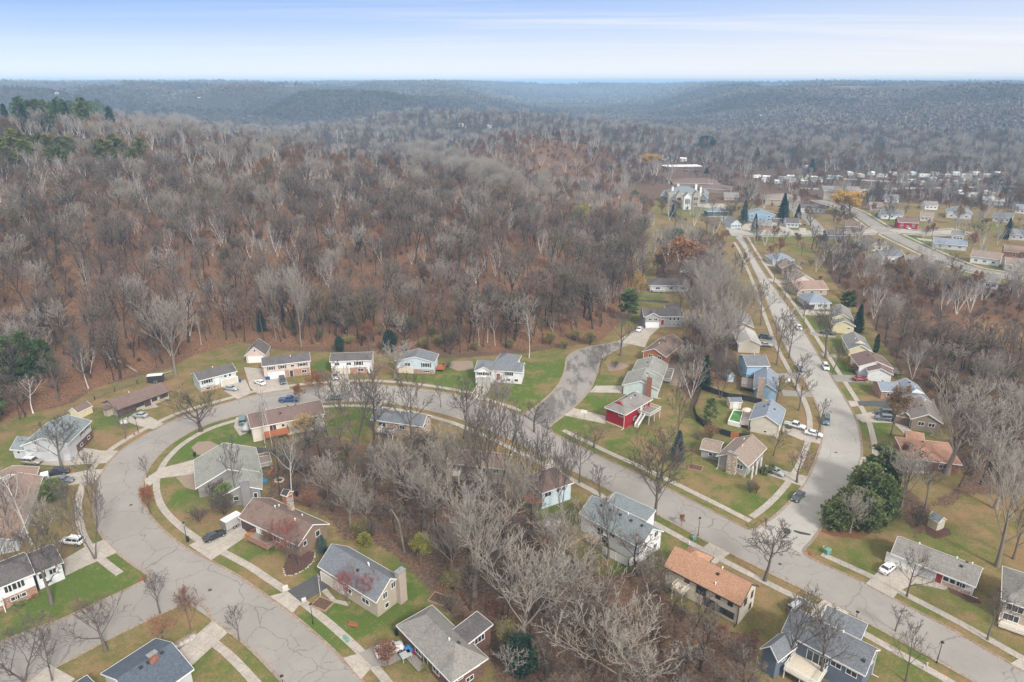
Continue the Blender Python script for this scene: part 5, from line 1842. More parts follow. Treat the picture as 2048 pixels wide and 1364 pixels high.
house("large white house with a teal-grey roof and fenced patio in the middle right",
      [B((1158, 1026), (1280, 1096), C=(1328, 1062), hw=4.3, rise=2.4, ov=.35), B((1213, 1005), (1294, 1043), d=3.4, hw=5.3, rise=.8, roof='shed', ov=.2)],
      WL['white'], RF['teal'], [('vent', 0, .2, .40), ('vent', 0, .35, .40), ('vent', 0, .52, .42), ('vent', 0, .70, .42), ('vent', 0, .87, .44), ('win', 0, 1, .26, 3.6, 1.0, 1.3, 2), ('win', 0, 1, .74, 4.6, 1.3, 1.3, 2), ('win', 0, 1, .74, 1.6, 1.2, 1.2, 2),
                                ('win', 0, 0, .35, 2.4, 1.8, 1.8), ('win', 0, 0, .55, 3.3, 1.4, 1.1), ('door', 0, 0, .44, 1.6, DARK, 0), ('pipe', 0, .6, .55)])
house("two-storey cream stucco house with a bright orange-tan roof",
      [B((1326, 1130), (1484, 1212), C=(1527, 1174), hw=4.8, rise=2.3, ov=.5), B((1353, 1116), (1402, 1140), d=5.2, hw=4.9, rise=1.4, roof='hip', ov=.4)],
      WL['stucco'], RF['orange'], [('win', 0, 1, .35, 3.7, 1.1, 1.4, 1), ('win', 0, 1, .78, 3.7, .9, 1.5, 1), ('win', 0, 1, .75, 1.2, .9, 1.3, 1), ('win', 0, 0, .30, 3.7, 1.1, 1.0, 1), ('win', 0, 0, .50, 3.2, 2.0, 1.9, 2), ('win', 0, 0, .72, 3.7, 1.0, .9, 1), ('win', 0, 0, .88, 3.7, 1.0, 1.2, 1),
                                   ('win', 0, 0, .62, 1.4, 2.4, 1.9, 2), ('win', 0, 0, .83, 1.3, 3.4, 1.4, 3), ('vent', 0, .62, .35), ('pipe', 0, .62, .62), ('pipe', 0, .65, .10), ('deck', 0, 0, .18, .34, 2.4, 2.4, CREAM, CREAM), ('spout', 0, 0, .99), ('garage', 1, 2, .5, 5, WHITE)], trim=DKBROWN)
house("dark blue house with grey shingle roofs and a patio at the bottom right",
      [B((1563, 1262), (1731, 1351), C=(1777, 1307), hw=5.0, rise=2.3, ov=.35), B((1640, 1241), (1722, 1280), d=3.0, hw=5.5, rise=1.0, roof='shed', ov=.2), B((1556, 1321), (1596, 1289), Ca=(1517, 1296), hw=4.6, rise=1.4)],
      WL['navy'], RF['slate'], [('win', 0, 1, .30, 3.9, 1.1, 1.5, 1), ('win', 0, 1, .74, 4.3, 1.1, 1.7, 1), ('win', 0, 0, .14, 3.6, 1.2, 1.2, 1), ('win', 0, 0, .44, 3.0, 3.0, 2.1, 3), ('win', 0, 0, .68, 3.8, 1.7, 1.1, 2), ('win', 0, 0, .87, 3.8, 1.7, 1.1, 2), ('win', 0, 0, .55, 3.6, 1.0, 1.2, 1),
                                ('deck', 0, 0, .18, .60, 4.6, 1.9, CREAM, WHITE), ('pipe', 0, .62, .58), ('vent', 0, .95, .2), ('spout', 0, 1, .97), ('win', 2, 0, .5, 3.2, 1.4, 1.2), ('garage', 1, 2, .4, 5, WHITE)])
house("long grey-roofed ranch house with a wide driveway on the right",
      [B((1780, 1105), (1954, 1174), C=(1988, 1143), hw=2.8, rise=1.7, ov=.5)],
      WL['lgrey'], RF['lgrey'], [('garage', 0, 0, .13, 5.6, WHITE), ('win', 0, 0, .68, 1.6, 1.0, 1.1, 1), ('door', 0, 0, .60, 1.0, DOOR_RED, 0), ('win', 0, 0, .76, 1.6, 1.0, 1.1, 1), ('win', 0, 0, .84, 1.6, 1.0, 1.1, 1), ('win', 0, 0, .88, 1.6, 1.0, 1.1, 1), ('win', 0, 1, .2, 1.5, 1.0, 1.1), ('win', 0, 1, .85, 1.9, 1.0, 1.0),
                                 ('band', 0, 0, .9, BRK['tan'], .64, .98), ('pipe', 0, .25, .62), ('pipe', 0, .72, .6), ('vent', 0, .8, .35), ('vent', 0, .84, .62), ('spout', 0, 1, .02), ('pipe', 0, .9, .7)])
house("tan split-level house with a white balcony cut by the right edge",
      [B((2003, 1199), (2125, 1240), d=11, hw=4.6, rise=1.8, roof='hip', ov=.6)],
      WL['tan'], RF['lgrey'], [('win', 0, 0, .22, 3.4, 2.6, 1.6, 3), ('win', 0, 0, .2, 1.2, 2.4, 1.4, 3), ('deck', 0, 0, -.02, .9, 2.6, .5, CREAM, WHITE), ('win', 0, 0, .6, 3.4, 2.2, 1.4)])
house("brown brick house with a grey hipped roof at the bottom centre",
      [B((792, 1248), (902, 1363), C=(986, 1322), hw=3.9, rise=2.3, roof='hip', ov=.6), B((903, 1262), (935, 1290), d=5.6, hw=4.3, rise=.5, roof='shed', ov=.3)],
      BRK['dark'], [RF['lgrey'], RF['dark']], [('win', 0, 1, .25, 2.8, 1.2, 1.0), ('win', 0, 1, .55, 3.0, 1.1, .7), ('win', 0, 1, .80, 2.9, 1.1, .7), ('win', 0, 1, .55, 1.2, 1.6, 1.0), ('win', 0, 0, .35, 1.8, 1.8, 1.3), ('win', 0, 0, .7, 1.8, 1.8, 1.3), ('door', 0, 0, .5, 1.0, DARK, .2),
                                               ('win', 1, 1, .5, 3.5, 2.2, 1.3, 3), ('pipe', 0, .7, .45), ('vent', 0, .78, .6), ('deck', 0, 0, .08, .5, 1.6, .4, DECKGREY, None)])
house("taupe sided house with a grey roof and tall tan corner chimney beside the asphalt drive",
      [B((634, 1130), (753, 1204), C=(826, 1166), hw=4.0, rise=2.5, ov=.45)],
      WL['tan'], RF['slate'], [('chim', 0, 'L', 9.3, 1.1, 1.7, 6.9, WL['tan']), ('garage', 0, 0, .15, 5.0, CREAM), ('win', 0, 1, .30, 3.6, 1.1, 1.4, 2), ('win', 0, 1, .62, 4.5, 1.1, 1.4, 2), ('win', 0, 1, .34, 1.2, 1.0, 1.1, 1), ('win', 0, 0, .5, 2.0, 1.8, 1.2), ('win', 0, 0, .8, 2.0, 2.0, 1.2), ('door', 0, 0, .36, 1.0, WHITE, .1),
                               ('pipe', 0, .62, .55), ('pipe', 0, .66, .5), ('vent', 0, .55, .3)])
house("brown house with a stained dark brown roof and railed porch behind the black car",
      [B((475, 1033), (597, 1091), C=(667, 1050), hw=3.3, rise=2.2, ov=.5)],
      WL['brown'], RF['warm'], [('garage', 0, 0, .12, 4.9, GD_BROWN), ('win', 0, 1, .66, 2.6, 1.2, 1.4), ('win', 0, 1, .2, 2.4, 1.0, 1.2), ('win', 0, 0, .42, 1.7, 2.2, 1.3, 3), ('win', 0, 0, .62, 1.7, 2.0, 1.2), ('door', 0, 0, .3, 1.0, WHITE, .2), ('win', 0, 0, .84, 1.7, 1.6, 1.2),
                                ('deck', 0, 0, .24, .62, 2.6, .9, DECKGREY, WOODRAIL), ('pipe', 0, .38, .5), ('pipe', 0, .34, .7), ('pipe', 0, .76, .42), ('pipe', 0, .72, .75), ('chim', 0, 8.2, 8.0, 1.0, 1.0, 6.5, BRK['stone'])])
house("grey house with a broad grey-green roof and a flat grey chimney stack",
      [B((525, 948), (512, 894), Ca=(389, 949), hw=2.9, rise=3.0, ov=.5), B((524, 978), (524, 944), Ca=(446, 975), hw=3.4, rise=1.6, ov=.45)],
      WL['vgrey'], RF['green'], [('win', 0, 3, .22, 1.6, .8, 1.4, 1), ('win', 0, 3, .5, 1.9, 1.0, 1.3, 1), ('chim', 1, -0.5, 3.0, .9, 1.9, 6.3, WL['vgrey']), ('win', 1, 3, .3, 1.9, 1.2, 1.2), ('pipe', 0, .75, .45), ('pipe', 0, .4, .6), ('win', 1, 3, .85, 1.8, .9, 1.4, 1),
                                 ('deck', 0, 0, .5, .9, 3.4, .8, DECKGREY, CREAM)])
house("cream house with a brown roof and an orange-stained back deck",
      [B((500, 857), (651, 827), d=9.5, hw=4.4, rise=1.8, ov=.45)],
      WL['cream'], RF['brown'], [('win', 0, 0, .42, 3.2, .9, 1.0, 1), ('win', 0, 0, .88, 3.4, .9, 1.0, 1), ('win', 0, 0, .28, 3.0, 1.8, 1.9, 2), ('win', 0, 0, .6, 3.0, 2.2, 1.4, 3), ('win', 0, 0, .36, .9, 1.6, 1.0), ('deck', 0, 0, .14, .48, 3.4, 2.4, WOODRAIL, WOODRAIL), ('vent', 0, .55, .7), ('vent', 0, .66, .7), ('vent', 0, .42, .3),
                                 ('pipe', 0, .25, .6), ('spout', 0, 0, .985), ('win', 0, 1, .4, 3.2, 1.4, 1.2)])
house("tan brick house with a dark grey roof behind bare trees in the middle",
      [B((740, 838), (846, 853), C=(888, 834), hw=4.4, rise=1.7)],
      BRK['tan'], RF['slate'], [('win', 0, 1, .3, 3.4, 1.4, 1.2), ('win', 0, 1, .7, 3.4, 1.4, 1.2), ('win', 0, 1, .4, 1.2, 1.4, 1.0), ('win', 0, 0, .2, 3.0, 2.2, 1.4), ('win', 0, 0, .6, 3.0, 1.6, 1.2), ('vent', 0, .7, .6), ('pipe', 0, .5, .4), ('deck', 0, 0, .2, .5, 3, 2.2, DECKGREY, WHITE)])
house("tan house with a pinkish brown roof and white balcony behind the giant bare trees",
      [B((892, 925), (1012, 938), C=(1024, 908), hw=4.6, rise=1.8)],
      WL['tan'], RF['pink'], [('deck', 0, 0, .02, .24, 2.6, 2.6, CREAM, WHITE), ('win', 0, 0, .14, 3.6, 2.0, 1.6), ('win', 0, 0, .6, 3.4, 1.6, 1.2), ('win', 0, 0, .85, 3.4, 1.4, 1.1), ('win', 0, 0, .6, 1.3, 1.6, 1.1), ('win', 0, 1, .5, 3.4, 1.4, 1.2)])
house("light blue house with a brown hipped roof and an orange-stained deck",
      [B((1083, 986), (1148, 964), Ca=(1010, 964), hw=4.7, rise=1.9, roof='hip', ov=.5)],
      WL['pblue'], RF['brown'], [('win', 0, 3, .62, 3.5, 2.0, 1.5), ('win', 0, 3, .25, 3.5, 1.2, 1.2), ('deck', 0, 3, .45, 1.0, 2.8, 2.0, WOODRAIL, WOODRAIL), ('win', 0, 0, .55, 3.6, 1.0, 1.1, 1), ('win', 0, 0, .75, 3.6, 1.0, 1.1, 1), ('win', 0, 0, .2, 3.6, 1.8, 1.6)], )

# sheds
for lb, bl, wm, rm, ft in (
        ("small cream barn shed with a brown rounded roof beside the long ranch", [B((156, 826), (185, 812), d=3.6, hw=2.0, rise=1.2, ov=.15)], WL['yellow'], RF['brown'], [('win', 0, 3, .5, 1.4, .6, .6, 1), ('win', 0, 0, .5, 1.5, .5, .5, 1)]),
        ("cream garden shed with a mossy grey roof right of the evergreen clump", [B((1856, 1034), (1877, 1046), C=(1897, 1041), hw=2.2, rise=.9, ov=.15)], WL['yellow'], RF['teal'], [('door', 0, 1, .5, 1.3, WL['cream'], 0)]),
        ("orange-brown shed with a black roof between two back yards", [B((561, 989), (573, 993), C=(593, 985), hw=2.4, rise=.7, ov=.15)], WL['orange'], sh((0.05, 0.05, 0.052), 0.1), [('door', 0, 1, .5, 1.2, WOODRAIL, 0)]),
        ("little sky-blue barn shed in the wooded yard", [B((1455, 752), (1470, 752), d=3.0, hw=2.1, rise=.8, ax='v', ov=.12)], WL['blue'], RF['slate'], [('door', 0, 0, .5, 1.1, WL['pblue'], 0)]),
        ("white shed with a blue-grey roof inside the black fence", [B((1460, 805), (1485, 805), d=3.4, hw=2.1, rise=.8, ov=.15)], WL['cream'], RF['slate'], [('door', 0, 0, .5, 1.3, WHITE, 0)]),
        ("small grey shed under the giant bare trees", [B((930, 992), (962, 986), d=3.8, hw=2.3, rise=.9, ov=.15)], WL['lgrey'], RF['lgrey'], []),
        ("tiny white shed hidden in the wood left of the teal-roofed house", [B((1091, 1050), (1112, 1056), d=2.4, hw=2.1, rise=.6, ov=.1)], WL['lgrey'], RF['cream'], [])):
    house(lb, bl, wm, rm, ft, cat="shed", name="shed")

# the farther houses
FAR = [
    ("far house with a blue-grey hipped roof, first on the right of the pale road", (1545, 520), (1590, 520), 12, 3.0, 'hip', 'lgrey', 'sky'),
    ("house with a steep brown roof behind the first one right of the pale road", (1563, 536), (1604, 537), 12, 3.6, 'gv', 'taupe', 'tan'),
    ("brown-roofed house with a cream gable, second of three brown ones", (1588, 562), (1632, 562), 12, 3.4, 'gv', 'cream', 'tan'),
    ("long house with a pinkish brown roof, third of three brown ones", (1594, 580), (1658, 578), 12, 3.0, 'g', 'tan', 'pink'),
    ("house with a blue-grey hipped roof beside the bright green pine", (1618, 606), (1664, 606), 13, 3.0, 'hip', 'lgrey', 'sky'),
    ("far blue house with a low wide gable among blue spruces", (1492, 428), (1552, 430), 12, 5.0, 'gv', 'blue', 'teal'),
    ("small light blue house with white garage at the end of the cross street", (1462, 448), (1484, 448), 16, 3.0, 'gv', 'pblue', 'grey'),
    ("low orange-brown house in front of the far blue one", (1515, 449), (1545, 450), 8, 3.0, 'g', 'orange', 'teal'),
    ("dark grey-roofed house at the end of the cross street", (1572, 446), (1600, 447), 12, 3.0, 'g', 'lgrey', 'dark'),
    ("long low grey house behind the dark spruces, far right of the cross street", (1600, 416), (1652, 418), 9, 3.0, 'g', 'lgrey', 'dark'),
    ("large tan complex with a brown roof beyond the blue spruces", (1530, 398), (1600, 402), 26, 4.6, 'hip', 'tan', 'tan'),
    ("tan apartment house with a pale brown roof behind the yellow willow", (1648, 382), (1724, 384), 20, 7.0, 'g', 'tan', 'lgrey'),
    ("wide care complex with a red-brown roof in front of the white-roofed block", (1345, 366), (1440, 368), 26, 3.4, 'hip', 'taupe', 'brown'),
    ("lower red-brown roof of the complex, running down to the street", (1400, 377), (1462, 380), 22, 3.4, 'hip', 'taupe', 'brown'),
    ("small white and blue house by the far street corner", (1762, 428), (1808, 430), 10, 3.4, 'g', 'white', 'slate'),
    ("dark red house with a brown roof at the far street corner", (1796, 444), (1838, 446), 10, 4.4, 'g', 'red', 'brown'),
    ("large pale house with a teal roof on the far right", (1893, 424), (1946, 428), 16, 4.0, 'gv', 'lgrey', 'teal'),
    ("long pale house with a blue-grey roof beside the diagonal street", (1866, 486), (1936, 492), 11, 3.0, 'g', 'lgrey', 'sky'),
    ("cream-gabled house with a brown roof left of the diagonal street", (1740, 490), (1783, 490), 16, 3.6, 'gv', 'cream', 'brown'),
    ("grey-roofed white house in the trees left of the diagonal street", (1765, 513), (1812, 512), 10, 4.4, 'g', 'white', 'slate'),
    ("tan house with a long grey roof below the diagonal street", (1812, 524), (1878, 528), 12, 4.0, 'g', 'taupe', 'lgrey'),
    ("white house with a brown roof right of the diagonal street", (1940, 512), (2002, 520), 12, 3.6, 'g', 'white', 'tan'),
    ("brick red house at the right edge among bare trees", (2008, 502), (2052, 506), 10, 3.6, 'g', 'orange', 'pink'),
    ("tan-roofed house at the right edge below the brick red one", (2010, 528), (2070, 534), 12, 3.4, 'g', 'cream', 'tan'),
    ("pale blue-roofed house at the right edge near the dark spruce", (2018, 468), (2070, 472), 10, 3.4, 'g', 'lgrey', 'sky'),
    ("small white gabled house between the long pale one and the diagonal street", (1905, 470), (1930, 472), 9, 3.4, 'g', 'white', 'lgrey'),
    ("brown-roofed house beyond the dark red one", (1840, 432), (1868, 434), 10, 3.4, 'g', 'cream', 'tan'),
    ("pale house with a grey roof left of the far teal-roofed one", (1850, 410), (1878, 411), 10, 3.4, 'g', 'white', 'lgrey'),
    ("long pale roof near the right edge, above the teal-roofed house", (1965, 400), (2010, 403), 12, 3.4, 'g', 'lgrey', 'cream'),
    ("grey house at the right edge below the trailer park", (1985, 432), (2025, 436), 11, 3.6, 'g', 'lgrey', 'slate'),
    ("brown-roofed house between the cross street and the diagonal one", (1690, 452), (1722, 454), 11, 3.4, 'g', 'taupe', 'brown'),
    ("dark house half hidden by trees left of the cream-gabled one", (1655, 470), (1690, 471), 11, 3.4, 'g', 'dgrey', 'dark'),
    ("tan house right of the yellow willow", (1740, 412), (1768, 413), 10, 3.4, 'g', 'tan', 'tan'),
    ("white house beside the diagonal street's lower end", (1955, 560), (2000, 566), 12, 3.4, 'g', 'white', 'lgrey'),
    ("pale-roofed hall left of the far street", (1448, 392), (1478, 393), 10, 3.4, 'g', 'tan', 'lgrey'),
    ("low brown house behind the orange-brown one", (1545, 436), (1566, 437), 9, 3.0, 'g', 'brown', 'brown'),
    ("pale gabled house at the right edge of the town", (2030, 416), (2062, 419), 11, 3.6, 'g', 'white', 'sky'),
    ("grey-roofed house beyond the yellow willow", (1770, 396), (1800, 397), 10, 3.4, 'g', 'white', 'slate'),
    ("white far cottage in the valley wood left of the yellow tree", (1268, 342), (1288, 342), 8, 3.0, 'g', 'white', 'lgrey'),
    ("white-roofed hall above the trailer park", (1608, 336), (1624, 337), 12, 4.0, 'g', 'lgrey', 'cream'),
]
for lb, A_, B_, d_, hw, rt, wm, rm in FAR:
    rise = 1.8 + 0.05 * d_
    b = B(A_, B_, d=d_, hw=hw, rise=rise, roof='hip' if rt == 'hip' else 'gable', ax='v' if rt == 'gv' else 'u')
    ft = [('win', 0, 0, t, min(hw - 1.2, 1.7), 1.5, 1.1) for t in (.2, .5, .8)]
    if hw > 4:
        ft += [('win', 0, 0, t, hw - 1.3, 1.5, 1.1) for t in (.2, .8)]
    house(lb, [b], WL[wm], RF[rm], ft + [('garage', 0, 1, .5, 4.5, WHITE)])

# mansion: long hipped body, three front gables, columns, chimneys
m0 = B((1337, 386), (1402, 387), d=17, hw=8.4, rise=4.2, roof='hip', ov=.4)
mm = [m0]
for A_, B_, hw, dd, rs_ in (((1352, 392), (1366, 392), 8.4, 5, 3.4), ((1368, 394), (1384, 394), 9.4, 6, 3.0), ((1386, 392), (1399, 392), 8.4, 5, 3.4), ((1340, 396), (1358, 397), 4.6, 9, 3.6), ((1397, 396), (1415, 397), 4.6, 9, 3.6), ((1321, 391), (1342, 393), 4.6, 14, 3.2), ((1397, 388), (1416, 389), 6.0, 10, 3.0)):
    mm.append(B(A_, B_, d=dd, hw=hw, rise=rs_, ax='v' if rs_ != 3.2 else 'u', ov=.35, roof='gable'))
house("grey stone mansion with many white-trimmed gables and white chimneys on its lawn", mm, [BRK['stone'], BRK['stone'], WL['white'], BRK['stone'], WL['dgrey'], WL['dgrey'], WL['dgrey'], WL['dgrey']], RF['teal'],
      [('win', 1, 0, .5, 6.2, 3.4, 2.4, 3), ('win', 1, 0, .5, 2.2, 3.0, 2.2, 3), ('win', 2, 0, .5, 6.0, 3.6, 3.6, 3), ('door', 2, 0, .5, 1.8, DARK, 0.1), ('win', 3, 0, .5, 6.2, 3.4, 2.4, 3), ('win', 3, 0, .5, 2.2, 3.0, 2.2, 3), ('win', 4, 0, .5, 2.4, 4.0, 2.6, 3), ('win', 5, 0, .5, 2.4, 4.0, 2.6, 3), ('win', 6, 0, .5, 2.4, 3.0, 1.6, 3),
       ('porch', 2, 0, 4, .04, .96, 1.2), ('chim', 0, 8.0, 10, 1.6, 1.2, 14.2, WHITE), ('chim', 0, 22, 10, 1.6, 1.2, 14.2, WHITE), ('chim', 0, 3, 3, 1.5, 1.2, 13.0, WHITE), ('chim', 0, 34, 3, 1.5, 1.2, 13.0, WHITE), ('win', 7, 0, .5, 4.0, 3.0, 1.6, 3)], cat="mansion", name="mansion")
house("dark teal pool house with a grey hipped roof on the mansion's lower lawn", [B((1415, 423), (1457, 423), d=10, hw=4.0, rise=2.0, roof='hip')], plain("teal_wall", (0.06, 0.12, 0.145), .7), RF['teal'],
      [('band', 0, 0, .7, CREAM, 0, 1), ('win', 0, 0, .3, 2.2, 2.0, 1.6), ('win', 0, 0, .7, 2.2, 2.0, 1.6)])
ap = B((1331, 334), (1405, 333), d=16, hw=9.5, rise=.1, roof='flat', ov=.6)
fts = []
for j in range(10):
    for zz in (1.8, 4.7, 7.6):
        if j % 3 != 2:
            fts.append(('win', 0, 0, .05 + .1 * j, zz, 2.3, 1.7, 2))
        elif zz > 2:
            fts.append(('deck', 0, 0, .02 + .1 * j, .09 + .1 * j, 1.4, zz - 1.0, CREAM, DKBROWN))
house("three-storey dark brown apartment block with a flat white roof", [ap], BRK['dark'], WHITE, fts, cat="apartment block", name="apartment_block")

# trailer park and what glints through the trees around it
rs = np.random.RandomState(12)
TR = []
spots = [(1508 + 24 * i, 352 + 5 * (i % 2) + (i % 3)) for i in range(8)] + [(1530 + 26 * i, 364 + (i % 2) * 3) for i in range(5)] + \
        [(1700 + 21 * i, 350 + 4 * (i % 2)) for i in range(15)] + [(1800 + 22 * i, 361 + 4 * (i % 3)) for i in range(11)] + [(1920 + 24 * i, 388 + 5 * (i % 2)) for i in range(5)]
cols = [WL['white'], WL['lgrey'], WL['cream'], WL['pblue']]
proto = []
for v in range(4):
    A_, B_ = spots[v * 2], (spots[v * 2][0] + 15, spots[v * 2][1] + (v % 2) * 2 - 1)
    b = B(A_, B_, d=5.2, hw=2.7, rise=.7, ov=.15)
    e = house("white and grey mobile home in the far trailer park", [b], cols[v], [RF['cream'], WHITE][v % 2], [('win', 0, 0, .25, 1.6, 1.2, .9), ('win', 0, 0, .75, 1.6, 1.2, .9), ('door', 0, 0, .5, .9, WHITE, .3)],
              cat="mobile home", name="mobile_home", group="mobile homes in the far trailer park")
    proto.append(e)
for i, (a, b) in enumerate(spots):
    if i in (0, 2, 4, 6):
        continue
    c = copy_tree(proto[i % 4])
    q = W(a, b)
    c.location = (q[0], q[1], 0)
    c.rotation_euler = (0, 0, rs.uniform(-.5, .5) + (1.1 if rs.rand() < .35 else 0))
    FOOTPRINTS.append(np.array([(q[0] - 7, q[1] - 4), (q[0] + 7, q[1] - 4), (q[0] + 7, q[1] + 4), (q[0] - 7, q[1] + 4)]))
# scattered farmhouses on the far hills, each with its own spot
FARM = [(400, 203, "white farmhouse on the far wooded hill, leftmost by itself"), (160, 176, "white far house near the skyline at the left"), (922, 255, "white far house in the valley, left of two"), (978, 258, "white far house in the valley, right of two"),
        (1265, 243, "white far house on the valley floor, left of two"), (1292, 246, "white far house on the valley floor, right of two"), (1520, 237, "tan far house on the right hillside, lower one"), (1545, 225, "tan far house on the right hillside, upper one"),
        (1705, 181, "pale far house on the plateau's rim at the right"), (1330, 322, "pale grey barn behind the apartment block"), (1366, 326, "pale grey roof behind the apartment block, right one"), (115, 192, "pale far house above the conifer stand")]
for a, b, lb in FARM:
    x, y, z = G(a, b)
    c = copy_tree(proto[1])
    c.name = "farmhouse"
    c.location = (x, y, z + 1.5)
    s_ = 1.0
    c.scale = (s_, s_, 1.3 * s_)
    tag(c, lb, "house")
    if "group" in c:
        del c["group"]
# ================================================================ vehicles
PAINTS = dict(white=paint("car_white", (0.72, 0.73, 0.74)), black=paint("car_black", (0.018, 0.02, 0.025), 0.25), silver=paint("car_silver", (0.42, 0.44, 0.46), 0.3, 0.4), grey=paint("car_grey", (0.16, 0.18, 0.20), 0.3, 0.3),
              dark=paint("car_dark", (0.05, 0.06, 0.07), 0.3), tan=paint("car_tan", (0.40, 0.35, 0.28), 0.35, 0.3), blue=paint("car_blue", (0.02, 0.06, 0.20), 0.3), red=paint("car_red", (0.22, 0.01, 0.02), 0.3),
              teal=paint("car_teal", (0.10, 0.17, 0.19), 0.3, 0.2), green=paint("car_green", (0.03, 0.09, 0.075), 0.3), maroon=paint("car_maroon", (0.07, 0.03, 0.04), 0.3), pale=paint("car_paleblue", (0.35, 0.45, 0.52), 0.3, 0.3))
LAMP = paint("headlight_glass", (0.75, 0.77, 0.78), 0.1)
TAIL = paint("tail_light", (0.35, 0.01, 0.01), 0.2)
RIM = plain("alloy_rim", (0.45, 0.46, 0.47), 0.4, 0.1, metal=0.7)


def loft(secs):
    """sections: (x, [(y, z) ...] going round); closed skin"""
    V, F = [], []
    n = len(secs[0][1])
    for x, ring in secs:
        V += [(x, y, z) for y, z in ring]
    for i in range(len(secs) - 1):
        for k_ in range(n):
            F.append((i * n + k_, (i + 1) * n + k_, (i + 1) * n + (k_ + 1) % n, i * n + (k_ + 1) % n))
    F.append(tuple(range(n)))
    F.append(tuple((len(secs) - 1) * n + k_ for k_ in reversed(range(n))))
    return V, F


def ring(w, z0, z1, tuck=0.12, crown=0.04):
    return [(-w + tuck, z0), (w - tuck, z0), (w, z0 + (z1 - z0) * 0.35), (w - 0.02, z1 - 0.1), (w - 0.10, z1), (0, z1 + crown), (-w + 0.10, z1), (-w + 0.02, z1 - 0.1), (-w, z0 + (z1 - z0) * 0.35)]


CARTYPE = {   # length, width, body stations (x fraction, bottom, top, width factor), cabin: base x0,x1, top x0,x1, belt, roof, top width
    "sedan": (4.7, 0.90, [(-.5, .42, .78, .80), (-.47, .28, .92, .93), (-.30, .22, .98, 1), (.20, .22, .95, 1), (.40, .24, .84, .97), (.48, .30, .70, .88), (.5, .38, .62, .78)], (-.36, .23, -.22, .07, .92, 1.42, .70)),
    "suv": (4.8, 0.95, [(-.5, .50, 1.0, .86), (-.48, .34, 1.10, .96), (-.30, .28, 1.12, 1), (.20, .28, 1.08, 1), (.42, .30, 1.0, .97), (.49, .36, .84, .88), (.5, .45, .74, .8)], (-.47, .24, -.42, .10, 1.06, 1.74, .76)),
    "van": (5.0, 0.98, [(-.5, .46, 1.0, .9), (-.48, .32, 1.12, .98), (.20, .28, 1.08, 1), (.42, .30, .98, .95), (.5, .42, .74, .8)], (-.48, .34, -.44, .16, 1.06, 1.80, .82)),
    "pickup": (5.7, 0.98, [(-.5, .55, .98, .94), (-.49, .42, 1.06, 1), (-.12, .36, 1.06, 1), (.22, .34, 1.08, 1), (.44, .36, 1.04, .97), (.49, .42, .92, .9), (.5, .5, .82, .84)], (-.13, .24, -.10, .12, 1.04, 1.78, .78)),
}
wheel_me = {}


def wheel(parent, x, y, r, w):
    if r not in wheel_me:
        mb = MB()
        nn = 16
        mb.tube((0, -w / 2, 0), (0, w / 2, 0), r, r, nn)
        t = mb.build("tyre", RUBBER)
        mb = MB()
        mb.tube((0, -w / 2 - 0.012, 0), (0, w / 2 + 0.012, 0), r * 0.62, r * 0.62, 10)
        q = mb.build("rim", RIM)
        wheel_me[r] = (t.data, q.data)
        bpy.data.objects.remove(t)
        bpy.data.objects.remove(q)
    e = bpy.data.objects.new("wheel", wheel_me[r][0])
    link(e, parent)
    e.location = (x, y, r)
    q = bpy.data.objects.new("rim", wheel_me[r][1])
    link(q, e)
    return e


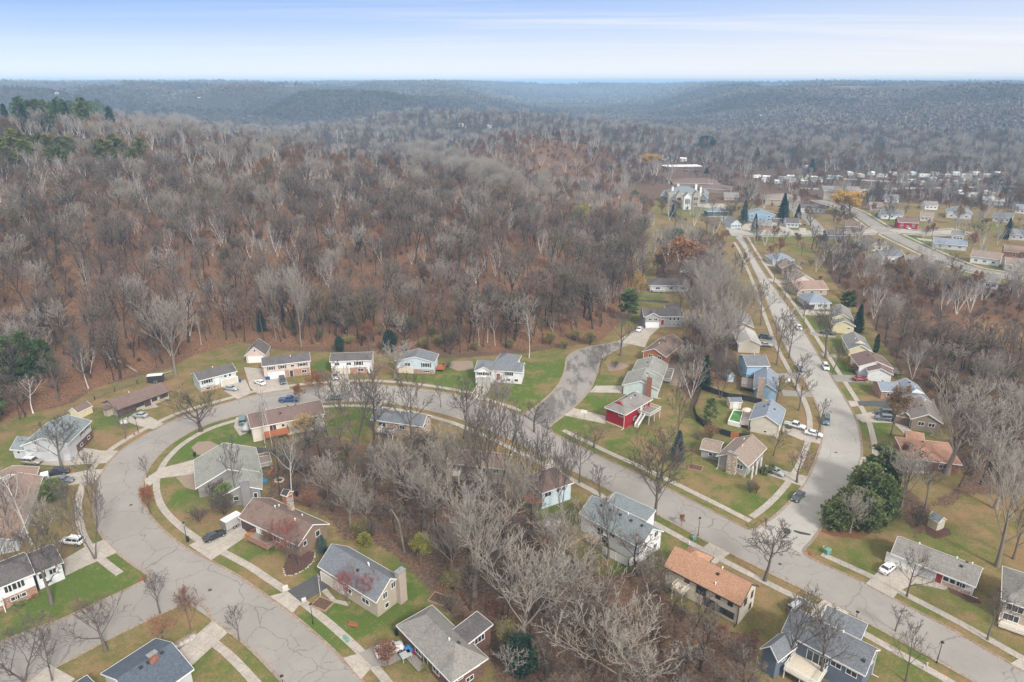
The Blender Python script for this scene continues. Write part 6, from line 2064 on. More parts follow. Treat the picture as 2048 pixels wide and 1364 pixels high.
def car(kind, rear, front, col, label, z=0.13, center=None, group=None, ang=None, roof_col=None):
    L, hw, st, cb = CARTYPE[kind]
    a = W(*rear, 0.3)
    b = W(*front, 0.3)
    c = (a + b) / 2
    rz = math.atan2(b[1] - a[1], b[0] - a[0]) if ang is None else ang
    nm = {"sedan": "sedan", "suv": "suv", "van": "van", "pickup": "pickup_truck"}[kind]
    e = empty(nm, c[0], c[1], z, rz)
    tag(e, label, {"sedan": "car", "suv": "suv", "van": "van", "pickup": "pickup truck"}[kind], group)
    V, F = loft([(x * L, ring(hw * w, z0, z1)) for x, z0, z1, w in st])
    body = add_mesh("body", V, F, PAINTS[col], e, True)
    x0, x1, x2, x3, zb, zr, tw = cb
    wb, wt = hw * 0.93, hw * tw
    mb = MB()
    mb.hexa([(x0 * L, -wb, zb - .06), (x1 * L, -wb, zb - .06), (x1 * L, wb, zb - .06), (x0 * L, wb, zb - .06), (x2 * L, -wt, zr - .04), (x3 * L, -wt, zr - .04), (x3 * L, wt, zr - .04), (x2 * L, wt, zr - .04)])
    mb.build("windows", glass_dark(), e)
    mb = MB()
    mb.hexa([(x2 * L - .05, -wt - .03, zr - .06), (x3 * L + .05, -wt - .03, zr - .06), (x3 * L + .05, wt + .03, zr - .06), (x2 * L - .05, wt + .03, zr - .06),
             (x2 * L + .04, -wt + .06, zr + .03), (x3 * L - .06, -wt + .06, zr + .03), (x3 * L - .06, wt - .06, zr + .03), (x2 * L + .04, wt - .06, zr + .03)])
    rf = mb.build("roof", PAINTS[roof_col or col], e)
    mb = MB()
    xm = (x0 + x1) / 2 * L
    xt = (x2 + x3) / 2 * L
    for sy in (-1, 1):
        for xb_, xt_ in ((x0 * L, x2 * L), (x1 * L, x3 * L), (xm, xt)) + (((x0 * L * .7 + xm * .3, x2 * L * .7 + xt * .3),) if kind in ("suv", "van") else ()):
            mb.tube((xb_, sy * (wb + .005), zb - .05), (xt_, sy * (wt + .005), zr - .03), .045, .045, 5)
    mb.build("pillars", PAINTS[col], e)
    if kind == "pickup":
        mb = MB()
        mb.box(-.475 * L, -.15 * L, -hw * .82, hw * .82, 1.0, 1.075)
        mb.build("bed_liner", DARK, e)
    if kind == "suv":
        mb = MB()
        for sy in (-1, 1):
            mb.box(x2 * L + .2, x3 * L - .2, sy * wt * .85 - .03, sy * wt * .85 + .03, zr + .03, zr + .09)
        mb.build("roof_rack", DARK, rf)
    r = .33 if kind == "sedan" else .38
    for sx in (-.31, .32):
        for sy in (-1, 1):
            wheel(e, sx * L, sy * (hw - .11), r, .24)
    zl = st[-1][2] - .02
    for sy in (-1, 1):
        mb = MB()
        mb.box(L * .475, L * .503, sy * hw * .62 - .17, sy * hw * .62 + .17, zl - .07, zl + .07)
        mb.build("headlight", LAMP, e)
        mb = MB()
        mb.box(-L * .502, -L * .47, sy * hw * .70 - .15, sy * hw * .70 + .15, .72, .9)
        mb.build("tail_light", TAIL, e)
        mb = MB()
        mb.box(x1 * L - .35, x1 * L - .2, sy * (hw + .08) - .09, sy * (hw + .08) + .09, zb, zb + .14)
        mb.build("mirror", PAINTS[col], e)
    mb = MB()
    mb.box(L * .488, L * .506, -hw * .35, hw * .35, .48, .66)
    mb.build("grille", DARK, e)
    return e


car("sedan", (410, 1083), (449, 1066), "black", "black sedan parked behind the white enclosed trailer")
car("suv", (752, 1313), (806, 1294), "white", "white SUV in the driveway of the brick house at the bottom")
car("suv", (168, 1087), (124, 1083), "white", "white boxy off-roader with a roof rack beside the left driveway")
car("suv", (46, 924), (84, 927), "tan", "tan SUV with a white roof beside the teal-roofed garage", roof_col="white")
car("pickup", (90, 950), (138, 944), "black", "black pickup truck in the upper left driveway")
car("sedan", (108, 963), (148, 962), "grey", "dark silver sedan parked beside the black pickup")
car("sedan", (296, 834), (266, 831), "silver", "silver sedan at the brown garage door of the long ranch")
car("sedan", (451, 777), (474, 780), "silver", "silver car in front of the mint split-level's garage")
car("sedan", (530, 771), (511, 763), "white", "white car left of the pink house's garage door")
car("suv", (563, 755), (568, 772), "dark", "dark SUV right of the pink house's garage door")
car("suv", (671, 746), (671, 764), "silver", "silver SUV at the white split-level's garage")
car("pickup", (560, 802), (596, 801), "blue", "dark blue pickup truck parked on the upper road")
car("sedan", (684, 797), (657, 798), "grey", "dark grey car parked on the upper road behind the blue pickup")
car("van", (485, 853), (487, 834), "teal", "teal-grey minivan beside the brown-roofed house with the deck")
car("sedan", (1283, 654), (1273, 667), "white", "white car beside the grey house with the red door")
car("pickup", (1571, 848), (1608, 858), "white", "white pickup truck by the pale blue-roofed house")
car("sedan", (1611, 866), (1643, 873), "white", "white sedan at the end of the pickup's driveway")
car("suv", (1653, 833), (1651, 853), "teal", "grey-green SUV standing in the pale road", z=.02)
car("sedan", (1535, 938), (1567, 952), "silver", "silver sedan in the porch house's driveway")
car("sedan", (1606, 984), (1586, 1005), "dark", "dark sedan with a black hood parked at the road's bend", z=.02)
car("suv", (1784, 829), (1750, 826), "dark", "black SUV, farther of two side by side at the brown house")
car("suv", (1784, 840), (1750, 837), "grey", "dark grey SUV, nearer of two side by side at the brown house")
car("sedan", (1705, 760), (1735, 760), "red", "dark red sedan in front of the white house's wall")
car("suv", (1648, 729), (1654, 742), "white", "white SUV parked on the right kerb of the pale road", z=.02)
car("sedan", (1594, 650), (1601, 662), "white", "white car parked farther up the pale road", z=.02)
car("sedan", (1597, 730), (1603, 744), "pale", "pale blue car behind the bare street tree, left kerb of the pale road", z=.02)
car("van", (1598, 579), (1574, 577), "green", "dark green van in a driveway near the three brown roofs")
car("suv", (1626, 617), (1604, 616), "maroon", "dark maroon SUV in a driveway below the blue-grey hipped roof")
car("pickup", (1668, 669), (1643, 666), "dark", "black pickup in the cream house's driveway")
car("suv", (1517, 674), (1545, 678), "dark", "dark SUV beside the tan brick house left of the road")
car("sedan", (1520, 690), (1542, 692), "silver", "silver car beside the cream-roofed house left of the road")
car("sedan", (1764, 1147), (1786, 1130), "white", "white sedan in the grey ranch's driveway")
car("suv", (1583, 1224), (1604, 1208), "dark", "black SUV with a silver rack on the grass above the dark grey roof", z=0.02, roof_col="silver")
car("sedan", (1362, 545), (1375, 545), "white", "white car on the drive in the wood below the orange-brown tree")
car("sedan", (1812, 456), (1820, 459), "white", "white car in front of the dark red house")
car("sedan", (1590, 448), (1600, 449), "white", "white car at the cross street near the blue spruces")
car("suv", (1752, 430), (1764, 430), "dark", "dark car beside the small white far house")


# ================================================================ small things
def P3(px, py, z=0.0):
    q = W(px, py, z)
    return float(q[0]), float(q[1])


def thing(name, px, py, label, cat, rz=0.0, z=0.0, group=None):
    x, y = P3(px, py)
    return tag(empty(name, x, y, z, rz), label, cat, group)


def trailer(px, a, b, L, w, h, col, label, roofc=None):
    A_, B_ = W(*a), W(*b)
    c = (A_ + B_) / 2
    e = tag(empty("enclosed_trailer", c[0], c[1], 0.13, math.atan2(B_[1] - A_[1], B_[0] - A_[0])), label, "trailer")
    mb = MB()
    mb.hexa([(-L / 2, -w, .45), (L / 2 - .1, -w, .45), (L / 2 - .1, w, .45), (-L / 2, w, .45), (-L / 2, -w, h), (L / 2 - .3, -w, h), (L / 2 - .3, w, h), (-L / 2, w, h)])
    bd = mb.build("body", col, e)
    mb = MB()
    mb.box(-L / 2 - .03, L / 2 - .28, -w - .03, w + .03, h, h + .06)
    mb.build("roof", roofc or WHITE, e)
    mb = MB()
    mb.box(-L / 2 - .03, -L / 2 + .0, -w + .1, w - .1, .5, h - .1)
    mb.build("rear_door", METAL, e)
    mb = MB()
    mb.box(-.6, .6, -w - .2, -w, .62, .7)
    mb.box(-.6, .6, w, w + .2, .62, .7)
    mb.build("fenders", METAL, e)
    for sy in (-1, 1):
        for sx in (-.35, .35) if L > 4 else (0,):
            wheel(e, sx, sy * (w + .1), .33, .24)
    mb = MB()
    mb.tube((L / 2 - .2, -.5, .45), (L / 2 + 1.0, 0, .45), .05)
    mb.tube((L / 2 - .2, .5, .45), (L / 2 + 1.0, 0, .45), .05)
    mb.build("tow_bar", DARK, e)


trailer(None, (455, 1060), (478, 1047), 4.2, .95, 2.5, paint("trailer_grey", (0.38, 0.37, 0.36)), "enclosed trailer with a white roof on the black sedan's driveway")
trailer(None, (302, 765), (325, 763), 4.8, 1.0, 2.4, paint("trailer_black", (0.03, 0.03, 0.032)), "black enclosed trailer with a white roof behind the long ranch")
trailer(None, (92, 966), (92, 958), 2.6, .8, 1.9, WHITE, "small white trailer behind the black pickup")

# boat under a grey cover
A_, B_ = W(492, 868), W(500, 850)
c = (A_ + B_) / 2
e = tag(empty("covered_boat", c[0], c[1], .13, math.atan2(B_[1] - A_[1], B_[0] - A_[0])), "boat under a pale grey cover beside the teal-grey minivan", "boat")
V, F = loft([(-2.6, [(-.9, .6), (.9, .6), (1.1, 1.2), (.5, 1.6), (-.5, 1.6), (-1.1, 1.2)]), (-.5, [(-.8, .5), (.8, .5), (1.15, 1.25), (.4, 1.95), (-.4, 1.95), (-1.15, 1.25)]),
             (1.4, [(-.6, .55), (.6, .55), (1.0, 1.3), (.3, 1.75), (-.3, 1.75), (-1.0, 1.3)]), (2.9, [(-.05, .9), (.05, .9), (.1, 1.2), (.05, 1.3), (-.05, 1.3), (-.1, 1.2)])])
add_mesh("cover", V, F, plain("boat_cover", (0.40, 0.42, 0.43), .9), e, True)
for sy in (-1, 1):
    wheel(e, -.6, sy * .95, .33, .24)
mb = MB()
mb.tube((-2.2, 0, .45), (3.8, 0, .45), .06)
mb.build("boat_trailer", METAL, e)

# lamp posts
BLK = plain("lamp_black", (0.018, 0.018, 0.02), .5)
LGL = plain("lamp_glass", (0.35, 0.36, 0.36), .3)
for a, b, lb in ((374, 1081, "black lamp post on the inner kerb of the curve near the black sedan"), (1396, 1071, "black lamp post on the verge above the orange roof"),
                 (1873, 1326, "black lamp post on the verge at the bottom right"), (277, 866, "thin lamp post beside the red hydrant on the curve"),
                 (570, 1395, "black lamp post rising from the bottom edge beside the left road"), (626, 1248, "black lamp post in front of the grey-roofed chimney house")):
    e = thing("lamp_post", a, b, lb, "street lamp")
    MB().tube((0, 0, -.1), (0, 0, .35), .13, .10, 8).tube((0, 0, .3), (0, 0, 3.9), .07, .05, 8).build("post", BLK, e)
    h_ = MB().lathe([(.10, 3.85), (.20, 3.95), (.24, 4.35), (.12, 4.40)], 8).build("lantern", LGL, e)
    MB().lathe([(.30, 4.38), (.30, 4.43), (.10, 4.62), (.03, 4.75)], 8).build("lantern_cap", BLK, h_)
e = thing("fire_hydrant", 269, 871, "red fire hydrant on the verge beside the curve", "hydrant")
MB().lathe([(.16, 0), (.13, .1), (.13, .5), (.17, .52), (.15, .68), (.05, .78)], 10).build("barrel", plain("hydrant_red", (.4, .03, .02), .5), e)
MB().tube((-.24, 0, .42), (.24, 0, .42), .07).build("nozzle", plain("hydrant_red", (.4, .03, .02), .5), e)
GB = plain("utility_green", (0.13, 0.28, 0.23), .6)
BB = plain("utility_beige", (0.52, 0.50, 0.44), .6)
for a, b, s_, m_, lb in ((1654, 1107, 1.3, GB, "blue-green utility cabinet on the lawn near the corner"), (690, 1276, .55, GB, "pale green utility pedestal by the left sidewalk, taller of two"),
                        (695, 1283, .6, GB, "pale green utility pedestal by the left sidewalk, nearer of two"), (571, 1180, 1.0, BB, "beige utility box at the top of the asphalt drive"),
                        (608, 1203, .8, BB, "white box at the lower corner of the asphalt drive"), (1387, 1079, .9, GB, "pale green cabinet on the sidewalk behind the teal roof"), (1378, 1090, .3, WHITE, "short white pipe on the lawn above the orange roof"),
                        (1846, 1338, .35, BB, "cream utility post on the lawn at the bottom right, left of two"), (1853, 1333, .35, BB, "cream utility post on the lawn at the bottom right, right of two"), (1646, 1099, .3, BB, "small cream marker beside the blue-green cabinet")):
    e = thing("utility_box", a, b, lb, "utility box", .5)
    w = s_ / 2 if s_ > .4 else .12
    MB().box(-w, w, -w * .7, w * .7, 0, s_ * .85 if s_ > .4 else .8).build("housing", m_, e)
    zt = s_ * .85 if s_ > .4 else .8
    MB().hexa([(-w - .03, -w * .7 - .03, zt), (w + .03, -w * .7 - .03, zt), (w + .03, w * .7 + .03, zt), (-w - .03, w * .7 + .03, zt), (-w + .05, -w * .5, zt + .08), (w - .05, -w * .5, zt + .08), (w - .05, w * .5, zt + .08), (-w + .05, w * .5, zt + .08)]).build("lid", m_, e)
for a, b, lb in ((1713, 1234, "black mailbox on a post beside the lower driveway"), (1768, 1040, "mailbox at the edge of the wood near the evergreen clump")):
    if a == 1768:
        continue
    e = thing("mailbox", a, b, lb, "mailbox", -.5)
    MB().box(-.05, .05, -.05, .05, 0, 1.1).build("post", BLK, e)
    MB().box(-.28, .28, -.11, .11, 1.05, 1.32).build("box", BLK, e)
for a, b, rz, lb in ((1168, 843, -.3, "white basketball hoop on the red house's driveway"), (1570, 779, .4, "basketball hoop beside the bright blue house"), (253, 864, .3, "white basketball hoop behind the small tree on the curve")):
    e = thing("basketball_hoop", a, b, lb, "basketball hoop", rz)
    MB().tube((0, 0, 0), (0, 0, 3.2), .07, .07, 8).tube((0, 0, 3.1), (0, -.6, 3.3), .05, .05, 6).build("pole", METAL, e)
    MB().box(-.9, .9, -.66, -.6, 2.9, 3.95).build("backboard", WHITE, e)
    mb = MB()
    for k_ in range(12):
        t0, t1 = k_ * math.pi / 6, (k_ + 1) * math.pi / 6
        mb.tube((.23 * math.cos(t0), -.9 + .23 * math.sin(t0), 3.05), (.23 * math.cos(t1), -.9 + .23 * math.sin(t1), 3.05), .015, .015, 4)
    mb.build("rim", plain("hoop_red", (.5, .08, .03), .5), e)


def fence(px, h, mat, label, kind="board", name="fence", z0=0, gap=2.4):
    pts = [W(*p) for p in px]
    e = tag(empty(name, pts[0][0], pts[0][1], 0), label, "fence")
    xf = (pts[0][0], pts[0][1], 0, 0)
    for a, b in zip(pts[:-1], pts[1:]):
        d = b - a
        L = math.hypot(*d)
        d = d / L
        n = np.array((-d[1], d[0]))
        n_ = max(1, int(L / gap))
        mb = MB()
        if kind == "board":
            q = [a + n * .03, b + n * .03, b - n * .03, a - n * .03]
            if np.cross(q[1] - q[0], q[2] - q[0]) < 0:
                q = q[::-1]
            mb.hexa([(*p, .05) for p in q] + [(*p, h) for p in q])
        else:
            for z in (.35, .8, 1.2):
                if z < h:
                    mb.tube((*a, z), (*b, z), .045, .045, 5)
        mb.build("panel" if kind == "board" else "rails", mat, e, xf)
        for j in range(n_ + 1):
            p = a + d * (L * j / n_)
            mb = MB()
            mb.box(p[0] - .07, p[0] + .07, p[1] - .07, p[1] + .07, 0, h + .1)
            mb.build("post", mat, e, xf)
    return e


FB = plain("fence_black", (0.035, 0.037, 0.04), .8, .3)
FG = plain("fence_grey", (0.12, 0.12, 0.125), .9, .3)
FW = plain("fence_weathered", (0.17, 0.14, 0.12), .9, .3)
fence([(1522, 809), (1484, 800), (1455, 797), (1403, 779), (1387, 822), (1392, 840), (1406, 853), (1436, 867), (1461, 875)], 1.8, FB, "black board fence around the pool yard")
fence([(1461, 875), (1478, 878)], 1.7, WOODRAIL, "short reddish wood gate at the bottom of the black fence", name="gate")
fence([(1478, 878), (1497, 879), (1499, 866)], 1.8, FB, "last panels of black fence beside the cream pool house")
fence([(1205, 1108), (1257, 1134), (1281, 1122)], 1.9, WHITE, "white privacy fence around the teal-roofed house's patio")
fence([(110, 838), (150, 820), (190, 800), (230, 783), (275, 768), (345, 757)], 1.3, FW, "long weathered rail fence at the foot of the slope", kind="rail")
fence([(512, 905), (548, 912), (600, 938)], 1.8, FG, "dark grey board fence behind the grey-green roofed house")
fence([(1745, 712), (1775, 735), (1800, 765), (1815, 790)], 1.1, FW, "brown rail fence behind the right-hand row of houses", kind="rail")
fence([(1388, 770), (1386, 735), (1392, 712)], 1.4, WHITE, "thin white rail fence left of the black fence's corner", kind="rail")
fence([(1250, 606), (1275, 602), (1310, 604), (1336, 606)], .9, FG, "dark low retaining fence above the grey house", kind="board")
fence([(880, 1180), (900, 1172), (925, 1190)], .3, WOODRAIL, "low wooden edging of the garden plot beside the chimney house")

# pool with a winter cover
q = [W(*p) for p in ((1466, 826), (1486, 829), (1479, 855), (1455, 849))]
c = sum(q) / 4
e = tag(empty("swimming_pool", c[0], c[1], 0), "above-ground pool with a white rim and green cover beside the cream house", "swimming pool")
mb = MB()
qq = [p - c for p in q]
if np.cross(qq[1] - qq[0], qq[2] - qq[0]) < 0:
    qq = qq[::-1]
for i in range(4):
    a, b = qq[i], qq[(i + 1) % 4]
    ai, bi = a * .86, b * .86
    mb.hexa([(*a, 0), (*b, 0), (*bi, 0), (*ai, 0), (*a, 1.25), (*b, 1.25), (*bi, 1.25), (*ai, 1.25)])
mb.build("pool_wall", WHITE, e)
mb = MB()
mb.poly([(*(p * .865), 1.05) for p in qq])
mb.build("pool_cover", plain("pool_cover", (0.075, 0.20, 0.055), .9, .4, .6), e)
q = [W(*p) for p in ((1487, 829), (1500, 831), (1497, 858), (1480, 855))]
c = sum(q) / 4
e = tag(empty("pool_deck", c[0], c[1], 0), "pale raised deck between the pool and the cream house", "deck")
qq = [p - c for p in q]
if np.cross(qq[1] - qq[0], qq[2] - qq[0]) < 0:
    qq = qq[::-1]
mb = MB()
mb.hexa([(*p, .9) for p in qq] + [(*p, 1.1) for p in qq])
mb.build("boards", plain("deck_pale", (0.5, 0.44, 0.40), .9), e)
mb = MB()
for p in qq:
    mb.box(p[0] * .93 - .07, p[0] * .93 + .07, p[1] * .93 - .07, p[1] * .93 + .07, 0, 1.9)
a, b = sorted(qq, key=lambda p: p[1])[:2]
for zz in (1.3, 1.6, 1.9):
    mb.tube((*(a * .93), zz), (*(b * .93), zz), .05, .05, 4)
mb.build("railing", WHITE, e)
e = thing("patio_umbrella", 1492, 838, "cream patio umbrella on the pool deck", "umbrella")
MB().tube((0, 0, 1.0), (0, 0, 3.5), .03).build("pole", METAL, e)
MB().lathe([(1.5, 2.9), (1.45, 2.98), (.8, 3.3), (.05, 3.55)], 8).build("canopy", plain("umbrella_cream", (0.62, 0.5, 0.42), .8), e)

# white stair down from the red house's deck
a_ = Block((1251, 829), (1306, 797), Ca=(1200, 818), hw=4.8, rise=2.0, roof='hip', ov=.5)
FOOTPRINTS.pop()
mb, mr = MB(), MB()
n_ = 11
for j in range(n_):
    z = 2.6 - 2.5 * (j + 1) / n_
    o = 1.4 + .0 * j
    a_.wbox(mb, 0, 0.50, z + .03, .3, .06, o, o + 1.1, dt=-.3 * (j + 1))
p0, p1 = a_.wall_pt(0, .50, 3.4, 1.4), a_.wall_pt(0, .50 - (.3 * n_) / a_.L, 1.0, 1.4)
p2, p3 = a_.wall_pt(0, .50, 3.4, 2.5), a_.wall_pt(0, .50 - (.3 * n_) / a_.L, 1.0, 2.5)
for (u_, v_) in ((p0, p1), (p2, p3)):
    for dz in (0, -.35, -.7):
        mr.tube(tuple(u_ + np.array((0, 0, dz))), tuple(v_ + np.array((0, 0, dz))), .09, .09, 4)
    for t in np.linspace(0, 1, 9):
        w = u_ * (1 - t) + v_ * t
        mr.tube((w[0], w[1], w[2] - .85), (w[0], w[1], w[2]), .06, .06, 4)
c = a_.wall_pt(0, .45, 0, 1.9)
e = tag(empty("staircase", c[0], c[1], 0), "white railed stair going down from the red house's deck", "staircase")
mb.build("steps", WHITE, e, (c[0], c[1], 0, 0))
mr.build("railing", WHITE, e, (c[0], c[1], 0, 0))

# bins, toys and yard things
BIN = {k_: plain("bin_" + k_, c_, .5) for k_, c_ in (("blue", (.02, .08, .30)), ("red", (.32, .02, .03)), ("green", (.03, .12, .06)), ("black", (.02, .02, .022)), ("grey", (.25, .25, .26)), ("teal", (.03, .2, .24)))}
for a, b, cl, lb in ((533, 760, "blue", "blue bin left of the pink house's garage door, left one"), (538, 760, "blue", "blue bin left of the pink house's garage door, right one"), (473, 764, "red", "red bin at the corner of the mint split-level"),
                     (480, 765, "blue", "blue bin at the corner of the mint split-level"), (88, 918, "blue", "blue bin beside the tan SUV"), (96, 919, "red", "red bin beside the tan SUV"), (390, 913, "black", "black bin beside the pale curved drive"),
                     (818, 1300, "teal", "teal bin on the brick house's patio"), (831, 1311, "red", "red bin on the brick house's patio"), (376, 1083, "black", "black bin at the foot of the lamp post"), (594, 992, "black", "black bin beside the orange shed"),
                     (1289, 657, "blue", "blue bin beside the grey house's garage"), (793, 1270, "black", "black grill beside the brick house"), (875, 1350, "teal", "teal drum at the brick house's wall")):
    e = thing("wheelie_bin", a, b, lb, "bin", TRND.random(), .1)
    MB().hexa([(-.24, -.26, 0), (.24, -.26, 0), (.24, .26, 0), (-.24, .26, 0), (-.3, -.33, 1.0), (.3, -.33, 1.0), (.3, .33, 1.0), (-.3, .33, 1.0)]).build("body", BIN[cl], e)
    MB().hexa([(-.32, -.35, 1.0), (.32, -.35, 1.0), (.32, .35, 1.0), (-.32, .35, 1.0), (-.28, -.3, 1.09), (.28, -.3, 1.09), (.28, .3, 1.09), (-.28, .3, 1.09)]).build("lid", BIN[cl], e)
for a, b, cl, lb in ((822, 1306, (.05, .22, .55), "bright blue playhouse roof on the brick house's patio"), (812, 1318, (.4, .42, .42), "grey table on the brick house's patio")):
    e = thing("play_table", a, b, lb, "table", .6)
    MB().box(-.9, .9, -.7, .7, .95, 1.1).build("top", plain("toy", cl, .5), e)
    for sx in (-.75, .75):
        for sy in (-.55, .55):
            MB().box(sx - .06, sx + .06, sy - .06, sy + .06, 0, .95).build("leg", plain("toy_leg", (.35, .45, .42), .5), e)
e = thing("toy_slide", 540, 949, "orange and red toy slide in the back yard", "slide", .8)
MB().hexa([(-.9, -.25, .1), (.5, -.25, 1.0), (.5, .25, 1.0), (-.9, .25, .1), (-.9, -.25, .2), (.5, -.25, 1.12), (.5, .25, 1.12), (-.9, .25, .2)]).build("chute", plain("toy_orange", (.7, .15, .04), .4), e)
MB().box(.5, .95, -.3, .3, 0, 1.25).build("tower", plain("toy_red", (.5, .03, .02), .4), e)
e = thing("paddling_pool", 527, 962, "blue round paddling pool in the back yard", "paddling pool")
MB().lathe([(.95, 0), (1.0, .25), (.86, .28), (.8, .08)], 16).build("ring", plain("toy_blue", (.05, .25, .5), .4), e)
e = thing("fire_ring", 559, 961, "stone fire ring in the back yard", "fire ring")
mb = MB()
for k_ in range(14):
    t = k_ * 2 * math.pi / 14
    mb.box(math.cos(t) - .2, math.cos(t) + .2, math.sin(t) - .2, math.sin(t) + .2, 0, .28)
mb.build("stones", BRK['stone'], e)
MB().lathe([(.75, .0), (.7, .05)], 12).build("ash", DARK, e)
e = thing("tub_shelter", 1228, 1013, "red barrel-shaped cover lying behind the teal roof", "shelter", -.55)
mb = MB()
n_ = 10
for k_ in range(n_):
    t0, t1 = math.pi * k_ / n_, math.pi * (k_ + 1) / n_
    mb.hexa([(-1.3, 1.3 * math.cos(t1), 1.8 * math.sin(t1)), (1.3, 1.3 * math.cos(t1), 1.8 * math.sin(t1)), (1.3, 1.3 * math.cos(t0), 1.8 * math.sin(t0)), (-1.3, 1.3 * math.cos(t0), 1.8 * math.sin(t0)),
             (-1.3, 1.36 * math.cos(t1), 1.86 * math.sin(t1)), (1.3, 1.36 * math.cos(t1), 1.86 * math.sin(t1)), (1.3, 1.36 * math.cos(t0), 1.86 * math.sin(t0)), (-1.3, 1.36 * math.cos(t0), 1.86 * math.sin(t0))])
mb.build("canopy", plain("canopy_red", (.45, .05, .06), .6), e)
MB().box(-1.2, -1.1, -1.1, 1.1, 0, 1.2).build("end_panel", plain("canopy_dark", (.12, .01, .02), .7), e)
for a, b, lb in ((1391, 937, "wooden raised garden bed on the lawn beside the brown-roofed house"), (878, 1200, "orange-brown raised garden bed beside the chimney house"), (645, 1210, "square flower bed framed with pale stone by the asphalt drive")):
    e = thing("garden_bed", a, b, lb, "garden bed", -.45)
    mb = MB()
    for (x0, x1, y0, y1) in ((-1.7, 1.7, -1.3, -1.15), (-1.7, 1.7, 1.15, 1.3), (-1.7, -1.55, -1.15, 1.15), (1.55, 1.7, -1.15, 1.15)):
        mb.box(x0, x1, y0, y1, 0, .4)
    mb.build("frame", plain("bed_wood", (.33, .22, .14), .9), e)
    MB().box(-1.55, 1.55, -1.15, 1.15, .02, .3).build("soil", plain("bed_soil", (.11, .07, .045), 1.0, .4), e)
e = thing("garden_bench", 706, 1254, "low wooden bench on the lawn under the crabapple", "bench", -.3)
MB().box(-.9, .9, -.2, .2, .4, .48).build("seat", plain("bench_wood", (.3, .12, .06), .8), e)
MB().box(-.9, .9, .2, .26, .5, .95).build("backrest", plain("bench_wood", (.3, .12, .06), .8), e)
for sx in (-.75, .75):
    MB().box(sx - .06, sx + .06, -.2, .24, 0, .4).build("leg", plain("bench_wood", (.3, .12, .06), .8), e)
# flag on a pole
e = thing("flagpole", 641, 1192, "white flagpole with a red, white and blue flag beside the asphalt drive", "flag")
MB().tube((0, 0, 0), (0, 0, 5.0), .05, .035, 8).build("pole", WHITE, e)
fl = MB().box(.05, .09, -.05, .55, 3.3, 4.3).build("flag", plain("flag_white", (.65, .63, .62), .8), e)
mb = MB()
for k_ in range(4):
    mb.box(.04, .10, -.06, .56, 3.32 + .15 * k_, 3.39 + .15 * k_)
mb.build("stripes", plain("flag_red", (.4, .03, .05), .8), fl)
MB().box(.035, .105, -.06, .28, 3.85, 4.3).build("canton", plain("flag_blue", (.03, .05, .2), .8), fl)


def logs(name, p, q, r0, r1, mat, label, z0=.3, z1=.3, cat="log"):
    xa, ya, za = G(*p)
    xb, yb, zb = G(*q)
    e = tag(empty(name, xa, ya, za), label, cat)
    b_ = Branches()
    pts = np.array([(xa, ya, za + z0), ((xa + xb) / 2 + .3, (ya + yb) / 2, (za + zb + z0 + z1) / 2), (xb, yb, zb + z1)]) - np.array((xa, ya, za))
    b_.add(pts, np.array((r0, (r0 + r1) / 2, r1)), 7)
    o = bpy.data.objects.new("stem", b_.mesh("stem", mat))
    link(o, e)


logs("fallen_log", (275, 750), (226, 718), .28, .15, BARK["pale"], "pale fallen log on the slope above the long ranch")
logs("fallen_log", (216, 712), (262, 733), .22, .12, BARK["dark"], "dark fallen log on the slope above the pale one")
logs("fallen_log", (322, 752), (352, 744), .22, .12, BARK["pale"], "short pale log behind the black enclosed trailer")
x, y, z = G(810, 1110)
e = tag(empty("dead_tree", x, y, z), "leaning dead trunk with a broken pale top in the wood", "dead tree")
b_ = Branches()
b_.add(np.array([(0, 0, -.3), (-.5, .2, 4), (-1.0, .4, 7.5), (-2.2, .5, 10.0)]), np.array((.3, .26, .2, .08)), 7)
link(bpy.data.objects.new("trunk", b_.mesh("trunk", BARK["paletrunk"])), e)

# boulders along the bed above the navy roof, and white stones round the crabapple bed
rs = np.random.RandomState(8)
ROCK = brick((0.42, 0.39, 0.36), "boulder", 0.35)


def stones(pts, r0, r1, n_, label, group):
    poly = resample(PX(pts), .2)
    for i in range(n_):
        p = poly[int((i + .5) / n_ * (len(poly) - 1))]
        r = rs.uniform(r0, r1)
        bm_v, bm_f = [], []
        for zi, (rr, zz) in enumerate(((.75, 0), (1.0, .35), (.8, .8), (.3, 1.0))):
            for k_ in range(7):
                t = k_ * 2 * math.pi / 7
                jr = rs.uniform(.8, 1.15)
                bm_v.append((r * rr * jr * math.cos(t), r * rr * jr * math.sin(t) * .8, r * zz * .9))
        for zi in range(3):
            for k_ in range(7):
                bm_f.append((zi * 7 + k_, zi * 7 + (k_ + 1) % 7, (zi + 1) * 7 + (k_ + 1) % 7, (zi + 1) * 7 + k_))
        bm_f.append(tuple(range(21, 28)))
        o = add_mesh("boulder", bm_v, bm_f, ROCK)
        o.location = (p[0] + rs.uniform(-.15, .15), p[1] + rs.uniform(-.15, .15), 0)
        o.rotation_euler = (0, 0, rs.uniform(0, 6))
        tag(o, label, "rock", group)


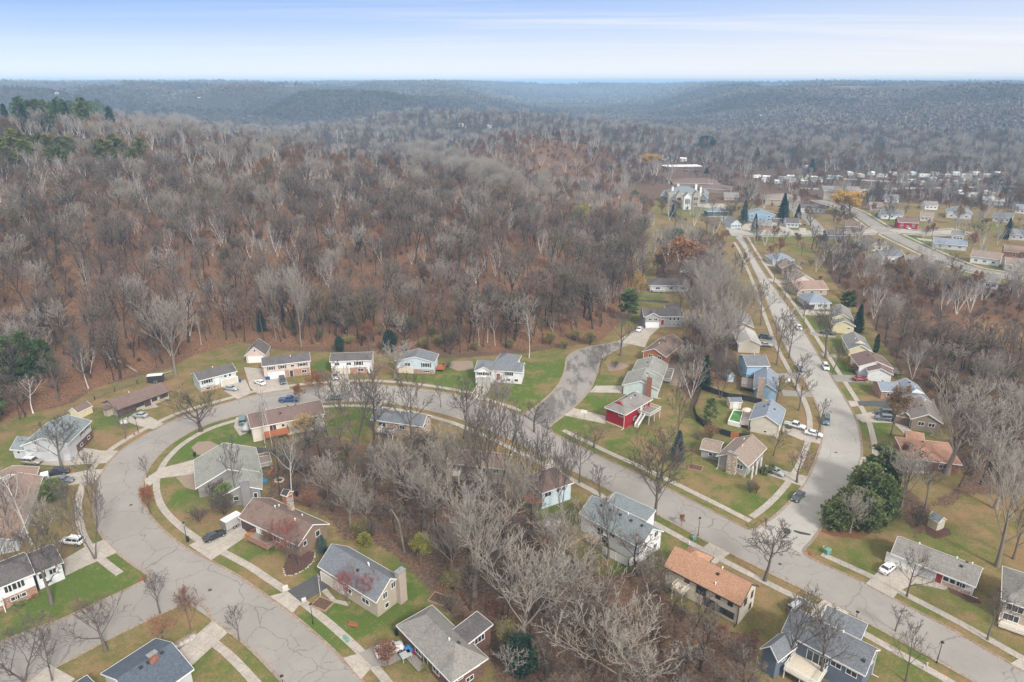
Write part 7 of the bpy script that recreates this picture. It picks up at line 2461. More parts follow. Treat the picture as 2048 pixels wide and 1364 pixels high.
stones([(346, 1297), (360, 1292), (378, 1282), (388, 1274)], .35, .7, 12, "grey boulder in the row above the dark blue roof", "boulders above the dark blue roof")
stones([(566, 1138), (572, 1152), (590, 1150), (612, 1138), (628, 1122), (629, 1106)], .14, .24, 26, "small white stone edging the crabapple bed", "white stones edging the crabapple bed")
for a, b, lb in ((1560, 1128, "round manhole cover in the road near the corner"), (262, 1010, "round manhole cover in the left curve"), (1672, 905, "round manhole cover in the pale road"), (420, 1180, "round manhole cover below the black sedan's driveway")):
    x, y = P3(a, b)
    o = MB().lathe([(.38, 0), (.38, .012)], 16).build("manhole_cover", plain("iron_cover", (.07, .065, .06), .7))
    o.location = (x, y, .014)
    tag(o, lb, "manhole cover")
# mulch and stone beds, tactile plates, road patch
MULCH = plain("mulch", (0.10, 0.055, 0.042), 1.0, .45, 4)
GRAVEL = plain("gravel", (0.26, 0.20, 0.155), 1.0, .35, 5)
for px, m_ in (([(566, 1137), (573, 1150), (590, 1149), (612, 1137), (627, 1121), (628, 1105), (600, 1098), (575, 1112)], MULCH), ([(340, 1290), (372, 1272), (392, 1262), (392, 1272), (375, 1288), (352, 1300)], GRAVEL),
               ([(383, 895), (395, 884), (420, 882), (440, 892), (436, 905), (405, 912), (392, 908)], GRAVEL), ([(352, 955), (375, 948), (392, 950), (420, 975), (405, 985), (370, 975)], GRAVEL), ([(905, 722), (945, 722), (948, 738), (915, 742), (898, 735)], GRAVEL),
               ([(1213, 728), (1240, 726), (1262, 732), (1240, 740), (1218, 742)], GRAVEL), ([(1340, 716), (1375, 716), (1388, 740), (1365, 775), (1340, 770), (1333, 735)], GRAVEL), ([(1848, 1050), (1862, 1045), (1900, 1058), (1903, 1070), (1870, 1078), (1852, 1068)], MULCH),
               ([(1640, 1062), (1665, 1072), (1720, 1078), (1750, 1062), (1700, 1050)], plain("needle_litter", (0.17, 0.08, 0.04), 1, .4, 4)), ([(1895, 1172), (1920, 1180), (1950, 1192), (1965, 1208), (1940, 1205), (1900, 1185)], MULCH)):
    o = slab("planting_bed", px, m_, .035)
for px in ([(277, 1160), (285, 1154), (290, 1157), (281, 1163)], [(1618, 1103), (1624, 1103), (1624, 1110), (1618, 1110)]):
    slab("tactile_paving", px, plain("tactile_red", (.25, .07, .05), .8), .122)
slab("road_patch", [(1588, 1060), (1604, 1064), (1622, 1068), (1620, 1071), (1600, 1068), (1587, 1063)], plain("tar_patch", (.05, .05, .052), .9), .017)
slab("road_patch", [(1566, 1060), (1572, 1056), (1580, 1058), (1582, 1066), (1576, 1070), (1568, 1067)], plain("tar_patch", (.05, .05, .052), .9), .017)
slab("driveway", [(1165, 1075), (1188, 1062), (1212, 1078), (1206, 1092), (1180, 1090)], plain("patio_tan", (.36, .28, .19), .9, .2), .3)
# ================================================================ planting
try:
    FOOTPRINTS
except NameError:
    FOOTPRINTS = []

PL = []     # (x, y, r) of every tree already placed


def pt(px, py, top, hw, kind, label, group=None, var=None):
    e = ptree(px, py, top, hw, kind, label, group, var)
    PL.append((e.location.x, e.location.y))
    return e


YARD = [
    (402, 864, 776, 56, "oak", "broad dark bare oak leaning over the curve of the left road"),
    (125, 945, 838, 46, "bare", "bare tree between the tan SUV and the black pickup driveway"),
    (252, 880, 815, 20, "small", "small bare tree on the verge beside the lamp post and red hydrant"),
    (177, 972, 905, 26, "small", "small bare tree at the mouth of the pickup truck's driveway"),
    (64, 1090, 945, 58, "birch", "white-barked birch in front of the pinkish brown roof at the left edge"),
    (104, 1210, 1040, 62, "bare", "tall grey bare tree in front of the white split-level house"),
    (193, 1128, 950, 46, "vase", "bare tree with several stems beside the driveway of the white off-roader"),
    (216, 1316, 1198, 60, "plum", "round bare tree with purplish twigs beside the side street"),
    (323, 1238, 1150, 30, "bare", "bare tree at the corner of the side street, left of the reddish sapling"),
    (381, 1260, 1176, 22, "redtwig", "slim sapling with pinkish twigs on the corner plot"),
    (481, 1294, 1214, 22, "small", "thin bare tree on the verge above the bottom edge of the photo"),
    (52, 1372, 1245, 66, "vase", "bare tree with many stems in the bottom left corner"),
    (108, 1372, 1280, 30, "small", "thin leaning bare tree left of the dark blue roof"),
    (328, 1292, 1238, 30, "redtwig", "low reddish ornamental tree above the dark blue roof"),
    (302, 1030, 975, 17, "leafrust", "little rust-leaved tree on the inner verge of the curve"),
    (297, 962, 912, 14, "small", "thin bare sapling on the inner kerb of the curve"),
    (547, 907, 778, 14, "birch", "tall white birch trunk beside the orange deck, right one of two"),
    (532, 900, 800, 14, "birch", "tall white birch trunk beside the orange deck, left one of two"),
    (585, 1005, 860, 42, "birch", "white birch with spreading limbs above the orange shed"),
    (614, 978, 880, 34, "bare", "leaning bare tree right of the orange shed"),
    (476, 1012, 868, 24, "small", "tall thin tree in front of the grey-green roofed house"),
    (714, 892, 730, 64, "vase", "large many-stemmed bare tree behind the brown-roofed house with the deck"),
    (748, 905, 760, 50, "bare", "bare tree at the back of the lawn left of the dark grey roof"),
    (640, 800, 745, 22, "leafrust", "small rust-leaved street tree beside the blue pickup"),
    (600, 815, 770, 11, "leafrust", "tiny rust-leaved sapling beside the blue pickup's road"),
    (822, 895, 748, 52, "bare", "bare tree in front of the dark grey roof in the middle of the photo"),
    (790, 760, 690, 44, "pale", "pale bare tree in the front yard of the white split-level house"),
    (882, 818, 765, 16, "small", "slim bare street tree in the middle of the upper road verge"),
    (930, 880, 750, 44, "bare", "bare tree on the south verge opposite the white house with shutters"),
    (1002, 870, 745, 36, "pale", "bare tree right of the white house's stone driveway"),
    (973, 1012, 800, 72, "vase", "giant bare tree with two dark trunks in the middle of the photo"),
    (995, 1000, 815, 60, "vase", "giant bare tree just right of the tallest one in the middle"),
    (1068, 1035, 855, 44, "vase", "tall bare tree left of the light blue house with the brown roof"),
    (1122, 1040, 880, 40, "vase", "tall bare tree right of the light blue house with the brown roof"),
    (1068, 870, 800, 36, "small", "bare twiggy tree at the corner of the two roads in the middle"),
    (1187, 900, 850, 34, "plum", "low twiggy tree on the lawn below the red house"),
    (1158, 972, 870, 34, "bare", "bare street tree above the light blue house's driveway"),
    (1200, 1006, 925, 24, "small", "slim bare street tree left of the teal roof"),
    (1309, 1042, 888, 58, "bare", "large bare street tree behind the teal-roofed white house"),
    (1318, 985, 862, 64, "plum", "wide reddish-twigged bare tree beside the spruce on the sloping lawn"),
    (1355, 890, 756, 32, "bare", "tall bare tree above the spruce between the red house and the fence"),
    (1528, 1170, 1038, 58, "bare", "round bare tree at the corner beside the orange roof"),
    (1811, 1204, 1098, 40, "bare", "bare tree on the verge beside the white car's wide driveway"),
    (1788, 1272, 1208, 24, "small", "crooked small bare tree on the verge above the dark grey roofed house"),
    (1808, 1375, 1245, 34, "bare", "slim bare tree at the bottom edge, left of the lamp post"),
    (1972, 1288, 1190, 42, "bare", "bare tree on the verge in front of the grey ranch's neighbour"),
    (1991, 1142, 900, 74, "pale", "huge pale cottonwood with twin trunks behind the grey ranch house"),
    (2024, 1125, 1000, 40, "bare", "dark leaning tree beside the huge twin-trunk cottonwood"),
    (1891, 955, 772, 84, "pale", "huge pale cottonwood in front of the orange-brown roof"),
    (1780, 874, 774, 24, "leafbrown", "tall tree holding brown leaves in front of the blue-grey roof"),
    (1593, 968, 900, 36, "bare", "bare street tree above the dark car parked near the corner"),
    (1546, 918, 855, 24, "small", "small bare tree in the yard behind the white pickup"),
    (1597, 824, 738, 32, "bare", "rounded bare tree on the verge beside the blue-roofed pool house"),
    (1632, 885, 800, 20, "small", "thin bare street tree next to the parked white car"),
    (1552, 808, 745, 22, "small", "dark bare tree in front of the bright blue house's gable"),
    (1553, 733, 616, 32, "bare", "tall bare street tree left of the pale road, halfway up"),
    (1578, 718, 645, 26, "bare", "bare street tree leaning over the pale road"),
    (1590, 782, 705, 22, "small", "small bare street tree beside the bright blue house's driveway"),
    (1522, 652, 562, 34, "bare", "bare street tree where the pale road narrows"),
    (1650, 720, 612, 36, "bare", "pale twigged bare tree on the verge in front of the cream house"),
    (1666, 746, 686, 22, "small", "small round tree in front of the brown-roofed white house"),
    (1607, 657, 600, 14, "small", "small street tree on the right verge near the white parked car"),
    (1568, 603, 520, 18, "bare", "bare street tree right of the pale road, beyond the dark green van"),
    (1547, 568, 505, 16, "small", "bare street tree right of the pale road, near the brown roofs"),
    (1591, 602, 560, 12, "small", "thin street tree before the blue-grey hipped roof"),
    (1240, 714, 620, 34, "bare", "rounded bare tree inside the bend of the cul-de-sac"),
    (1199, 754, 700, 24, "small", "dark bare tree on the cul-de-sac verge above the mint houses"),
    (1300, 960, 905, 22, "small", "small bare tree on the sloping lawn near the long sidewalk"),
    (1440, 1000, 950, 0, "", ""),
    (352, 752, 590, 46, "pale", "big whitish bare tree at the foot of the hill above the mint green house"),
    (403, 693, 625, 8, "birch", "thin leaning white birch on the leaf-covered slope"),
    (192, 640, 515, 12, "birch", "tall crooked white birch on the left hillside"),
    (552, 678, 538, 24, "pale", "tall pale-crowned tree on the slope above the garage, left of two"),
    (603, 695, 533, 28, "pale", "tall pale-crowned tree on the slope above the garage, right of two"),
    (1058, 718, 616, 20, "birch", "slender white birch behind the grey-roofed white house"),
    (958, 692, 636, 10, "birch", "white birch on the slope above the blue-grey roof, leftmost of a row"),
    (975, 690, 618, 12, "birch", "white birch on the slope above the blue-grey roof, second of a row"),
    (990, 696, 624, 12, "birch", "white birch on the slope above the blue-grey roof, third of a row"),
    (815, 640, 560, 34, "pale", "pale crowned tree on the slope above the arborvitae"),
    (178, 780, 690, 24, "birch", "white branching birch behind the teal-roofed house's lawn"),
    (68, 832, 752, 28, "birch", "white branching birch in front of the pines at the left edge"),
    (118, 800, 700, 34, "bare", "bare tree standing above the small brown-roofed shed"),
    (176, 778, 668, 30, "bare", "bare tree above the long brown ranch roof"),
    (2020, 905, 760, 60, "pale", "big pale bare tree at the right edge above the cottonwoods"),
    (1990, 1020, 872, 66, "pale", "pale bare tree filling the wood's corner at the right edge"),
    (1850, 1020, 925, 34, "bare", "dark bare tree beside the concrete drive of the orange-brown roof"),
    (1698, 1068, 985, 34, "pale", "large bare shrub in front of the evergreen clump"),
    (1830, 1062, 1015, 20, "shrub", "leafless shrub left of the cream shed"),
    (905, 1010, 862, 56, "pale", "pale bare tree in front of the tan balcony house"),
    (1030, 1075, 905, 60, "pale", "tall pale tree between the giant trees and the light blue house"),
    (790, 1000, 880, 48, "pale", "pale tree in the wood above the round yellow-green bush"),
    (28, 1085, 962, 46, "bare", "bare tree left of the birch in front of the pinkish brown roof"),
    (88, 1120, 985, 44, "pale", "pale bare tree right of the birch at the left edge"),
    (8, 1190, 1050, 44, "bare", "bare tree cut by the left edge above the white split-level"),
    (850, 1055, 925, 64, "pale", "pale bushy bare tree in the wood above the yellow-green sapling"),
    (950, 1195, 985, 88, "pale", "wide pale cottonwood in the wood right of the chimney house"),
    (1045, 1310, 1100, 96, "pale", "wide pale cottonwood right of the dark spruce at the bottom"),
    (1155, 1260, 1110, 84, "pale", "pale cottonwood in the wood left of the orange roof"),
    (1235, 1400, 1215, 112, "pale", "largest pale cottonwood at the bottom edge of the wood"),
    (1115, 1160, 1015, 66, "pale", "pale tree in the wood left of the teal-roofed house's fence"),
    (1216, 1122, 990, 40, "bare", "bare tree growing beside the teal-roofed house's patio"),
    (1570, 1350, 1180, 56, "bare", "dark bare tree overhanging the dark grey roof at the bottom"),
    (1640, 1364, 1225, 50, "bare", "bare tree in front of the blue house's deck"),
    (1415, 560, 490, 44, "pale", "pale bushy tree left of the road in the middle strip, topmost"),
    (1440, 640, 510, 44, "pale", "tall pale tree in the middle strip beside the road"),
    (1400, 680, 545, 46, "pale", "tall pale tree behind the grey house with the red door"),
    (1450, 720, 600, 38, "pale", "pale tree left of the cream-roofed house"),
    (1410, 735, 620, 40, "pale", "pale tree above the blue-green spruce in the middle strip"),
    (1470, 700, 560, 34, "pale", "pale tree crowding the tan brick house"),
    (1440, 800, 700, 34, "vase", "many-stemmed bare tree beside the small blue shed"),
    (1360, 640, 545, 24, "bare", "bare tree behind the dark hipped roof by the wood"),
    (1700, 432, 386, 30, "willow", "bright yellow willow beside the far street"),
    (1302, 336, 310, 19, "willow", "orange-yellow tree beside the white-roofed apartment block"),
    (1360, 565, 480, 40, "leafrust", "round orange-brown tree behind the dark hipped roof"),
    (612, 880, 832, 26, "straw", "straw-yellow leafed tree beside the orange deck"),
    (697, 1212, 1142, 30, "crab", "pinkish red crabapple in front of the grey-roofed chimney house, left one"),
    (740, 1208, 1148, 26, "crab", "pinkish red crabapple in front of the grey-roofed chimney house, right one"),
    (575, 1120, 1040, 34, "crab", "reddish crabapple in the bed beside the brown roof"),
    (600, 1138, 1075, 28, "plum", "dark twiggy tree in the stone-edged bed"),
    (842, 1135, 1072, 22, "lime", "yellow-green young tree at the edge of the wood"),
    (1465, 255, 225, 0, "", ""),
    (1043, 1352, 1272, 31, "cedar", "dark green cedar at the bottom middle of the photo"),
    (730, 1092, 1066, 15, "roundbush", "round yellow-green bush behind the grey-roofed chimney house"),
    (646, 1105, 1070, 13, "bluespruce", "little blue spruce at the corner of the brown-roofed house"),
    (455, 1012, 968, 20, "juniper", "green juniper against the grey-green roofed house"),
    (110, 1000, 958, 20, "juniper", "green juniper at the corner of the pinkish brown roof"),
    (525, 664, 618, 11, "spruce", "lone dark spruce on the leaf-covered slope"),
    (680, 704, 672, 9, "arbor", "dark arborvitae behind the white split-level house, left one"),
    (781, 706, 660, 14, "cedar", "dark cedar behind the white split-level house, right one"),
    (1354, 926, 862, 18, "bluespruce", "grey-green spruce on the lawn between the red and brown-roofed houses"),
    (1408, 776, 710, 15, "spruce", "dark spruce beside the corner of the black fence"),
    (1418, 852, 798, 14, "openpine", "open young pine inside the black fence"),
    (1752, 985, 896, 32, "pine", "loose-topped pine above the evergreen clump"),
    (1728, 1012, 928, 32, "juniper", "broad green juniper, top one of the evergreen clump"),
    (1755, 1040, 950, 30, "juniper", "dark green juniper on the right of the evergreen clump"),
    (1698, 1045, 975, 30, "juniper", "broad green juniper in the middle of the evergreen clump"),
    (1668, 1062, 998, 26, "juniper", "green juniper nearest the road in the evergreen clump"),
    (1725, 1062, 985, 32, "juniper", "green juniper at the front of the evergreen clump"),
    (1750, 708, 668, 5, "arbor", "narrow dark arborvitae at the corner of the yellow house"),
    (1713, 668, 608, 13, "spruce", "tall dark spruce behind the cream house"),
    (1693, 624, 584, 14, "pine", "bright green pine behind the blue-grey hipped roof"),
    (1682, 612, 582, 14, "straw", "golden tree beside the bright green pine"),
    (1487, 446, 400, 10, "bluespruce", "tall blue spruce left of the far blue house"),
    (1508, 466, 428, 9, "bluespruce", "blue spruce in front of the far orange house"),
    (1563, 445, 386, 12, "spruce", "dark leaning spruce beside the far brown roofs"),
    (1570, 446, 402, 8, "bluespruce", "blue spruce just right of the dark leaning spruce"),
    (1595, 438, 408, 7, "spruce", "dark spruce beside the long low far house"),
    (1345, 434, 408, 8, "spruce", "small spruce below the mansion's lawn"),
    (1412, 294, 271, 17, "cedar", "solitary dark round evergreen in the valley wood"),
    (1513, 318, 294, 8, "spruce", "dark evergreen beyond the trailer park, left of a pair"),
    (1562, 326, 300, 8, "spruce", "dark evergreen beyond the trailer park, right of a pair"),
    (1413, 348, 334, 6, "spruce", "small evergreen at the end of the apartment block"),
    (1622, 345, 318, 10, "spruce", "evergreen beside the white far roof"),
    (1355, 460, 452, 0, "", ""),
    (1352, 492, 458, 16, "pine", "green pine in the wood below the mansion's lawn"),
    (1166, 452, 412, 20, "lime", "lime green tree on the shoulder of the hill"),
    (2012, 478, 436, 9, "spruce", "dark spruce at the right edge among the far houses"),
    (1256, 640, 580, 18, "pine", "green pine behind the grey house with the red door"),
    (1272, 615, 545, 16, "straw", "golden-leaved tree at the hill foot above the grey house"),
    (1388, 655, 622, 12, "bluespruce", "blue-green spruce right of the grey house with the red door"),
    (8, 805, 682, 22, "pine", "tall green pine at the left edge, leftmost of the group"),
    (38, 790, 676, 20, "pine", "tall green pine at the left edge, second of the group"),
    (68, 778, 668, 21, "pine", "tall green pine at the left edge, third of the group"),
    (98, 765, 680, 17, "pine", "green pine at the left edge, rightmost of the group"),
    (-20, 860, 740, 34, "pine", "green pine cut by the left edge of the photo"),
    (42, 1220, 1205, 12, "greenbush", "low green bushes under the white split-level house's windows"),
    (70, 1198, 1186, 9, "rustbush", "orange bush at the wall of the white split-level house, right one"),
    (32, 1210, 1198, 6, "goldbush", "orange bush at the wall of the white split-level house, left one"),
    (1528, 950, 934, 9, "greenbush", "dark round bush at the brown-roofed house's porch, lower one"),
    (1542, 946, 928, 7, "greenbush", "dark round bush at the brown-roofed house's porch, upper one"),
    (1576, 862, 852, 6, "greenbush", "small round bush beside the white pickup"),
    (1706, 748, 728, 12, "shrubrust", "rusty shrub beside the brown-roofed white house, lower one"),
    (1702, 726, 712, 12, "goldbush", "golden bush beside the yellow house, upper one"),
    (1530, 808, 800, 10, "goldbush", "orange bush at the foot of the brick chimney"),
    (1807, 925, 885, 10, "shrubrust", "dark red shrub at the corner of the orange-brown roof"),
    (1227, 1015, 995, 9, "rustbush", "orange-leaved bush beside the red tub"),
    (1262, 1045, 1030, 5, "rustbush", "small orange bush on the verge behind the teal roof, lower one"),
    (1362, 1055, 1030, 7, "leafrust", "tiny orange-leaved sapling on the verge near the lamp post"),
    (1512, 990, 970, 7, "shrubgold", "yellowing shrub on the lawn below the brown-roofed house"),
    (1500, 985, 962, 14, "shrub", "grey twiggy shrub on the lawn below the brown-roofed house"),
    (1395, 885, 868, 12, "shrub", "bare shrub left of the black fence's lower corner"),
    (1420, 885, 852, 16, "shrubrust", "reddish bare shrub at the lower corner of the black fence"),
    (1000, 1240, 1222, 0, "", ""),
    (860, 1345, 1325, 14, "shrubgold", "yellow-green shrub beside the brick house at the bottom"),
    (1012, 1310, 1250, 22, "shrubgold", "yellow-green shrubs behind the brown hip roof"),
    (775, 1335, 1290, 26, "shrubrust", "brown shrubs beside the white SUV's driveway"),
    (540, 1090, 1062, 16, "shrubrust", "red-brown shrub in front of the porch rail"),
    (500, 1078, 1068, 9, "goldbush", "orange grasses along the porch of the brown-roofed house"),
    (435, 1000, 965, 22, "shrub", "brown shrub beside the grey-green roofed house's drive"),
    (400, 1050, 1020, 22, "shrub", "tangle of bare shrubs left of the trailer's driveway"),
    (450, 1030, 990, 30, "shrub", "big grey shrub behind the white enclosed trailer"),
    (1250, 760, 745, 0, "", ""),
    (1000, 755, 745, 7, "greenbush", "low green bush at the white house's front door"),
    (1010, 800, 775, 16, "shrubgold", "pale green shrub on the lawn near the road junction"),
    (895, 735, 724, 12, "shrub", "low grey shrub in the rock bed right of the blue-grey roof"),
    (1230, 735, 722, 10, "shrub", "low bare shrub in the cul-de-sac's rock bed"),
    (1365, 730, 716, 8, "greenbush", "green shrub in the round bed beside the orange-brown house"),
    (1350, 410, 400, 0, "", ""),
    (1270, 389, 380, 7, "greenbush", "dark shrubs on the green slope left of the mansion"),
]
for (a, b, c, d, kd, lb) in YARD:
    if kd:
        pt(a, b, c, d, kd, lb)

# yellow-flecked shrubs along the foot of the hill: countable ones
rs = np.random.RandomState(21)
for i, (a, b) in enumerate([(655, 640), (640, 655), (672, 632), (700, 655), (735, 668), (760, 672), (820, 660), (865, 676), (905, 684), (700, 690), (1100, 690),
                            (1150, 682), (1180, 690), (640, 678), (585, 665), (850, 700), (880, 690), (1020, 700), (610, 640), (790, 655), (950, 705), (1130, 700)]):
    e = pt(a, b, b - 18 - rs.randint(8), 9 + rs.randint(5), "shrubgold", ("small" if i % 2 else "larger") + " yellow-leaved shrub at the hill foot, above the " + ("pink two-level house" if a < 650 else "white split-level house" if a < 745 else "dark cedar" if a < 840 else "pale blue house" if a < 930 else "white shuttered house" if a < 1060 else "cul-de-sac's bend"), "yellow shrubs along the foot of the hill")

# far conifer stand and the yellow-green pines on the ridge, left
for i in range(70):
    a, b = -40 + 262 * (i + rs.rand()) / 70, rs.uniform(246, 272)
    x, y, z = G(a, b)
    hgt = rs.uniform(17, 24) * min(1.4, max(1, y / 520))
    PL.append((x, y))
    tree("farpine", x + rs.uniform(-6, 6), y, float(H(x, y)), hgt, rs.uniform(3.6, 5.0), ("tall" if hgt > 21 else "short") + " dark evergreen in the far left ridge stand, " + ["left end", "left of its middle", "right of its middle", "right end"][min(3, max(0, int((a + 40) / 66)))], "evergreens in the stand on the far left ridge", var=i % 2)
for i in range(34):
    a, b = rs.uniform(-20, 290), rs.uniform(318, 352)
    if a > 130 and rs.rand() < 0.5:
        continue
    x, y, z = G(a, b)
    PL.append((x, y))
    tree("farolive", x, y, z, rs.uniform(13, 17), rs.uniform(3.2, 4.4), "yellow-green pine in the belt on the upper left slope, " + ("at the left edge" if a < 60 else "near its middle" if a < 150 else "towards its right end"), "yellow-green pines on the upper left slope")


# ---------------------------------------------------------------- woods
def scatter(poly, step, seed, jit=0.42):
    r_ = np.random.RandomState(seed)
    x0, y0 = poly.min(0)
    x1, y1 = poly.max(0)
    X, Y = np.meshgrid(np.arange(x0, x1, step), np.arange(y0, y1, step * 0.87))
    X = X + (np.arange(X.shape[0]) % 2)[:, None] * step / 2
    X = X + r_.uniform(-jit, jit, X.shape) * step
    Y = Y + r_.uniform(-jit, jit, X.shape) * step
    X, Y = X.ravel(), Y.ravel()
    k_ = inside(X, Y, poly)
    return X[k_], Y[k_]


def visible(x, y, z, mx=60, my=60):
    """inside the frame, with a margin in photo pixels"""
    dy, dz = y, z - CAM_H
    dep = dy * CP - dz * SP
    u = 1024 + FPX * x / np.maximum(dep, 1)
    v = 682 - FPX * (dy * SP + dz * CP) / np.maximum(dep, 1)
    return (dep > 10) & (u > -mx) & (u < 2048 + mx) & (v < 1364 + my * 2)


def clear_of(x, y, gap=1.6, tg=2.2):
    ok = np.ones(x.shape, bool)
    for f in FOOTPRINTS:
        ok &= sdist(x, y, f) < -gap
    for (a, b) in PL:
        ok &= np.hypot(x - a, y - b) > tg
    for line in KS:
        near = (x > line[:, 0].min() - 9) & (x < line[:, 0].max() + 9) & (y > line[:, 1].min() - 9) & (y < line[:, 1].max() + 9)
        if near.any():
            dd = np.full(x.shape, 99.0)
            dd[near] = seg_dist(x[near], y[near], line[::4])
            ok &= dd > 5
    return ok


LMK = [("the orange-roofed house", 1430, 1190), ("the teal-roofed white house", 1240, 1060), ("the chimney house's yard", 780, 1190), ("the brick house at the bottom", 930, 1320),
       ("the orange shed", 600, 990), ("the light blue house", 1080, 990), ("the tan balcony house", 940, 930), ("the brown porch house", 650, 1060), ("the dark grey roof in the middle", 810, 860),
       ("the dark blue house", 1560, 1300), ("the bottom edge", 1200, 1420), ("the dark cedar", 1043, 1340), ("the pale cottonwoods", 1000, 1150), ("the yellow-green young tree", 842, 1120),
       ("the cul-de-sac's brown roof", 1350, 690), ("the grey house with the red door", 1350, 640), ("the orange-brown round tree", 1360, 520), ("the tan brick house", 1450, 650), ("the blue shed", 1440, 750),
       ("the dark hipped roof", 1350, 570), ("the cross street", 1440, 480), ("the yellow house", 1780, 700), ("the blue-grey L-shaped roof", 1870, 780), ("the taupe roof", 1900, 850), ("the orange-brown roof", 1930, 930),
       ("the cream shed", 1870, 1020), ("the sandy clearing", 1990, 680), ("the huge twin-trunk cottonwood", 2000, 1060), ("the dark spruce", 1730, 640), ("the three brown roofs", 1680, 580), ("the right edge", 2040, 850), ("the right edge, higher up", 2040, 760)]
LMW = [W(a, b) for _, a, b in LMK]


def describe(lab, x, y, h_, r_):
    q = min(range(len(LMW)), key=lambda i: (LMW[i][0] - x) ** 2 + (LMW[i][1] - y) ** 2)
    size = "short" if h_ < 9 else ("tall" if h_ > 11.5 else "middling")
    wide = "narrow" if r_ / h_ < 0.335 else ("spreading" if r_ / h_ > 0.385 else "rounded")
    dx, dy = x - LMW[q][0], y - LMW[q][1]
    side = ("right of" if dx > 0 else "left of") if abs(dx) > abs(dy) else ("beyond" if dy > 0 else "before")
    return f"{size} {wide} bare tree in the wood {side} {LMK[q][0]}"


rs = np.random.RandomState(3)
NW = 0
for poly, step, seed, lab, grp, lim in (
        (W_CENTER, 5.6, 1, "bare grey-brown tree in the wood between the back yards", "bare trees in the wood between the back yards", 175),
        (W_STRIP, 6.6, 2, "bare tree in the strip of wood left of the pale road", "bare trees in the strip left of the pale road", 40),
        (W_RIGHT, 7.6, 3, "bare tree in the wood behind the right-hand row of houses", "bare trees in the wood on the right", 85)):
    x, y = scatter(poly, step, seed)
    z = H(x, y)
    m = visible(x, y, z) & clear_of(x, y, 2.6, 3.4)
    x, y, z = x[m], y[m], z[m]
    o = np.argsort(np.hypot(x, y))
    for j in o[:lim]:
        h_ = rs.uniform(7.5, 13) * (0.85 if poly is W_CENTER else 1.05)
        r_ = h_ * rs.uniform(0.30, 0.42)
        kd0 = "pale" if rs.rand() < (0.45 if poly is W_STRIP else 0.08) else "wood"
        h_ = h_ * (1.25 if kd0 == "pale" else 1)
        e = tree(kd0, x[j], y[j], z[j], h_, r_, describe(lab, x[j], y[j], h_, r_), grp)
        PL.append((x[j], y[j]))
        NW += 1
    # bare bushes under the trees
    x, y = scatter(poly, step * 1.25, seed + 50)
    z = H(x, y)
    m = visible(x, y, z) & clear_of(x, y, 1.6, 1.2)
    x, y, z = x[m], y[m], z[m]
    o = np.argsort(np.hypot(x, y))
    for j in o[:lim // 2]:
        h_ = rs.uniform(2.2, 4.2)
        kd = ("shrub",) * 7 + ("shrubrust", "shrubrust", "shrubgold")
        kd = kd[rs.randint(10)]
        lb = {"shrub": "leafless grey bush", "shrubrust": "bush with a few rusty leaves", "shrubgold": "bush with a few yellow-green leaves"}[kd]
        e = tree(kd, x[j], y[j], z[j], h_, h_ * 0.55, describe(lab, x[j], y[j], h_ * 3, h_).split(" ")[0] + " " + lb + " " + describe(lab, x[j], y[j], h_, 1).split("in the wood ")[1], kd.replace("shrub", "bush ").strip() + " undergrowth " + grp.split("trees ")[1])
        PL.append((x[j], y[j]))

# the rest of the wood: too many to count, instances of the same trees on one object
reg_pts = []


def add_pts(x, y, step_h, kindsel, seed):
    r_ = np.random.RandomState(seed)
    z = H(x, y)
    n = len(x)
    reg_pts.append(np.stack([x, y, z, r_.uniform(step_h[0], step_h[1], n), r_.uniform(0, 6.28, n), kindsel(r_, n)], 1))


def wedge(d0, d1, half=43):
    a = R(half)
    t = np.linspace(-a, a, 30)
    return np.vstack([np.stack([d1 * np.sin(t), d1 * np.cos(t)], 1), np.stack([d0 * np.sin(t[::-1]), d0 * np.cos(t[::-1])], 1)])


def kmid(r_, n):
    k_ = r_.randint(0, 5, n)
    q = r_.rand(n)
    k_[q < 0.15] = 10         # dark spreading oaks
    k_[q < 0.055] = 5          # pale crowned
    k_[q < 0.006] = 6         # white birches
    k_[q < 0.012] = 7         # holding brown leaves
    return k_



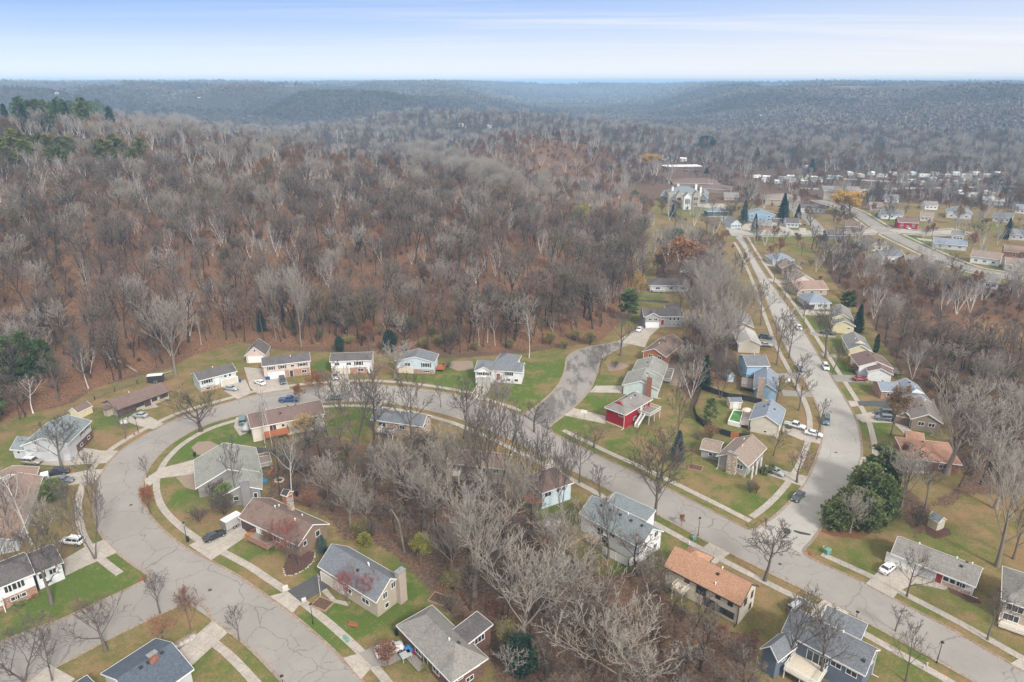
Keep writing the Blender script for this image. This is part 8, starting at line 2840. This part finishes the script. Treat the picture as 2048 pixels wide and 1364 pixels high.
CREST1 = np.array([G(a, b)[:2] for a, b in ((820, 318), (900, 348), (1000, 395), (1090, 418), (1180, 442), (1250, 470))])
CREST2 = np.array([G(a, b)[:2] for a, b in ((240, 262), (330, 262), (420, 258), (520, 262), (600, 262))])
for d0, d1, step, hr in ((180, 300, 6.6, (6.5, 13.5)), (300, 460, 6.6, (6.5, 14.5)), (460, 800, 7.0, (7, 16)), (800, 1350, 8.5, (8, 16))):
    x, y = scatter(wedge(d0, d1), step, int(d0))
    z = H(x, y)
    ok = visible(x, y, z, 90)
    x, y, z = x[ok], y[ok], z[ok]
    hd = sdist(x, y, HOOD)
    inw = inside(x, y, W_RIGHT) | inside(x, y, W_STRIP) | inside(x, y, W_CENTER)
    D_ = np.hypot(x, y)
    keep = (hd < -3) | inw
    rnd_ = np.random.RandomState(9).rand(len(x))
    dens = fbm(x, y, 45, 2)
    town = (~keep) & (D_ > 330) & (rnd_ < 0.25)
    dft = seg_dist(x, y, FOOT)
    keep &= rnd_ < np.where(inside(x, y, HILLPOLY), np.interp(dft, [0, 35, 80, 130], [0.42, 0.5, 0.62, 0.92]), 0.93) + dens * 0.35
    # the leaf-covered clearings low on the slope
    for (a, b, r_) in ((470, 640, 20), (430, 680, 22), (900, 655, 18), (760, 625, 14), (1120, 640, 14), (330, 690, 12), (1000, 660, 14), (560, 640, 10)):
        q = G(a, b)
        keep &= (np.hypot(x - q[0], y - q[1]) > r_ * 0.8) | (rnd_ < 0.5)
    # green slope beside the mansion, the valley's open fields and the trailer park
    for (a, b, rx, ry) in ((1285, 400, 16, 34), (1370, 395, 46, 40), (1470, 372, 0, 0), (1590, 352, 60, 28), (1720, 358, 70, 22), (1580, 380, 70, 30), (1370, 352, 48, 34), (1900, 358, 60, 16), (1780, 381, 60, 20), (1500, 312, 30, 10), (1950, 660, 10, 12), (1990, 680, 22, 14)):
        q = W(a, b)
        if rx:
            lim_ = 0.10 if (b > 340 and b < 365) else (0.3 if b in (380, 381) else 0.0)
            out_ = ((x - q[0]) / rx) ** 2 + ((y - q[1]) / (ry * 1.6)) ** 2 > 1
            keep &= out_ | (rnd_ < lim_)
            town &= out_ | (rnd_ < lim_)
    keep |= town
    x, y, z = x[keep], y[keep], z[keep]
    if d0 < 800:
        m = clear_of(x, y, 2.2, 3.2)
        x, y = x[m], y[m]
    add_pts(x, y, hr, kmid, int(d0) + 1)
    # pale trees crowd the crest of the first hill
    r_ = np.random.RandomState(int(d0) + 5)
    cr_ = np.minimum(seg_dist(x, y, CREST1), seg_dist(x, y, CREST2))
    hit = (cr_ < 14 * r_.rand(len(x)) + 5) & (r_.rand(len(x)) < 0.8)
    pk = reg_pts[-1][:, 5]
    pk[hit] = np.where(r_.rand(hit.sum()) < 0.88, 5, 6)
    behind = (y > 480) & (x > -150) & (x < 260) & (y < 1000) & ~hit
    pk[behind & (pk > 4) & (r_.rand(len(x)) < 0.8)] = 1
# brush along the foot of the hill and under the trees
x, y = scatter(wedge(175, 420), 4.6, 404)
ok = inside(x, y, HILLPOLY) & visible(x, y, H(x, y), 60)
x, y = x[ok], y[ok]
dd_ = seg_dist(x, y, FOOT)
q_ = np.random.RandomState(6).rand(len(x))
ok = q_ < np.where(dd_ < 25, 0.5, 0.22)
x, y = x[ok], y[ok]
m = clear_of(x, y, 1.5, 1.5)
x, y = x[m], y[m]
add_pts(x, y, (9, 22), lambda r_, n: 8 + (r_.rand(n) < 0.4), 405)
P_ = np.vstack(reg_pts)
# keep the farther part of the street grid free
for px in (((1466, 467), (1560, 466), (1715, 464), (1765, 461), (1860, 466), (1930, 462)), ((1640, 400), (1700, 420), (1765, 460), (1843, 498), (1892, 520), (1950, 540), (2048, 556)),
           ((1380, 326), (1430, 335), (1475, 362), (1514, 383), (1560, 402))):
    P_ = P_[seg_dist(P_[:, 0], P_[:, 1], PX(px)) > 10]
me = bpy.data.meshes.new("woodland")
me.vertices.add(len(P_))
me.vertices.foreach_set("co", P_[:, :3].astype(np.float32).ravel())
for nm, v in (("th", P_[:, 3]), ("rot", P_[:, 4])):
    a_ = me.attributes.new(nm, 'FLOAT', 'POINT')
    a_.data.foreach_set("value", v.astype(np.float32))
a_ = me.attributes.new("kid", 'INT', 'POINT')
a_.data.foreach_set("value", P_[:, 5].astype(np.int32))
wood_o = bpy.data.objects.new("woodland", me)
link(wood_o)
tag(wood_o, "mass of leafless grey-brown trees covering the hillside and the valley", "woodland", kind="stuff")

# five trees of this kind stand on the slope as things of their own and lend their shape
src = []
for i, (a, b, kd_) in enumerate(((300, 600, "mid"), (700, 600, "mid"), (820, 610, "mid"), (1150, 600, "mid"), (520, 590, "mid"), (880, 600, "pale"), (1190, 610, "birchclump"), (420, 600, "leafbrown"), (740, 672, "shrub"), (690, 668, "shrubrust"), (610, 600, "oak"))):
    x, y, z = G(a, b)
    hh = TREES[kd_][0][2]
    if i > 4:
        e = tree(kd_, x, y, z, hh, TREES[kd_][0][3], ["pale-crowned tree on the lower slope above the white house", "clump of white birches on the lower slope at the right", "brown-leaved tree on the lower slope at the left", "leafless bush at the hill foot above the cedar", "brownish bush at the hill foot left of the cedar", "dark spreading oak on the slope above the garage"][i - 5])
        src.append([c for c in e.children])
        continue
    e = tree("mid", x, y, z, 13, 4.8, "bare grey tree on the lower slope of the wooded hill", "bare trees on the lower slope of the hill", var=i)
    src.append([c for c in e.children])
ng = bpy.data.node_groups.new("woodland_instances", "GeometryNodeTree")
ng.interface.new_socket("Geometry", in_out='INPUT', socket_type='NodeSocketGeometry')
ng.interface.new_socket("Geometry", in_out='OUTPUT', socket_type='NodeSocketGeometry')
gi = ng.nodes.new("NodeGroupInput")
go = ng.nodes.new("NodeGroupOutput")
jall = ng.nodes.new("GeometryNodeJoinGeometry")
for parts_ in src:
    j = ng.nodes.new("GeometryNodeJoinGeometry")
    for pobj in parts_:
        oi = ng.nodes.new("GeometryNodeObjectInfo")
        oi.transform_space = 'ORIGINAL'
        oi.inputs["Object"].default_value = pobj
        ng.links.new(oi.outputs["Geometry"], j.inputs[0])
    g2i = ng.nodes.new("GeometryNodeGeometryToInstance")
    ng.links.new(j.outputs[0], g2i.inputs[0])
    ng.links.new(g2i.outputs[0], jall.inputs[0])
iop = ng.nodes.new("GeometryNodeInstanceOnPoints")
iop.inputs["Pick Instance"].default_value = True


def attr(nm, dt='FLOAT'):
    a = ng.nodes.new("GeometryNodeInputNamedAttribute")
    a.data_type = dt
    a.inputs["Name"].default_value = nm
    return a.outputs["Attribute"]


ng.links.new(gi.outputs[0], iop.inputs["Points"])
ng.links.new(jall.outputs[0], iop.inputs["Instance"])
ng.links.new(attr("kid", 'INT'), iop.inputs["Instance Index"])
cr = ng.nodes.new("ShaderNodeCombineXYZ")
ng.links.new(attr("rot"), cr.inputs[2])
ng.links.new(cr.outputs[0], iop.inputs["Rotation"])
sc_ = ng.nodes.new("ShaderNodeMath")
sc_.operation = 'DIVIDE'
ng.links.new(attr("th"), sc_.inputs[0])
sc_.inputs[1].default_value = TREES["mid"][0][2]
ng.links.new(sc_.outputs[0], iop.inputs["Scale"])
ng.links.new(iop.outputs[0], go.inputs[0])
md = wood_o.modifiers.new("instances", 'NODES')
md.node_group = ng

# ---------------------------------------------------------------- the far woods, as one mass of small crowns
rs = np.random.RandomState(77)
CX = []
for d0, d1, step, r0 in ((1340, 2000, 9.5, 4.6), (2000, 3000, 13, 6.0), (3000, 5200, 24, 10.0)):
    x, y = scatter(wedge(d0, d1, 41), step, int(d0))
    z = H(x, y)
    ok = visible(x, y, z, 60)
    if d0 >= 2000:
        ok &= (z < 62) | (vnoise(x / 330, y / 330) > 0.45)
    x, y, z = x[ok], y[ok], z[ok]
    CX.append(np.stack([x, y, z, r0 * rs.uniform(0.75, 1.3, len(x))], 1))
CX = np.vstack(CX)
n = len(CX)
m = 9
u = rs.normal(0, 1, (n, m, 3))
u /= np.linalg.norm(u, axis=2, keepdims=True)
u[..., 2] = np.abs(u[..., 2])
ctr = CX[:, None, :3] + u * CX[:, None, 3:4] * np.array((0.75, 0.75, 1.0)) * rs.uniform(0.35, 1, (n, m, 1)) + np.array((0, 0, 1.0)) * CX[:, None, 3:4] * 0.7
a = u + rs.normal(0, 0.5, u.shape)
a /= np.linalg.norm(a, axis=2, keepdims=True)
b = np.cross(a, rs.normal(0, 1, u.shape))
b /= np.linalg.norm(b, axis=2, keepdims=True) + 1e-6
s = CX[:, None, 3:4] * 0.48
V = np.stack([ctr - a * s * 0.8, ctr + b * s * 0.6, ctr + a * s, ctr - b * s * 0.6], 2).reshape(-1, 3)
k = NT("far_canopy")
tint = k.n("ShaderNodeAttribute", attribute_name="tint").outputs["Fac"]
col = k.ramp(tint, [(0.0, (0.070, 0.060, 0.055)), (0.5, (0.150, 0.128, 0.115)), (0.88, (0.235, 0.205, 0.185)), (0.9, (0.13, 0.075, 0.05)), (0.94, (0.10, 0.105, 0.05)), (0.97, (0.045, 0.06, 0.04))], 'LINEAR')
FARC = k.done(col, 1.0)
k.b.inputs["Specular IOR Level"].default_value = 0.0
me = np_mesh("far_woodland", V, quads=np.arange(len(V)).reshape(-1, 4), mat=FARC)
tn = np.clip(0.42 + 0.7 * fbm(CX[:, 0], CX[:, 1], 260, 4) + 0.9 * (np.abs(fbm(CX[:, 0] + 300, CX[:, 1] - 700, 620, 3)) - 0.17) + rs.normal(0, 0.10, n), 0, 0.89)  # crowns along the ravines tinted darker: relief shading put into the colour
tn = np.where(rs.rand(n) < 0.03, rs.uniform(0.9, 1, n), tn)
a_ = me.attributes.new("tint", 'FLOAT', 'FACE')
a_.data.foreach_set("value", np.repeat(tn, m).astype(np.float32))
fo = bpy.data.objects.new("far_woodland", me)
link(fo)
tag(fo, "hazy far woods over the hills and the plateau to the horizon", "woodland", kind="stuff")
print("TREES individual", len(PL), "woodland", NW, "instances", len(P_), "far", n)
# ================================================================ haze
mb = MB()
mb.box(-17000, 17000, -900, 15900, -60, 116)
k = bpy.data.materials.new("haze_air")
k.use_nodes = True
t_ = k.node_tree
for n_ in list(t_.nodes):
    t_.nodes.remove(n_)
out = t_.nodes.new("ShaderNodeOutputMaterial")
pv = t_.nodes.new("ShaderNodeVolumePrincipled")
pv.inputs["Color"].default_value = (0.44, 0.70, 1.0, 1)
pv.inputs["Density"].default_value = 0.00021
pv.inputs["Anisotropy"].default_value = -0.2
t_.links.new(pv.outputs[0], out.inputs["Volume"])
hz = mb.build("haze", k)
tag(hz, "blue haze over the far hills", "haze", kind="stuff")
